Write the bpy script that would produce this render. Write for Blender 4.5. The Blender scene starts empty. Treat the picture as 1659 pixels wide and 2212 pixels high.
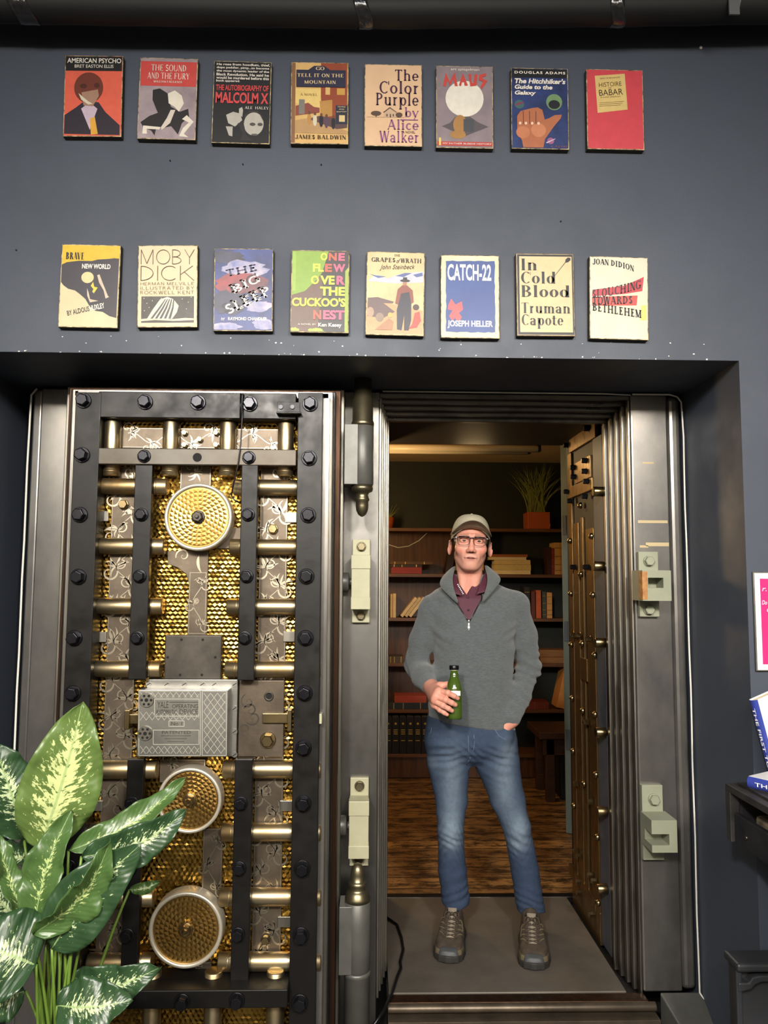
import bpy, bmesh, math, random
import numpy as np
from mathutils import Vector, Matrix
random.seed(7)
scene = bpy.context.scene
COL = scene.collection
R = math.radians

# ------------------------------------------------------------------ camera
CAM = Vector((0.0, 0.0, 1.51))
F = 1660.0
ROT = (Matrix.Rotation(R(-1.4), 3, 'Z') @ Matrix.Rotation(R(95.0), 3, 'X') @ Matrix.Rotation(R(0.3), 3, 'Z'))
cam_data = bpy.data.cameras.new('camera')
cam_data.sensor_fit = 'VERTICAL'; cam_data.sensor_height = 36.0; cam_data.sensor_width = 27.0
cam_data.lens = F / 2212.0 * 36.0
cam_data.clip_start = 0.05
cam = bpy.data.objects.new('camera', cam_data); COL.objects.link(cam)
cam.matrix_world = Matrix.Translation(CAM) @ ROT.to_4x4()
scene.camera = cam

# ------------------------------------------------------------------ light, world, exposure
scene.view_settings.view_transform = 'Standard'
scene.view_settings.look = 'None'
scene.view_settings.exposure = 0.0
scene.view_settings.gamma = 1.0
scene.view_settings.use_curve_mapping = False
world = bpy.data.worlds.new('world'); scene.world = world
world.use_nodes = True
world.node_tree.nodes['Background'].inputs[0].default_value = (0.55, 0.6, 0.7, 1)
world.node_tree.nodes['Background'].inputs[1].default_value = 0.03

def area_light(name, loc, target, power, col, sx, sy, spread=180):
    d = bpy.data.lights.new(name, 'AREA'); d.energy = power; d.color = col
    d.shape = 'RECTANGLE'; d.size = sx; d.size_y = sy; d.spread = R(spread)
    o = bpy.data.objects.new(name, d); COL.objects.link(o); o.location = loc
    o.rotation_euler = (Vector(target) - Vector(loc)).to_track_quat('-Z', 'Y').to_euler()
    return o
def point_light(name, loc, power, col, r):
    d = bpy.data.lights.new(name, 'POINT'); d.energy = power; d.color = col; d.shadow_soft_size = r
    o = bpy.data.objects.new(name, d); COL.objects.link(o); o.location = loc
    return o
def spot_light(name, loc, target, power, col, size, blend, r):
    d = bpy.data.lights.new(name, 'SPOT'); d.energy = power; d.color = col; d.spot_size = R(size); d.spot_blend = blend; d.shadow_soft_size = r
    o = bpy.data.objects.new(name, d); COL.objects.link(o); o.location = loc
    o.rotation_euler = (Vector(target) - Vector(loc)).to_track_quat('-Z', 'Y').to_euler()
    return o
spot_light('ceiling_spot', (-1.0, -1.6, 3.2), (-0.1, 2.9, 0.40), 680, (1.0, 0.94, 0.85), 80, 1.0, 0.14)
spot_light('ceiling_spot', (1.1, -1.7, 3.2), (0.5, 3.1, 0.3), 560, (1.0, 0.94, 0.85), 76, 1.0, 0.14)
area_light('ceiling_track', (0.0, -1.9, 3.02), (0.0, 2.9, 0.4), 80, (1.0, 0.92, 0.80), 6.4, 0.20, 100)
area_light('added_overhead_fill', (-0.1, -0.7, 3.35), (0.0, 1.8, 0.2), 60, (0.90, 0.95, 1.0), 2.8, 0.6)  # added soft fill from above for the door metal and the floor
area_light('added_shop_wall_fill', (0.0, -2.7, 3.38), (0.0, -4.0, 1.9), 150, (1.0, 0.92, 0.8), 7.0, 0.3)  # added light on the unseen shop wall, brightens the steel reflections
point_light('reading_room_lamp', (-0.35, 4.75, 1.95), 44, (1.0, 0.62, 0.26), 0.12)
point_light('reading_room_lamp', (0.6, 4.2, 2.2), 4.5, (1.0, 0.68, 0.32), 0.10)

# ------------------------------------------------------------------ pixel rays (photo frame 1659 x 2212) to points of the place
def ray(px, py):
    return ROT @ Vector(((px - 829.5) / F, -(py - 1106.0) / F, -1.0))
def at(px, py, Y):
    d = ray(px, py); return CAM + d * (Y / d.y)
def atz(px, py, Z):
    d = ray(px, py); return CAM + d * ((Z - CAM.z) / d.z)
def atplane(px, py, P0, N):
    d = ray(px, py); return CAM + d * ((P0 - CAM).dot(N) / d.dot(N))
def X(px, py, Y): return at(px, py, Y).x
def Z(px, py, Y): return at(px, py, Y).z
def rect(x0, y0, x1, y1, Y):
    """world x0,x1,z0,z1 of a pixel rectangle on the plane y = Y"""
    xm, ym = (x0 + x1) / 2, (y0 + y1) / 2
    return X(x0, ym, Y), X(x1, ym, Y), Z(xm, y1, Y), Z(xm, y0, Y)

# ------------------------------------------------------------------ materials
MATS = {}
def srgb(h):
    if isinstance(h, str):
        h = h.lstrip('#'); c = [int(h[i:i + 2], 16) / 255 for i in (0, 2, 4)]
    else: c = list(h)
    return tuple((x / 12.92 if x <= 0.04045 else ((x + 0.055) / 1.055) ** 2.4) for x in c) + (1.0,)
def mat(name, col, rough=0.5, metal=0.0, var=0.0, scale=8.0, bump=0.0, bscale=60.0, stretch=(1, 1, 1), col2=None,
        rvar=0.0, spec=0.5, trans=0.0, emit=None, estr=0.0, coat=0.0, sheen=0.0, attr=None, ior=1.45, detail=4, sss=0.0):
    """procedural principled material: base colour broken up by noise, roughness variation, bump"""
    if name in MATS: return MATS[name]
    m = bpy.data.materials.new(name); m.use_nodes = True; MATS[name] = m
    nt = m.node_tree; N = nt.nodes; L = nt.links
    b = N['Principled BSDF']
    c = srgb(col)
    b.inputs['Base Color'].default_value = c
    b.inputs['Roughness'].default_value = rough
    b.inputs['Metallic'].default_value = metal
    b.inputs['Specular IOR Level'].default_value = spec
    b.inputs['IOR'].default_value = ior
    if trans: b.inputs['Transmission Weight'].default_value = trans
    if coat: b.inputs['Coat Weight'].default_value = coat; b.inputs['Coat Roughness'].default_value = 0.12
    if sheen: b.inputs['Sheen Weight'].default_value = sheen; b.inputs['Sheen Roughness'].default_value = 0.6
    if sss:
        b.inputs['Subsurface Weight'].default_value = sss
        b.inputs['Subsurface Radius'].default_value = (0.008, 0.003, 0.0015); b.inputs['Subsurface Scale'].default_value = 1.0
    if emit:
        b.inputs['Emission Color'].default_value = srgb(emit); b.inputs['Emission Strength'].default_value = estr
    tc = N.new('ShaderNodeTexCoord'); mp = N.new('ShaderNodeMapping'); mp.inputs['Scale'].default_value = stretch
    L.new(tc.outputs['Object'], mp.inputs['Vector'])
    src = None
    if attr:
        a = N.new('ShaderNodeVertexColor'); a.layer_name = attr; src = a.outputs['Color']
        L.new(src, b.inputs['Base Color'])
    if var or col2 or rvar:
        nz = N.new('ShaderNodeTexNoise'); nz.inputs['Scale'].default_value = scale; nz.inputs['Detail'].default_value = detail
        nz.inputs['Roughness'].default_value = 0.62
        L.new(mp.outputs['Vector'], nz.inputs['Vector'])
        rp = N.new('ShaderNodeMapRange'); rp.inputs['From Min'].default_value = 0.32; rp.inputs['From Max'].default_value = 0.68
        L.new(nz.outputs['Fac'], rp.inputs['Value'])
        if var or col2:
            mx = N.new('ShaderNodeMix'); mx.data_type = 'RGBA'
            L.new(rp.outputs['Result'], mx.inputs['Factor'])
            if attr:
                mx.blend_type = 'MULTIPLY'; L.new(src, mx.inputs[6]); mx.inputs[7].default_value = (1 - var, 1 - var, 1 - var, 1)
            else:
                mx.inputs[6].default_value = c
                mx.inputs[7].default_value = srgb(col2) if col2 else tuple(x * (1 - var) for x in c[:3]) + (1,)
            L.new(mx.outputs[2], b.inputs['Base Color'])
        if rvar:
            r2 = N.new('ShaderNodeMapRange'); r2.inputs['To Min'].default_value = max(0.02, rough - rvar); r2.inputs['To Max'].default_value = min(1, rough + rvar)
            L.new(rp.outputs['Result'], r2.inputs['Value']); L.new(r2.outputs['Result'], b.inputs['Roughness'])
    if bump:
        n2 = N.new('ShaderNodeTexNoise'); n2.inputs['Scale'].default_value = bscale; n2.inputs['Detail'].default_value = 3
        L.new(mp.outputs['Vector'], n2.inputs['Vector'])
        bp = N.new('ShaderNodeBump'); bp.inputs['Strength'].default_value = bump; bp.inputs['Distance'].default_value = 0.004
        L.new(n2.outputs['Fac'], bp.inputs['Height']); L.new(bp.outputs['Normal'], b.inputs['Normal'])
    return m

# ------------------------------------------------------------------ mesh builder
class MB:
    def __init__(s): s.v = []; s.f = []; s.m = []; s.s = []
    def add(s, vs, fs, mi=0, smooth=False):
        o = len(s.v); s.v += [tuple(p) for p in vs]
        for f in fs:
            s.f.append(tuple(i + o for i in f)); s.m.append(mi); s.s.append(smooth)
        return s
    def box(s, x0, x1, y0, y1, z0, z1, mi=0):
        x0, x1 = sorted((x0, x1)); y0, y1 = sorted((y0, y1)); z0, z1 = sorted((z0, z1))
        v = [(x0, y0, z0), (x1, y0, z0), (x1, y1, z0), (x0, y1, z0), (x0, y0, z1), (x1, y0, z1), (x1, y1, z1), (x0, y1, z1)]
        return s.add(v, [(0, 3, 2, 1), (4, 5, 6, 7), (0, 1, 5, 4), (1, 2, 6, 5), (2, 3, 7, 6), (3, 0, 4, 7)], mi)
    def obox(s, c, ax, ay, az, mi=0):
        """box about centre c with half-axis vectors"""
        c = Vector(c); ax = Vector(ax); ay = Vector(ay); az = Vector(az)
        v = [c + i * ax + j * ay + k * az for k in (-1, 1) for i, j in ((-1, -1), (1, -1), (1, 1), (-1, 1))]
        return s.add(v, [(0, 3, 2, 1), (4, 5, 6, 7), (0, 1, 5, 4), (1, 2, 6, 5), (2, 3, 7, 6), (3, 0, 4, 7)], mi)
    def rings(s, rings, cap0=True, cap1=True, mi=0, smooth=True, closed=True):
        n = len(rings[0]); vs = [p for r in rings for p in r]; fs = []
        for i in range(len(rings) - 1):
            for j in range(n if closed else n - 1):
                k = (j + 1) % n
                fs.append((i * n + j, i * n + k, (i + 1) * n + k, (i + 1) * n + j))
        s.add(vs, fs, mi, smooth)
        if cap0: s.add(rings[0], [tuple(range(n))[::-1]], mi, False)
        if cap1: s.add(rings[-1], [tuple(range(n))], mi, False)
        return s
    def lathe(s, prof, org, axis=(0, 0, 1), n=24, mi=0, smooth=True, ph=0.0, cap=True):
        """profile of (radius, height) about an axis"""
        a = Vector(axis).normalized(); u = a.orthogonal().normalized()
        if abs(a.z) > 0.99: u = Vector((1, 0, 0))
        w = a.cross(u); org = Vector(org); rg = []
        for r, h in prof:
            rg.append([org + a * h + (u * math.cos(2 * math.pi * j / n + ph) + w * math.sin(2 * math.pi * j / n + ph)) * max(r, 1e-5) for j in range(n)])
        return s.rings(rg, cap, cap, mi, smooth)
    def cyl(s, p0, p1, r, n=20, mi=0, r1=None, smooth=True, ph=0.0, bev=0.0):
        p0 = Vector(p0); p1 = Vector(p1); h = (p1 - p0).length
        r1 = r if r1 is None else r1
        pr = [(r, 0), (r1, h)] if not bev else [(r - bev, 0), (r, bev), (r1, h - bev), (r1 - bev, h)]
        return s.lathe(pr, p0, p1 - p0, n, mi, smooth, ph)
    def tube(s, path, r, n=8, mi=0, cap=True):
        P = [Vector(p) for p in path]; rg = []; ref = None
        for i, p in enumerate(P):
            t = (P[min(i + 1, len(P) - 1)] - P[max(i - 1, 0)]).normalized()
            if ref is None: ref = t.orthogonal().normalized()
            ref = (ref - t * ref.dot(t)).normalized(); w = t.cross(ref)
            rr = r[i] if isinstance(r, (list, tuple)) else r
            rg.append([p + (ref * math.cos(2 * math.pi * j / n) + w * math.sin(2 * math.pi * j / n)) * rr for j in range(n)])
        return s.rings(rg, cap, cap, mi, True)
    def prism(s, poly, y0, y1, mi=0):
        """polygon of (x, z), counter-clockwise seen from the front (-y), extruded y0 -> y1"""
        n = len(poly); v = [(x, y0, z) for x, z in poly] + [(x, y1, z) for x, z in poly]
        f = [tuple(range(n)), tuple(range(2 * n - 1, n - 1, -1))] + [(i, i + n, (i + 1) % n + n, (i + 1) % n) for i in range(n)]
        return s.add(v, f, mi)
    def flat(s, poly, y, mi=0):
        return s.add([(x, y, z) for x, z in poly], [tuple(range(len(poly)))], mi)
    def build(s, name, mats, parent=None, bevel=0.0, seg=2, loc=None, fix=True):
        me = bpy.data.meshes.new(name); me.from_pydata(s.v, [], s.f)
        if not isinstance(mats, (list, tuple)): mats = [mats]
        for m in mats: me.materials.append(m)
        me.polygons.foreach_set('material_index', s.m); me.polygons.foreach_set('use_smooth', s.s)
        if fix:
            bm = bmesh.new(); bm.from_mesh(me)
            bmesh.ops.remove_doubles(bm, verts=bm.verts, dist=1e-6)
            bmesh.ops.recalc_face_normals(bm, faces=bm.faces); bm.to_mesh(me); bm.free()
        me.update()
        o = bpy.data.objects.new(name, me); COL.objects.link(o)
        if parent: o.parent = parent
        if loc is not None: o.location = loc
        if bevel:
            b = o.modifiers.new('bevel', 'BEVEL'); b.width = bevel; b.segments = seg; b.limit_method = 'ANGLE'; b.angle_limit = R(50)
        return o
    def local(s, org):
        s.v = [(p[0] - org[0], p[1] - org[1], p[2] - org[2]) for p in s.v]; return s

def tag(o, label=None, cat=None, group=None, kind=None):
    if label: o['label'] = label
    if cat: o['category'] = cat
    if group: o['group'] = group
    if kind: o['kind'] = kind
    return o
def empty(name, loc, label=None, cat=None, group=None, roty=0.0):
    o = bpy.data.objects.new(name, None); COL.objects.link(o); o.location = loc
    o.rotation_euler = (0, roty, 0); o.empty_display_size = 0.05
    return tag(o, label, cat, group)
class Thing:
    """an Empty at a thing's base; parts are built in world coordinates and parented"""
    def __init__(s, name, loc, label, cat, group=None):
        s.o = empty(name, loc, label, cat, group); s.loc = Vector(loc)
    def part(s, mb, name, mats, bevel=0.0, parent=None, seg=2, fix=True, label=None):
        mb.local(s.loc); o = mb.build(name, mats, parent or s.o, bevel, seg, fix=fix)
        if label: o['label'] = label
        return o
def struct(o, kind='structure'):
    o['kind'] = kind; return o

def text2d(s, x0, x1, z0, z1, shear=0.0, bold=0.0, space=1.0):
    """flat lettering fitted to a box: (verts2d, faces)"""
    cu = bpy.data.curves.new('lettering', 'FONT'); cu.body = s; cu.shear = shear; cu.offset = bold; cu.space_character = space
    cu.resolution_u = 3; cu.fill_mode = 'FRONT'
    ob = bpy.data.objects.new('lettering', cu); COL.objects.link(ob)
    me = bpy.data.meshes.new_from_object(ob.evaluated_get(bpy.context.evaluated_depsgraph_get()))
    vs = [tuple(v.co) for v in me.vertices]; fs = [tuple(p.vertices) for p in me.polygons]
    bpy.data.objects.remove(ob); bpy.data.curves.remove(cu); bpy.data.meshes.remove(me)
    if not vs: return [], []
    a = min(v[0] for v in vs); b = max(v[0] for v in vs); c = min(v[1] for v in vs); d = max(v[1] for v in vs)
    return [(x0 + (v[0] - a) / max(b - a, 1e-6) * (x1 - x0), z0 + (v[1] - c) / max(d - c, 1e-6) * (z1 - z0)) for v in vs], fs
# ------------------------------------------------------------------ setting
DW, DF = 2.50, 2.95            # book wall plane, vault frame plane
M_wall = mat('dark_blue_paint', '#3e4450', 0.55, var=0.10, scale=3.0, bump=0.08, bscale=220, rvar=0.08)
M_black = mat('black_paint', '#0d0d0e', 0.6, var=0.3, scale=5, bump=0.05)
M_room = mat('beige_plaster', '#c4bcae', 0.8, var=0.15, scale=2)
M_dfloor = mat('grey_concrete', '#2c2a28', 0.6, var=0.4, scale=4, bump=0.1)
M_green = mat('dark_green_paint', '#181d13', 0.6, var=0.2, scale=3)
M_cream = mat('cream_ceiling_paint', '#b59c74', 0.8, var=0.12, scale=3)
SOF = (Z(0, 757, DW) + Z(1612, 782, DW)) / 2
RX = X(1622, 1500, DW); LX = -1.36
w = MB().box(-3.6, 3.6, DW, 3.18, SOF, 3.46)
w.box(RX, 3.6, DW, 3.18, -0.15, SOF); w.box(-3.6, LX, DW, 3.18, -0.15, SOF)
struct(w.build('wall_back', M_wall))
JX0, JX1, JZ = 0.098, 1.0, 2.165
w = MB().box(-3.6, JX0 - .004, 3.2, 3.85, -0.15, 3.46); w.box(JX1 + .06, 3.6, 3.2, 3.85, -0.15, 3.46); w.box(JX0 - .004, JX1 + .06, 3.2, 3.85, JZ + .08, 3.46)
struct(w.build('wall_vault', M_black))
struct(MB().box(-3.6, 3.6, -4.0, 3.2, -0.25, -0.15).build('floor', M_dfloor))
struct(MB().box(-3.6, 3.6, -4.0, 3.2, 3.46, 3.56).build('ceiling', M_black))
struct(MB().box(-3.7, -3.6, -4.0, 3.2, -0.25, 3.5).build('wall_left', M_room))
struct(MB().box(3.6, 3.7, -4.0, 3.2, -0.25, 3.5).build('wall_right', M_room))
struct(MB().box(-3.7, 3.7, -4.1, -4.0, -0.25, 3.5).build('wall_front', M_room))

# reading room behind the vault
FX0, FX1, FY = -1.7, 1.85, 6.30
FZ = 1.51 + 0.156 * 6.2
FZ = Z(1000, 998, FY)
struct(MB().box(FX0, FX1, FY, FY + .1, -0.1, FZ + .1).build('wall_far', M_green))
struct(MB().box(FX0 - .1, FX0, 3.85, FY, -0.1, FZ + .1).build('wall_far_left', M_green))
struct(MB().box(FX1, FX1 + .1, 3.85, FY, -0.1, FZ + .1).build('wall_far_right', M_green))
struct(MB().box(FX0 - .1, FX1 + .1, 3.85, FY + .1, FZ, FZ + .1).build('ceiling', M_cream))

def plank_mat():
    m = bpy.data.materials.new('worn_floorboards'); m.use_nodes = True
    nt = m.node_tree; N = nt.nodes; L = nt.links; b = N['Principled BSDF']
    tc = N.new('ShaderNodeTexCoord'); br = N.new('ShaderNodeTexBrick')
    br.inputs['Scale'].default_value = 1.0; br.inputs['Brick Width'].default_value = 2.3; br.inputs['Row Height'].default_value = 0.14
    br.inputs['Mortar Size'].default_value = 0.004; br.inputs['Color1'].default_value = srgb('#9d7646'); br.inputs['Color2'].default_value = srgb('#6d4d2c')
    br.inputs['Mortar'].default_value = srgb('#120c07'); br.offset = 0.37
    L.new(tc.outputs['Object'], br.inputs['Vector'])
    mp = N.new('ShaderNodeMapping'); mp.inputs['Scale'].default_value = (3.0, 9, 1); L.new(tc.outputs['Object'], mp.inputs['Vector'])
    n = N.new('ShaderNodeTexNoise'); n.inputs['Scale'].default_value = 1.7; n.inputs['Detail'].default_value = 12; n.inputs['Roughness'].default_value = 0.82
    L.new(mp.outputs['Vector'], n.inputs['Vector'])
    rp = N.new('ShaderNodeMapRange'); rp.inputs['From Min'].default_value = 0.46; rp.inputs['From Max'].default_value = 0.56; L.new(n.outputs['Fac'], rp.inputs['Value'])
    mx = N.new('ShaderNodeMix'); mx.data_type = 'RGBA'; L.new(rp.outputs['Result'], mx.inputs['Factor'])
    L.new(br.outputs['Color'], mx.inputs[6]); mx.inputs[7].default_value = srgb('#332313'); L.new(mx.outputs[2], b.inputs['Base Color'])
    b.inputs['Roughness'].default_value = 0.42
    bp = N.new('ShaderNodeBump'); bp.inputs['Strength'].default_value = 0.3; bp.inputs['Distance'].default_value = 0.004
    L.new(n.outputs['Fac'], bp.inputs['Height']); L.new(bp.outputs['Normal'], b.inputs['Normal'])
    return m
PLY = 3.80     # back edge of the threshold plate
struct(MB().box(FX0 - .1, FX1 + .1, PLY + .05, FY + .1, -0.06, -0.004).build('floor', plank_mat()))

# ------------------------------------------------------------------ metals
M_steel = mat('brushed_steel', '#918d87', 0.31, 0.82, col2='#6f6d6c', scale=2.6, stretch=(2, 2, 1.2), detail=7)
M_steel_d = mat('stained_steel', '#7f7d79', 0.38, 1.0, col2='#565452', scale=3.0, stretch=(1.5, 1.5, 1), bump=0.05, bscale=30, rvar=0.12, detail=7)
M_silver = mat('bright_steel_edge', '#98948b', 0.38, 1.0, var=0.3, scale=10, stretch=(3, 3, .5), rvar=.1)
M_bronze = mat('dark_bronze_edge', '#4b3628', 0.42, 0.85, var=0.5, scale=9, stretch=(4, 4, .4), rvar=.1)
M_blackmetal = mat('blackened_steel', '#161413', 0.42, 0.35, var=0.35, scale=14, bump=0.05, bscale=50, rvar=0.10)
M_boltblack = mat('black_bolt_steel', '#2b2b2f', 0.30, 0.8, var=0.3, scale=30)
M_brass = mat('aged_nickel_brass', '#a2906a', 0.30, 1.0, col2='#7d6d50', scale=9, stretch=(.8, .8, .8), rvar=0.08, detail=6)
M_bar = mat('worn_nickel_bar', '#cdc0a0', 0.38, 1.0, col2='#9b8158', scale=7, rvar=0.08, detail=6)
M_gold = mat('jewelled_gold', '#a6843f', 0.25, 1.0, col2='#80622a', scale=24, rvar=0.05)
M_gold_d = mat('jewelled_dark_gold', '#c6a05c', 0.30, 1.0, col2='#a17a3e', scale=24, rvar=0.05)
M_pewter = mat('engraved_pewter', '#685d50', 0.45, 0.75, col2='#4e453b', scale=9, bump=0.08, bscale=90, detail=6)
M_etch = mat('bright_engraving', '#a59c8a', 0.38, 1.0)
M_greybar = mat('grey_bar_steel', '#56524c', 0.45, 0.6, col2='#463f35', scale=6)
M_residue = mat('tape_residue', '#b5a27c', .6)
M_case = mat('silver_lock_case', '#a9a7a1', 0.38, 1.0, var=0.25, scale=12, bump=0.05)
M_cover = mat('tarnished_cover', '#55504a', 0.5, 0.8, col2='#3b3733', scale=12, detail=7)
M_paintmetal = mat('beige_painted_iron', '#a5a287', 0.5, 0.1, var=0.12, scale=12, bump=0.06, bscale=120)
M_greenmetal = mat('grey_green_painted_iron', '#8d907c', 0.5, 0.1, var=0.15, scale=12, bump=0.06, bscale=120)
M_dull = mat('dull_bronze_knob', '#7d745c', 0.36, 0.9, var=0.25, scale=12)
M_grey_iron = mat('grey_cast_iron', '#62615d', 0.42, 0.4, var=0.3, scale=9, bump=0.06, bscale=60)
M_white = mat('white_sealant', '#d8d5cc', 0.6)
M_hole = mat('dark_hole', '#060606', 0.8)
M_rust = mat('rubbed_bare_wood_patch', '#b98a52', 0.6, col2='#8a5a30', scale=40)

# ------------------------------------------------------------------ vault frame
FT = Z(1420, 853, DF)
fr = Thing('vault_frame', (0.0, DF, 0.0), 'polished steel vault door frame with stepped jambs set in the dark blue recess', 'door frame')
xl0, xl1 = X(40, 1500, DF), -0.72
mb = MB().box(xl0 + .035, xl1, DF, 3.2, -0.15, FT); mb.box(xl0, xl0 + .033, DF + .012, 3.2, -0.15, FT - .004)
fr.part(mb, 'face_panel', M_steel, .006)
xr0, xr1 = X(1376, 1500, DF), X(1489, 1500, DF)
xs = X(1458, 1500, DF)
mb = MB().box(xr0, xs - .001, DF, 3.2, 0.0, FT); fr.part(mb, 'face_panel', M_steel, .006)
mb = MB().box(xs + .001, xr1, DF + .006, 3.2, 0.0, FT - .002); fr.part(mb, 'edge_panel', M_steel, .02, seg=3)
xh0, xh1 = -0.72, X(817, 1500, DF)
mb = MB().box(xh0, xh1, DF, 3.2, -0.15, FT); fr.part(mb, 'hinge_panel', M_steel_d, .004)
# stepped jambs: nested steps, bright nosing with a dark groove behind
NS = 6
lx = [xh1 + (JX0 - xh1) * k / (NS - 1) for k in range(NS)]
rx = [xr0 + (0.996 - xr0) * k / (NS - 1) for k in range(NS)]
tz = [Z(1100, 853, DF) + (JZ - Z(1100, 853, DF)) * k / (NS - 1) for k in range(NS)]
for side in ('left', 'right', 'top'):
    mb = MB()
    for k in range(NS - 1):
        y0 = DF + 0.008 + .048 * k
        for (ya, yb, ins, mi) in ((y0, y0 + .022, 0.0, 0), (y0 + .022, y0 + .048, .004, 1)):
            if side == 'left': mb.box(xh1 - .02, lx[k + 1] - ins, ya, yb, -0.15 if k < 0 else -0.02, tz[k + 1] + .0, mi)
            if side == 'right': mb.box(rx[k + 1] + ins, xr0 + .0, ya, yb, -0.02, tz[k + 1], mi)
            if side == 'top': mb.box(xh1 - .02, xr0 + .0, ya, yb, tz[k + 1] + ins, FT - .002, mi)
    fr.part(mb, 'stepped_jamb' if side != 'top' else 'stepped_lintel', [M_silver if side != 'top' else M_steel_d, M_bronze], .003)
# throat lining between the steps and the reading room
mb = MB().box(JX0 - .05, JX0, 3.2, 3.85, -0.02, JZ + .03); mb.box(JX1 + .02, JX1 + .055, 3.2, 3.85, -0.02, JZ + .03); mb.box(JX0 - .05, JX1 + .055, 3.2, 3.85, JZ + .03, JZ + .075)
fr.part(mb, 'throat_lining', M_black)
# sill with a rounded nosing, riser and corner plinth
sl = X(838, 2180, 2.88)
mb = MB().box(sl, xr0, 2.90, 2.955, -0.15, -0.004, 0)
fr.part(mb, 'sill', M_bronze, .004)
mb = MB()
mb.rings([[(sl, 2.895 - .02 * math.cos(a), -.02 + .016 * math.sin(a)) for a in [i * math.pi / 6 - math.pi / 2 for i in range(7)]] + [(sl, 2.9, -.15)],
          [(xr0 + .02, 2.895 - .02 * math.cos(a), -.02 + .016 * math.sin(a)) for a in [i * math.pi / 6 - math.pi / 2 for i in range(7)]] + [(xr0 + .02, 2.9, -.15)]], True, True)
mb.box(sl, xr0 + .02, 2.84, 2.897, -.15, -.040)
fr.part(mb, 'sill_nosing', M_pewter, .002)
mb = MB(); a = X(1425, 2160, DF)
mb.add([(a, DF - .002, 0.0), (xr1 + .006, DF - .002, 0.0), (xr1 + .09, 2.74, -.14), (a + .07, 2.74, -.14), (a, DF - .002, -.15), (xr1 + .006, DF - .002, -.15), (xr1 + .09, 2.74, -.15), (a + .07, 2.74, -.15)],
       [(0, 3, 2, 1), (4, 5, 6, 7), (3, 7, 6, 2), (0, 4, 7, 3), (1, 2, 6, 5), (0, 1, 5, 4)])
fr.part(mb, 'corner_plinth', M_grey_iron, .006)

def hexbolt(mb, p, r, h=0.02, washer=1.25, mi=0, ph=0.2, axis=(0, -1, 0)):
    """washer and domed hexagon head standing off a face"""
    p = Vector(p); a = Vector(axis).normalized()
    mb.lathe([(r * washer, 0), (r * washer, .004), (r * washer * .93, .006)], p, a, 20, mi)
    q = p + a * .005
    mb.lathe([(r, 0), (r, h * .8), (r * .86, h)], q, a, 6, mi, False, ph)
    return mb

# latch brackets on the frame
def left_bracket(y0, y1, xa, xb, label):
    Y = DF - .012
    b = fr
    x0, x1, z0, z1 = rect(xa, y0, xb, y1, DF - .02)
    h = z1 - z0
    mb = MB().box(x0, x1, DF - .022, DF, z0, z1)
    pl = b.part(mb, 'bracket_plate', M_paintmetal, .002)
    zb0, zb1 = z0 + h * .17, z1 - h * .20
    mb = MB().box(x0 - .002, x1 + .0, DF - .10, DF - .021, zb0, zb1)
    def kid(mb, name, m, bev=0):
        mb.local(fr.loc); o = mb.build(name, m, pl, bev); return o
    kid(mb, 'keeper_block', M_paintmetal, .002)
    kid(MB().box(x0 - .0035, x1 + .0015, DF - .104, DF - .06, zb1 - h * .16, zb1 + .001), 'keeper_cap', M_paintmetal, .002)
    kid(MB().box(x0 - .0035, x1 + .0015, DF - .104, DF - .06, zb0 - .001, zb0 + h * .14), 'keeper_cap', M_paintmetal, .002)
    m2 = MB(); hexbolt(m2, ((x0 + x1) / 2, DF - .022, z1 - h * .09), .016, .014, 1.15); kid(m2, 'hex_bolt', M_dull)
    m2 = MB(); hexbolt(m2, ((x0 + x1) / 2, DF - .022, z0 + h * .08), .015, .012, 1.15); kid(m2, 'hex_bolt', M_dull)
    xc = x0 - .03; zc = (zb0 + zb1) / 2
    m2 = MB().cyl((xc - .03, DF - .05, zc), (xc + .018, DF - .05, zc), .036, 24, bev=.004); m2.cyl((xc + .016, DF - .05, zc), (x0 + .01, DF - .05, zc), .014, 12)
    kid(m2, 'pivot_pin', M_grey_iron)
left_bracket(1165, 1345, 761, 799, '')
left_bracket(1680, 1870, 756, 796, '')
# right upper keeper: L-shaped block with a square socket
def right_bracket(px0, py0, px1, py1, bx0, by0, bx1, by1, hx0, hy0, hx1, hy1, bol, rub, slot=False):
    x0, x1, z0, z1 = rect(px0, py0, px1, py1, DF - .01)
    mb = MB().box(x0, x1, DF - .025, DF, z0, z1); pl = fr.part(mb, 'keeper_plate', M_greenmetal, .002)
    def kid(mb, name, m, bev=0, label=None):
        mb.local(fr.loc); o = mb.build(name, m, pl, bev)
        if label: o['label'] = label
    YF = DF - .13
    a0, a1, c0, c1 = rect(bx0, by0, bx1, by1, YF)
    h0, h1, k0, k1 = rect(hx0, hy0, hx1, hy1, YF)
    mb = MB()
    for (p, q, r_, s) in ((a0, h0, c0, c1), (h1, a1, c0, c1), (h0, h1, c0, k0), (h0, h1, k1, c1)):
        if slot and p == a0:
            mb.box(p, q, YF, DF - .02, c0, k0); mb.box(p, q, YF, DF - .02, k1, c1); mb.box(p, q, DF - .06, DF - .02, k0, k1); continue
        mb.box(p, q, YF, DF - .02, r_, s)
    mb.box(h0, h1, DF - .06, DF - .02, k0, k1)
    kid(mb, 'keeper_block', M_greenmetal)
    if rub:
        kid(MB().box(a0 - .001, a0 + (h0 - a0) * .9, YF - .0015, YF + .04, c0 + .004, c1 - .004), 'bare_patch', M_rust, .002, 'rubbed bare brown patch')
    for (u, v) in bol:
        q = at(u, v, DF - .03); m2 = MB(); hexbolt(m2, (q.x, DF - .025, q.z), .019, .016, 1.1); kid(m2, 'hex_bolt', M_greenmetal)
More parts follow.
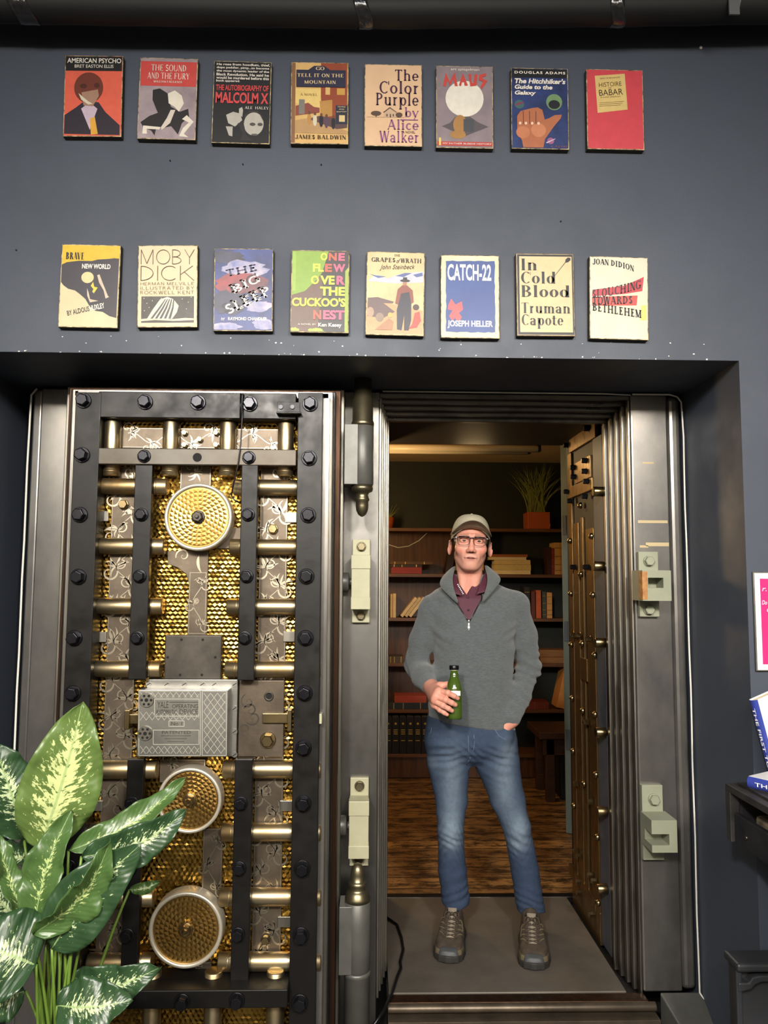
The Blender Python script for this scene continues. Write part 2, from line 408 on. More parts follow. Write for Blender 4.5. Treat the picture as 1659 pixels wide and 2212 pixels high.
right_bracket(1378, 1192, 1420, 1332, 1388, 1232, 1450, 1298, 1400, 1248, 1433, 1270, [(1402, 1212), (1402, 1317)], True)
right_bracket(1385, 1694, 1430, 1855, 1408, 1772, 1463, 1842, 1420, 1802, 1446, 1826, [(1413, 1727)], False, True)
for q_ in ((1378, 1124, 1442, 1130), (1395, 1172, 1445, 1180), (1388, 998, 1412, 1002), (1382, 1178, 1400, 1183)):
    e = rect(*q_, DF); fr.part(MB().box(e[0], e[1], DF - .0008, DF, e[2], e[3]), 'tape_residue', M_residue)

# white sealant bead where the frame meets the blue recess
def bead(px):
    return [at(u, v, Y) for u, v, Y in px]
mb = MB(); x = xr1 + .003
pts = [(X(1366, 853, DF - .004), DF - .004, FT), (x - .05, DF - .006, FT), (x - .02, DF - .006, FT - .008), (x - .004, DF - .006, FT - .03)]
pts += [(x + .0012 * math.sin(i * 1.7), DF - .006, FT - .03 - (FT - .03) * i / 16) for i in range(1, 17)] + [(x + .03, DF - .06, -.06), (x + .085, 2.74, -.138)]
mb.tube(pts, .0035, 6)
mb.tube([(xh1 + .01, DF - .004, FT + .001), (xr0 - .1, DF - .004, FT + .001), (xr0, DF - .004, FT - .003)], .003, 6)
mb.tube([(xl0 + .02, DF - .005, FT - .004), (xl0 - .001, DF - .006, FT - .03)] + [(xl0 - .003 + .001 * math.sin(i * 2.1), DF - .006, FT - .03 - (FT) * i / 16) for i in range(1, 17)], .004, 6)
tag(struct(mb.build('trim_1', M_white)))

# threshold plate
M_plate = mat('scuffed_floor_plate', '#69625a', 0.48, 0.3, col2='#4c4740', scale=2.6, bump=0.06, bscale=24, rvar=0.12, detail=8)
px1 = .977
mb = MB().box(JX0 + .001, px1, 2.957, PLY, -0.03, 0.0)
o = mb.build('threshold_plate', M_plate, None, .003)
tag(o, 'scuffed grey steel floor plate in the doorway under the man\'s shoes', 'floor plate')
mb = MB().box(JX0 + .001, JX1 + .018, PLY + .001, PLY + .048, -0.03, .002)
tag(mb.build('threshold_strip', M_blackmetal, None, .004), 'dark metal strip between the grey floor plate and the worn floorboards', 'threshold strip')
struct(MB().box(JX0 - .004, JX1 + .055, 2.96, PLY + .05, -0.15, -0.032).build('floor_base', M_black))
M_jw = mat('white_jacket', '#e6e6e6', .35, coat=.3)
# ------------------------------------------------------------------ vault door, swung open flat to the left of the doorway
vd = Thing('vault_door', (X(420, 1500, 2.7), 2.75, -0.10), 'huge open vault door showing gold jewelled works, black bolted bars and nickel locking bars', 'vault door')
ZB = -0.10
def col(x0, x1, ym, Y): return X(x0, ym, Y), X(x1, ym, Y)
# stepped slab: each layer wider than the one in front
lay = [(2.640, 146, 717, 843, M_silver), (2.70, 143, 723, 843, M_blackmetal), (2.75, 139, 734, 840, M_bronze), (2.85, 134, 742, 838, M_silver)]
for i, (Y, a, b, t, m) in enumerate(lay):
    y1 = lay[i + 1][0] if i < 3 else DF - .004
    x0, x1 = X(a, 1100, Y), X(b, 1100, Y)
    vd.part(MB().box(x0, x1, Y, y1, ZB, Z(420, t, Y)), 'slab_layer', m, .003)
# border rim between the bars and the slab edge
Y0 = 2.59; zt = Z(420, 846, Y0)
x0, x1 = col(151, 708, 1100, Y0)
mb = MB().box(X(688, 1100, Y0), x1, Y0, 2.64, ZB, zt); mb.box(x0, X(160, 1100, Y0), Y0, 2.64, ZB, zt); mb.box(x0, x1, Y0, 2.64, zt - .02, zt)
vd.part(mb, 'border_rim', M_steel, .002)
# jewelled gold backing: hexagonal facets
def jewels(mb, x0, x1, z0, z1, y, p, dh=.0022):
    rng = random.Random(3); rw = p * .866; nz = int((z1 - z0) / rw); nx = int((x1 - x0) / p)
    for j in range(nz + 1):
        for i in range(nx + 1):
            cx = x0 + p * (i + .5 * (j % 2)); cz = z0 + rw * j
            r = p * .577
            ap = (cx + rng.uniform(-.16, .16) * p, y - dh * rng.uniform(.6, 1.3), cz + rng.uniform(-.16, .16) * p)
            c = [(cx + r * math.sin(k * math.pi / 3), y - (dh * .55 if k % 2 else 0), cz + r * math.cos(k * math.pi / 3)) for k in range(6)]
            mb.add([ap] + c, [(0, 1 + (k + 1) % 6, 1 + k) for k in range(6)])
gx0, gx1 = col(205, 640, 1500, 2.636); gx0 -= .03; gx1 += .01
mb = MB().box(gx0, gx1, 2.634, 2.640, ZB + .05, Z(420, 880, 2.635))
jewels(mb, gx0 + .01, gx1 - .01, ZB + .06, Z(420, 885, 2.635), 2.6335, .0165)
vd.part(mb, 'jewelled_panel', M_gold, fix=False)
# black bolted bars
YB = 2.545
def bar(x0, y0, x1, y1, Y, th, m=M_blackmetal, full=False):
    a, b, c, d = rect(x0, y0, x1, y1, Y)
    if full: c = ZB + .02
    return vd.part(MB().box(a, b, Y, Y + th, c, d), 'frame_bar', m, .0025)
bar(150, 847, 206, 1513, YB, .075, full=True)
bar(634, 848, 690, 2152, YB, .075, full=True)
x0, x1, z0, z1 = rect(209, 847, 640, 903, YB)
vd.part(MB().box(x0 + .004, x1 - .001, YB + .003, YB + .07, z0, z1), 'frame_bar', M_blackmetal, .0025)
x0, x1, z0, z1 = rect(205, 969, 641, 1004, YB)
mb = MB().box(x0 + .002, x1 - .002, YB + .002, YB + .03, z0, z1); vd.part(mb, 'frame_bar', M_greybar, .0025)
hl = at(426, 988, YB + .001); vd.part(MB().cyl((hl.x, YB + .0015, hl.z), (hl.x, YB + .01, hl.z), .015, 24), 'key_hole', M_hole)
for (a, y0, b, y1) in ((284, 1004, 322, 1468), (517, 1004, 553, 1470), (267, 1640, 303, 2118), (502, 1640, 541, 2140)):
    bar(a, y0, b, y1, YB + .004, .028)
YBB = 2.49
x0, x1, z0, z1 = rect(285, 2139, 624, 2179, YBB)
vd.part(MB().box(x0 - .12, x1 - .004, YBB, 2.63, z0, z1), 'frame_bar', M_blackmetal, .003)
# hexagon bolts on the bars
big = [(181, 866), (178, 983), (173, 1112), (170, 1246), (161, 1378), (158, 1497), (155, 1615), (151, 1735), (148, 1873), (144, 2020), (142, 2165),
       (670, 873), (668, 990), (666, 1113), (662, 1245), (660, 1378), (658, 1497), (656, 1615), (655, 1735), (653, 1875), (650, 2020), (648, 2165)]
mid = [(314, 869), (428, 870), (540, 873)]
sm = [(312, 986), (538, 989), (306, 1112), (302, 1245), (297, 1378), (275, 2020), (536, 1112), (533, 1245), (529, 1378), (520, 1735), (517, 1875), (514, 2018), (285, 1735), (281, 1875)]
for lst, r, Y, h in ((big, .0215, YB, .022), (mid, .0215, YB + .003, .022), (sm, .0185, YB + .004, .018), ([(394, 2163), (512, 2160)], .020, YBB, .022)):
    for k, (u, v) in enumerate(lst):
        q = at(u, v, Y); mb = MB(); hexbolt(mb, (q.x, Y, q.z), r, h, 1.22, ph=(k * 37 % 60) / 60.0)
        vd.part(mb, 'hex_bolt', M_boltblack, .0012)
# nickel locking bars
YC = 2.601
for k, (v, xe, xs) in enumerate(((1052, 363, 505), (1181, 357, 497), (1310, 353, 491), (1445, 349, 487), (1662, 341, 482), (1798, 338, 479), (1938, 334, 475), (2078, 330, 472))):
    r = .0275 if k < 4 else .0290
    z = Z(420, v, YC)
    for (a, b) in ((190, xe), (xs, 694)):
        mb = MB().cyl((X(a, v, YC), YC, z), (X(b, v, YC), YC, z), r, 28, bev=.003)
        xm = X(b - 22 if a == 190 else xs + 22, v, YC)
        mb.cyl((xm - .0015, YC, z), (xm + .0015, YC, z), r * 1.015, 28)
        vd.part(mb, 'locking_bar', M_bar)
for u in (243, 369, 492, 617):
    xx = X(u, 960, YC); mb = MB().cyl((xx, YC, Z(u, 1029, YC)), (xx, YC, Z(u, 880, YC)), .0275, 28, bev=.003)
    zz = Z(u, 1019, YC); mb.cyl((xx, YC, zz - .0015), (xx, YC, zz + .0015), .0280, 28)
    vd.part(mb, 'locking_bar', M_bar)
for u in (332, 463, 596):
    xx = X(u, 2150, YC); mb = MB().cyl((xx, YC - .02, ZB + .03), (xx, YC - .02, Z(u, 2096, YC - .02)), .0285, 28, bev=.003)
    vd.part(mb, 'locking_bar', M_bar)
# engraved plates with scrollwork
def ribbon(mb, pts, wid, y):
    n = len(pts); L_, R_ = [], []
    for i, (x, z) in enumerate(pts):
        a = pts[max(i - 1, 0)]; b = pts[min(i + 1, n - 1)]
        dx, dz = b[0] - a[0], b[1] - a[1]; l = math.hypot(dx, dz) or 1
        w = wid[i] if isinstance(wid, list) else wid
        L_.append((x - dz / l * w, y, z + dx / l * w)); R_.append((x + dz / l * w, y, z - dx / l * w))
    mb.add(L_ + R_, [(i, i + n, i + n + 1, i + 1) for i in range(n - 1)])
def curl(mb, x, z, s, ang, flip, y, turns=1.25):
    """one acanthus curl: a spiral that swells and closes on itself"""
    pts = []; wd = []; n = 22
    for i in range(n):
        t = i / (n - 1); th = t * turns * 2 * math.pi; r = s * (1 - t) ** .9 * .5
        px = .5 * s - r * math.cos(th); pz = r * math.sin(th) * (1 if flip else -1)
        pts.append((x + px * math.cos(ang) - pz * math.sin(ang), z + px * math.sin(ang) + pz * math.cos(ang)))
        wd.append(s * (.012 + .05 * math.sin(math.pi * min(1, t * 1.3 + .1)) * (1 - t * .5)))
    ribbon(mb, pts, wd, y)
def leaf_stroke(mb, x, z, s, ang, bend, y):
    pts = []; wd = []
    for i in range(9):
        t = i / 8; a = ang + bend * t
        pts.append((x + s * t * math.cos(a), z + s * t * math.sin(a))); wd.append(s * (.008 + .075 * math.sin(math.pi * t ** .8)))
    ribbon(mb, pts, wd, y)
def scroll_column(x0, x1, z0, z1, y, seed, step=.062):
    mb = MB(); rng = random.Random(seed); w_ = x1 - x0; z = z0 + step * .4; k = 0
    vertical = (z1 - z0) > (x1 - x0)
    ln = (z1 - z0) if vertical else (x1 - x0); br = w_ if vertical else (z1 - z0)
    n = max(1, int(ln / step))
    stem = []
    for i in range(n * 6 + 1):
        t = i / (n * 6); a = t * ln; b = br * .5 + br * .26 * math.sin(t * n * math.pi)
        stem.append((x0 + b, z0 + a) if vertical else (x0 + a, z0 + b))
    ribbon(mb, stem[2:-2], .0011, y)
    for i in range(n):
        t = (i + .5) / n; a = t * ln; b = br * .5 + br * .26 * math.sin(t * n * math.pi)
        px, pz = (x0 + b, z0 + a) if vertical else (x0 + a, z0 + b)
        f = i % 2; base = (math.pi / 2 if vertical else 0)
        curl(mb, px, pz, br * .62, base + (2.3 if f else -2.3) * (1 if vertical else -1), f, y)
        curl(mb, px, pz, br * .42, base + (-.9 if f else .9), 1 - f, y)
        for q in range(7):
            leaf_stroke(mb, px, pz, br * rng.uniform(.26, .5), base + (1.9 - .55 * q) * (1 if f else -1), rng.uniform(-1.1, 1.1), y)
    # thin border lines
    for (a, b, c, d) in ((x0 + .003, z0 + .003, x1 - .003, z0 + .003), (x0 + .003, z1 - .003, x1 - .003, z1 - .003), (x0 + .003, z0 + .003, x0 + .003, z1 - .003), (x1 - .003, z0 + .003, x1 - .003, z1 - .003)):
        ribbon(mb, [(a, b), (c, d)], .0007, y)
    return mb
YE = 2.622
def engraved(x0, y0, x1, y1, seed, m=M_pewter, Y=YE, etch=True, poly=None):
    a, b, c, d = rect(x0, y0, x1, y1, Y)
    pl = vd.part(MB().box(a, b, Y, 2.6335, c, d), 'engraved_plate', m, .001)
    if etch:
        mb = scroll_column(a, b, c, d, Y - .0006, seed); mb.local(vd.loc)
        mb.build('scrollwork', M_etch, pl, fix=False)
    return pl
engraved(262, 925, 610, 969, 1)
engraved(224, 1008, 287, 2120, 2)
engraved(553, 1008, 614, 2120, 5)
engraved(389, 1008, 456, 1062, 7)
poly = [(362, 1190), (362, 1218), (384, 1226), (402, 1240), (408, 1262), (404, 1372), (446, 1372), (450, 1190)]
pl = vd.part(MB().prism([(at(u, v, YE).x, at(u, v, YE).z) for u, v in poly], YE, 2.6335), 'engraved_plate', M_pewter, .001)
a, b, c, d = rect(407, 1235, 446, 1370, YE); mb = scroll_column(a, b, c, d, YE - .0006, 11, .06)
curl(mb, X(380, 1205, YE), Z(380, 1205, YE), .05, .3, 1, YE - .0006); leaf_stroke(mb, X(430, 1200, YE), Z(430, 1200, YE), .06, -1.9, .5, YE - .0006)
mb.local(vd.loc); mb.build('scrollwork', M_etch, pl, fix=False)
engraved(345, 1640, 444, 1690, 13)
engraved(437, 1790, 480, 1945, 17)
engraved(392, 2078, 456, 2120, 19)
engraved(470, 1140, 520, 1185, 21, etch=False)
for (u, v) in ((219, 1115), (215, 1376), (207, 1740), (202, 1965), (632, 1118), (628, 1375), (621, 1740), (616, 1990)):
    a, b, c, d = rect(u - 16, v - 11, u + 16, v + 11, YE); vd.part(MB().box(a, b, YE - .006, 2.6335, c, d), 'clip_bar', M_silver, .001)
for (u, v, r) in ((268, 1090, .016), (590, 1143, .016), (400, 936, .010), (433, 950, .010), (468, 936, .010), (400, 962, .010), (468, 962, .010), (574, 2028, .014)):
    q = at(u, v, YE); mb = MB(); hexbolt(mb, (q.x, YE - .001, q.z), r, .014, 1.1); vd.part(mb, 'plate_bolt', M_brass)
# jewelled wheels
M_gold_l = mat('jewelled_pale_gold', '#b8934f', 0.34, 1.0, col2='#a98748', scale=24)
def wheel(u, v, rpx, m, pointed, Y=2.575):
    q = at(u, v, Y); r = rpx / F * Y; c = (q.x, Y, q.z)
    mb = MB().lathe([(r, -.045), (r, 0.004), (r * .98, .010), (r * .90, .010), (r * .885, .003), (r * .885, -.04)], c, (0, -1, 0), 48)
    w_ = vd.part(mb, 'jewelled_wheel', mat('pale_wheel_rim', '#cbc4b3', .38, .65), fix=False)
    mb = MB().lathe([(r * .88, 0.0), (r * .88, .001)], c, (0, -1, 0), 48, 0, False)
    nr = int(r * .88 / .0130)
    for j in range(1, nr):
        rr = r * .865 * (j + .4) / nr; n = max(5, int(2 * math.pi * rr / .0150)); dr = r * .865 / nr
        for i in range(n):
            a = 2 * math.pi * (i + .5 * (j % 2)) / n; da = math.pi / n
            P = lambda aa, q_, h: (c[0] + q_ * math.cos(aa), Y - .0012 - h, c[2] + q_ * math.sin(aa))
            mb.add([P(a, rr, .0017), P(a - da, rr - dr * .5, 0), P(a - da, rr + dr * .5, .0009), P(a + da, rr + dr * .5, 0), P(a + da, rr - dr * .5, .0009)],
                   [(0, 1, 2), (0, 2, 3), (0, 3, 4), (0, 4, 1)])
    mb.local(vd.loc); mb.build('jewelled_face', m, w_, fix=False)
    mb = MB()
    mb.lathe([(.022, 0), (.022, .006), (.019, .007)], c, (0, -1, 0), 24)
    mb.lathe([(.018, .004), (.018, .022), (.015, .026)], c, (0, -1, 0), 6, 0, False)
    if pointed: mb.lathe([(.013, .02), (.011, .032), (.001, .045)], c, (0, -1, 0), 8, 0, False)
    else: mb.lathe([(.006, .02), (.006, .034), (.004, .034)], c, (0, -1, 0), 12)
    mb.local(vd.loc); mb.build('hub_nut', M_brass if pointed else M_cover, w_)
wheel(429, 1117, 73, M_gold_l, False); wheel(410, 1728, 67, M_gold_d, True); wheel(402, 2007, 76, M_gold_d, True)
# cover plate and lock cases
a, b, c, d = rect(355, 1372, 478, 1468, 2.60)
cp = vd.part(MB().box(a, b, 2.60, 2.6335, c, d), 'cover_plate', M_cover, .004)
mb = MB()
for (u, v) in ((392, 1382), (438, 1382), (362, 1420), (465, 1420), (389, 1458), (436, 1458)):
    q = at(u, v, 2.5995); mb.cyl((q.x, 2.5994, q.z), (q.x, 2.602, q.z), .0045, 12)
mb.local(vd.loc); mb.build('screw_hole', M_hole, cp)
YL = 2.535
a, b, c, d = rect(297, 1490, 492, 1635, YL)
case = vd.part(MB().box(a, b, YL, 2.6335, c, d), 'lock_case', M_case, .002)
def kid(mb, name, m, bev=0, fix=True):
    mb.local(vd.loc); return mb.build(name, m, case, bev, fix=fix)
f0, f1, f2, f3 = rect(315, 1468, 512, 1634, 2.585)
kid(MB().box(f0, f1, 2.585, 2.634, f2, f3), 'case_flange', M_case, .0015)
mb = MB()
for (u, v) in ((321, 1478), (360, 1478), (398, 1478), (437, 1478), (463, 1478), (507, 1478), (507, 1530), (507, 1580), (507, 1630)):
    q = at(u, v, 2.585); mb.cyl((q.x, 2.582, q.z), (q.x, 2.587, q.z), .009, 14); mb.obox((q.x, 2.5815, q.z), (.006, 0, .004), (0, .0008, 0), (-.0006, 0, .0009), 1)
kid(mb, 'flange_screw', [M_case, M_hole])
# engraved diamonds and lines as raised fillets
mb = MB(); y = YL - .0008
M_caseline = mat('case_engraving', '#e6e2d6', .35, .7)
def seg(u0, v0, u1, v1, w_=.0006): p = at(u0, v0, YL); q = at(u1, v1, YL); ribbon(mb, [(p.x, p.z), (q.x, q.z)], w_, y)
for k in range(-6, 12):
    for (s, lo, hi) in ((1, 440, 487), (-1, 440, 487), (1, 303, 430), (-1, 303, 430)):
        sp = 15 if lo > 400 else 13
        # clip the slanted line to the panel band
        bands = [(1497, 1628)] if lo > 400 else [(1495, 1507), (1538, 1556), (1612, 1628)]
        for (b0, b1) in bands:
            for kk in ([k] if lo > 400 else [k, k + 18]):
                xc = lo + sp * kk
                u0 = xc; u1 = xc + (b1 - b0) * .75 * s
                t0, t1 = 0.0, 1.0
                for (e, sg) in ((lo, 1), (hi, -1)):
                    d0 = (u0 - e) * sg; d1 = (u1 - e) * sg
                    if d0 < 0 and d1 < 0: t0 = 2
                    elif d0 < 0: t0 = max(t0, -d0 / (d1 - d0))
                    elif d1 < 0: t1 = min(t1, d0 / (d0 - d1))
                if t1 > t0: seg(u0 + (u1 - u0) * t0, b0 + (b1 - b0) * t0, u0 + (u1 - u0) * t1, b0 + (b1 - b0) * t1)
for (u0, v0, u1, v1) in ((334, 1510, 430, 1547), (331, 1577, 430, 1608), (365, 1557, 398, 1569), (300, 1493, 433, 1632), (437, 1493, 489, 1632)):
    for q in ((u0, v0, u1, v0), (u0, v1, u1, v1), (u0, v0, u0, v1), (u1, v0, u1, v1)): seg(*q, .0008)
kid(mb, 'engraved_lines', M_caseline, fix=False)
mb = MB()
for (u0, v0, u1, v1) in ((366, 1516, 428, 1517.5), (348, 1589, 412, 1590), (356, 1595, 404, 1596), (362, 1601, 398, 1602)):
    p_, q_ = at(u0, v0, YL), at(u1, v1, YL); mb.add([(p_.x, YL - .0008, q_.z), (q_.x, YL - .0008, q_.z), (q_.x, YL - .0008, p_.z), (p_.x, YL - .0008, p_.z)], [(0, 1, 2, 3)])
for (s, u0, v0, u1, v1) in (('YALE', 340, 1515, 364, 1529), ('OPERATING', 372, 1521, 428, 1530), ('AUTOMATIC', 337, 1533, 382, 1543), ('DEVICE', 388, 1532, 427, 1543), ('No 1', 370, 1559, 393, 1567), ('PATENTED', 350, 1579, 412, 1585)):
    a, b, c, d = rect(u0, v0, u1, v1, YL); vs, fs = text2d(s, a, b, c, d); mb.add([(p[0], YL - .0008, p[1]) for p in vs], fs)
kid(mb, 'lettering', M_cover, fix=False)
for (u, v) in ((317, 1512), (314, 1584)):
    q = at(u, v, YL); mb = MB().cyl((q.x, YL - .004, q.z), (q.x, YL + .002, q.z), .0235, 32, bev=.001)
    for k in range(7):
        rr = .015 if k else 0; a = k * math.pi / 3
        mb.cyl((q.x + rr * math.cos(a), YL - .0046, q.z + rr * math.sin(a)), (q.x + rr * math.cos(a), YL - .003, q.z + rr * math.sin(a)), .0042 if k else .006, 12, 1)
    kid(mb, 'winding_port', [M_silver, M_hole])
mb = MB().box(*col(270, 281, 1553, 2.57), 2.56, 2.60, Z(275, 1575, 2.57), Z(275, 1533, 2.57)); mb.box(*col(280, 300, 1553, 2.57), 2.57, 2.60, Z(290, 1564, 2.57), Z(290, 1543, 2.57))
kid(mb, 'lever_arm', M_brass, .002)
a, b, c, d = rect(515, 1470, 613, 1635, 2.60)
rp = vd.part(MB().box(a, b, 2.60, 2.6335, c, d), 'lock_plate', M_pewter, .002)
def kid2(mb, name, m, bev=0): mb.local(vd.loc); return mb.build(name, m, rp, bev)
q = at(581, 1504, 2.60); kid2(MB().lathe([(.016, 0), (.016, .003), (.010, .003), (.008, -.01)], (q.x, 2.60, q.z), (0, -1, 0), 24, cap=False), 'socket_ring', M_cover)
kid2(MB().cyl((q.x, 2.5992, q.z), (q.x, 2.602, q.z), .009, 20), 'socket_hole', M_hole)
q = at(579, 1598, 2.60); mb = MB(); hexbolt(mb, (q.x, 2.60, q.z), .020, .024, 1.3); kid2(mb, 'hex_bolt', M_brass)
mb = MB().box(*col(567, 622, 1552, 2.59), 2.588, 2.602, Z(590, 1562, 2.59), Z(590, 1541, 2.59)); mb.box(*col(622, 631, 1552, 2.59), 2.57, 2.602, Z(627, 1577, 2.59), Z(627, 1531, 2.59)); kid2(mb, 'latch_bolt', M_brass, .0015)
mb = MB()
for k, (u, v, s) in enumerate(((530, 1500, .05), (527, 1530, .045), (533, 1560, .05), (528, 1590, .045))): curl(mb, X(u, v, 2.6), Z(u, v, 2.6), s, -1.2 + k * .9, k % 2, 2.5993)
kid2(mb, 'scrollwork', M_cover)
mb = MB().box(*col(686, 697, 1547, 2.6), 2.552, 2.62, Z(690, 1558, 2.6), Z(690, 1537, 2.6)); vd.part(mb, 'latch_end', M_paintmetal, .0015)
# small bracket and wire at the top
q0, q1, q2, q3 = rect(599, 869, 648, 897, YB)
mb = MB().box(q0, q1, YB - .003, YB + .004, q2, q3); mb.box(q0, q1 + .006, YB - .03, YB + .002, q2, q2 + .006)
bk = vd.part(mb, 'switch_bracket', M_blackmetal, .001)
mb = MB()
for u in (607, 632): p = at(u, 880, YB); mb.cyl((p.x, YB - .009, p.z), (p.x, YB, p.z), .007, 12)
mb.local(vd.loc); mb.build('screw', M_boltblack, bk)
wp = [(519, 905), (519, 875), (520, 849), (526, 852), (523, 905), (520, 960), (513, 1010), (504, 1048), (500, 1070), (506, 1080), (520, 1087)]
mb = MB().tube([at(u, v, YB - .004 + (.012 if v > 1060 else 0)) for u, v in wp], .0026, 6); vd.part(mb, 'alarm_wire', M_boltblack)

# hinges on the right edge of the door
def ring_prof(H): return H
def hinge_x(u0, u1, v, Y): return X(u0, v, Y), X(u1, v, Y)
YH = 2.80
def hinge(kind):
    if kind == 'upper':
        cx = X(783, 980, YH); r = (X(810, 980, YH) - X(762, 980, YH)) / 2
        zt, z1, z0 = Z(783, 842, YH), Z(783, 920, YH), Z(783, 1049, YH)
        mb = MB().cyl((cx, YH, z0), (cx, YH, z1), r, 28, bev=.003)
        mb.box(X(744, 985, YH), cx - r * .25, YH - r * .9, YH + .06, z0, z1)
        k = vd.part(mb, 'hinge_knuckle', M_grey_iron, .002)
        pr = [(r * 1.0, -.003), (r * 1.03, .006), (r * 1.0, .014), (r * .94, .018), (r * .92, .10), (r * .82, .104), (r * .8, zt - z1 + .04)]
        m2 = MB().lathe(pr, (cx, YH, z1), (0, 0, 1), 28); m2.local(vd.loc); m2.build('hinge_barrel', M_dull, k)
        pr = [(r * .95, 0), (r * .98, -.012), (r * .9, -.022), (r * .62, -.027), (r * .52, -.036), (r * .62, -.046), (r * .66, -.054), (r * .55, -.06), (r * .57, -.075), (r * .52, -.092), (r * .36, -.106), (r * .12, -.114), (0, -.115)]
        m2 = MB().lathe(pr, (cx, YH, z0), (0, 0, 1), 28); m2.local(vd.loc); m2.build('hinge_finial', M_dull, k)
    else:
        cx = X(772, 1980, YH); r = (X(803, 1980, YH) - X(747, 1980, YH)) / 2
        z1, z0 = Z(772, 1945, YH), Z(772, 2094, YH)
        mb = MB().cyl((cx, YH, z0), (cx, YH, z1), r, 28, bev=.003)
        mb.box(X(733, 2000, YH), cx - r * .2, YH - r * .9, YH + .06, z0, z1 - .006)
        k = vd.part(mb, 'hinge_knuckle', M_grey_iron, .002)
        m2 = MB().lathe([(r * 1.0, 0), (r * 1.06, -.008), (r * 1.02, -.016), (r * .98, -.018), (r * .98, -.5)], (cx, YH, z0), (0, 0, 1), 28); m2.local(vd.loc); m2.build('hinge_barrel', M_grey_iron, k)
        pr = [(r * .98, 0), (r * .98, .012), (r * .9, .018), (r * .86, .028), (r * .72, .034), (r * .60, .042), (r * .70, .052), (r * .72, .060), (r * .6, .066), (r * .54, .068), (r * .55, .09), (r * .48, .108), (r * .32, .121), (r * .1, .127), (0, .128)]
        m2 = MB().lathe(pr, (cx, YH, z1), (0, 0, 1), 28); m2.local(vd.loc); m2.build('hinge_finial', M_dull, k)
hinge('upper'); hinge('lower')

# cable hanging at the left of the plate
cb = [(849, 1980, .30), (858, 1998), (867, 2025), (871, 2052), (864, 2078), (866, 2092), (858, 2110), (848, 2122), (845, 2150), (846, 2176), (828, 2196), (812, 2225)]
pts = [(JX0 + .004, 3.55, .02)] + [tuple(atz(p[0], p[1], .008)) for p in cb[1:7]] + [(JX0 + .012, 2.945, .006), (JX0 - .02, 2.83, .006), (JX0 - .06, 2.80, -.03), (JX0 - .09, 2.78, -.141)]
tag(MB().tube(pts, .006, 8).build('power_cable', M_boltblack), 'black cable lying along the left edge of the grey floor plate', 'cable')
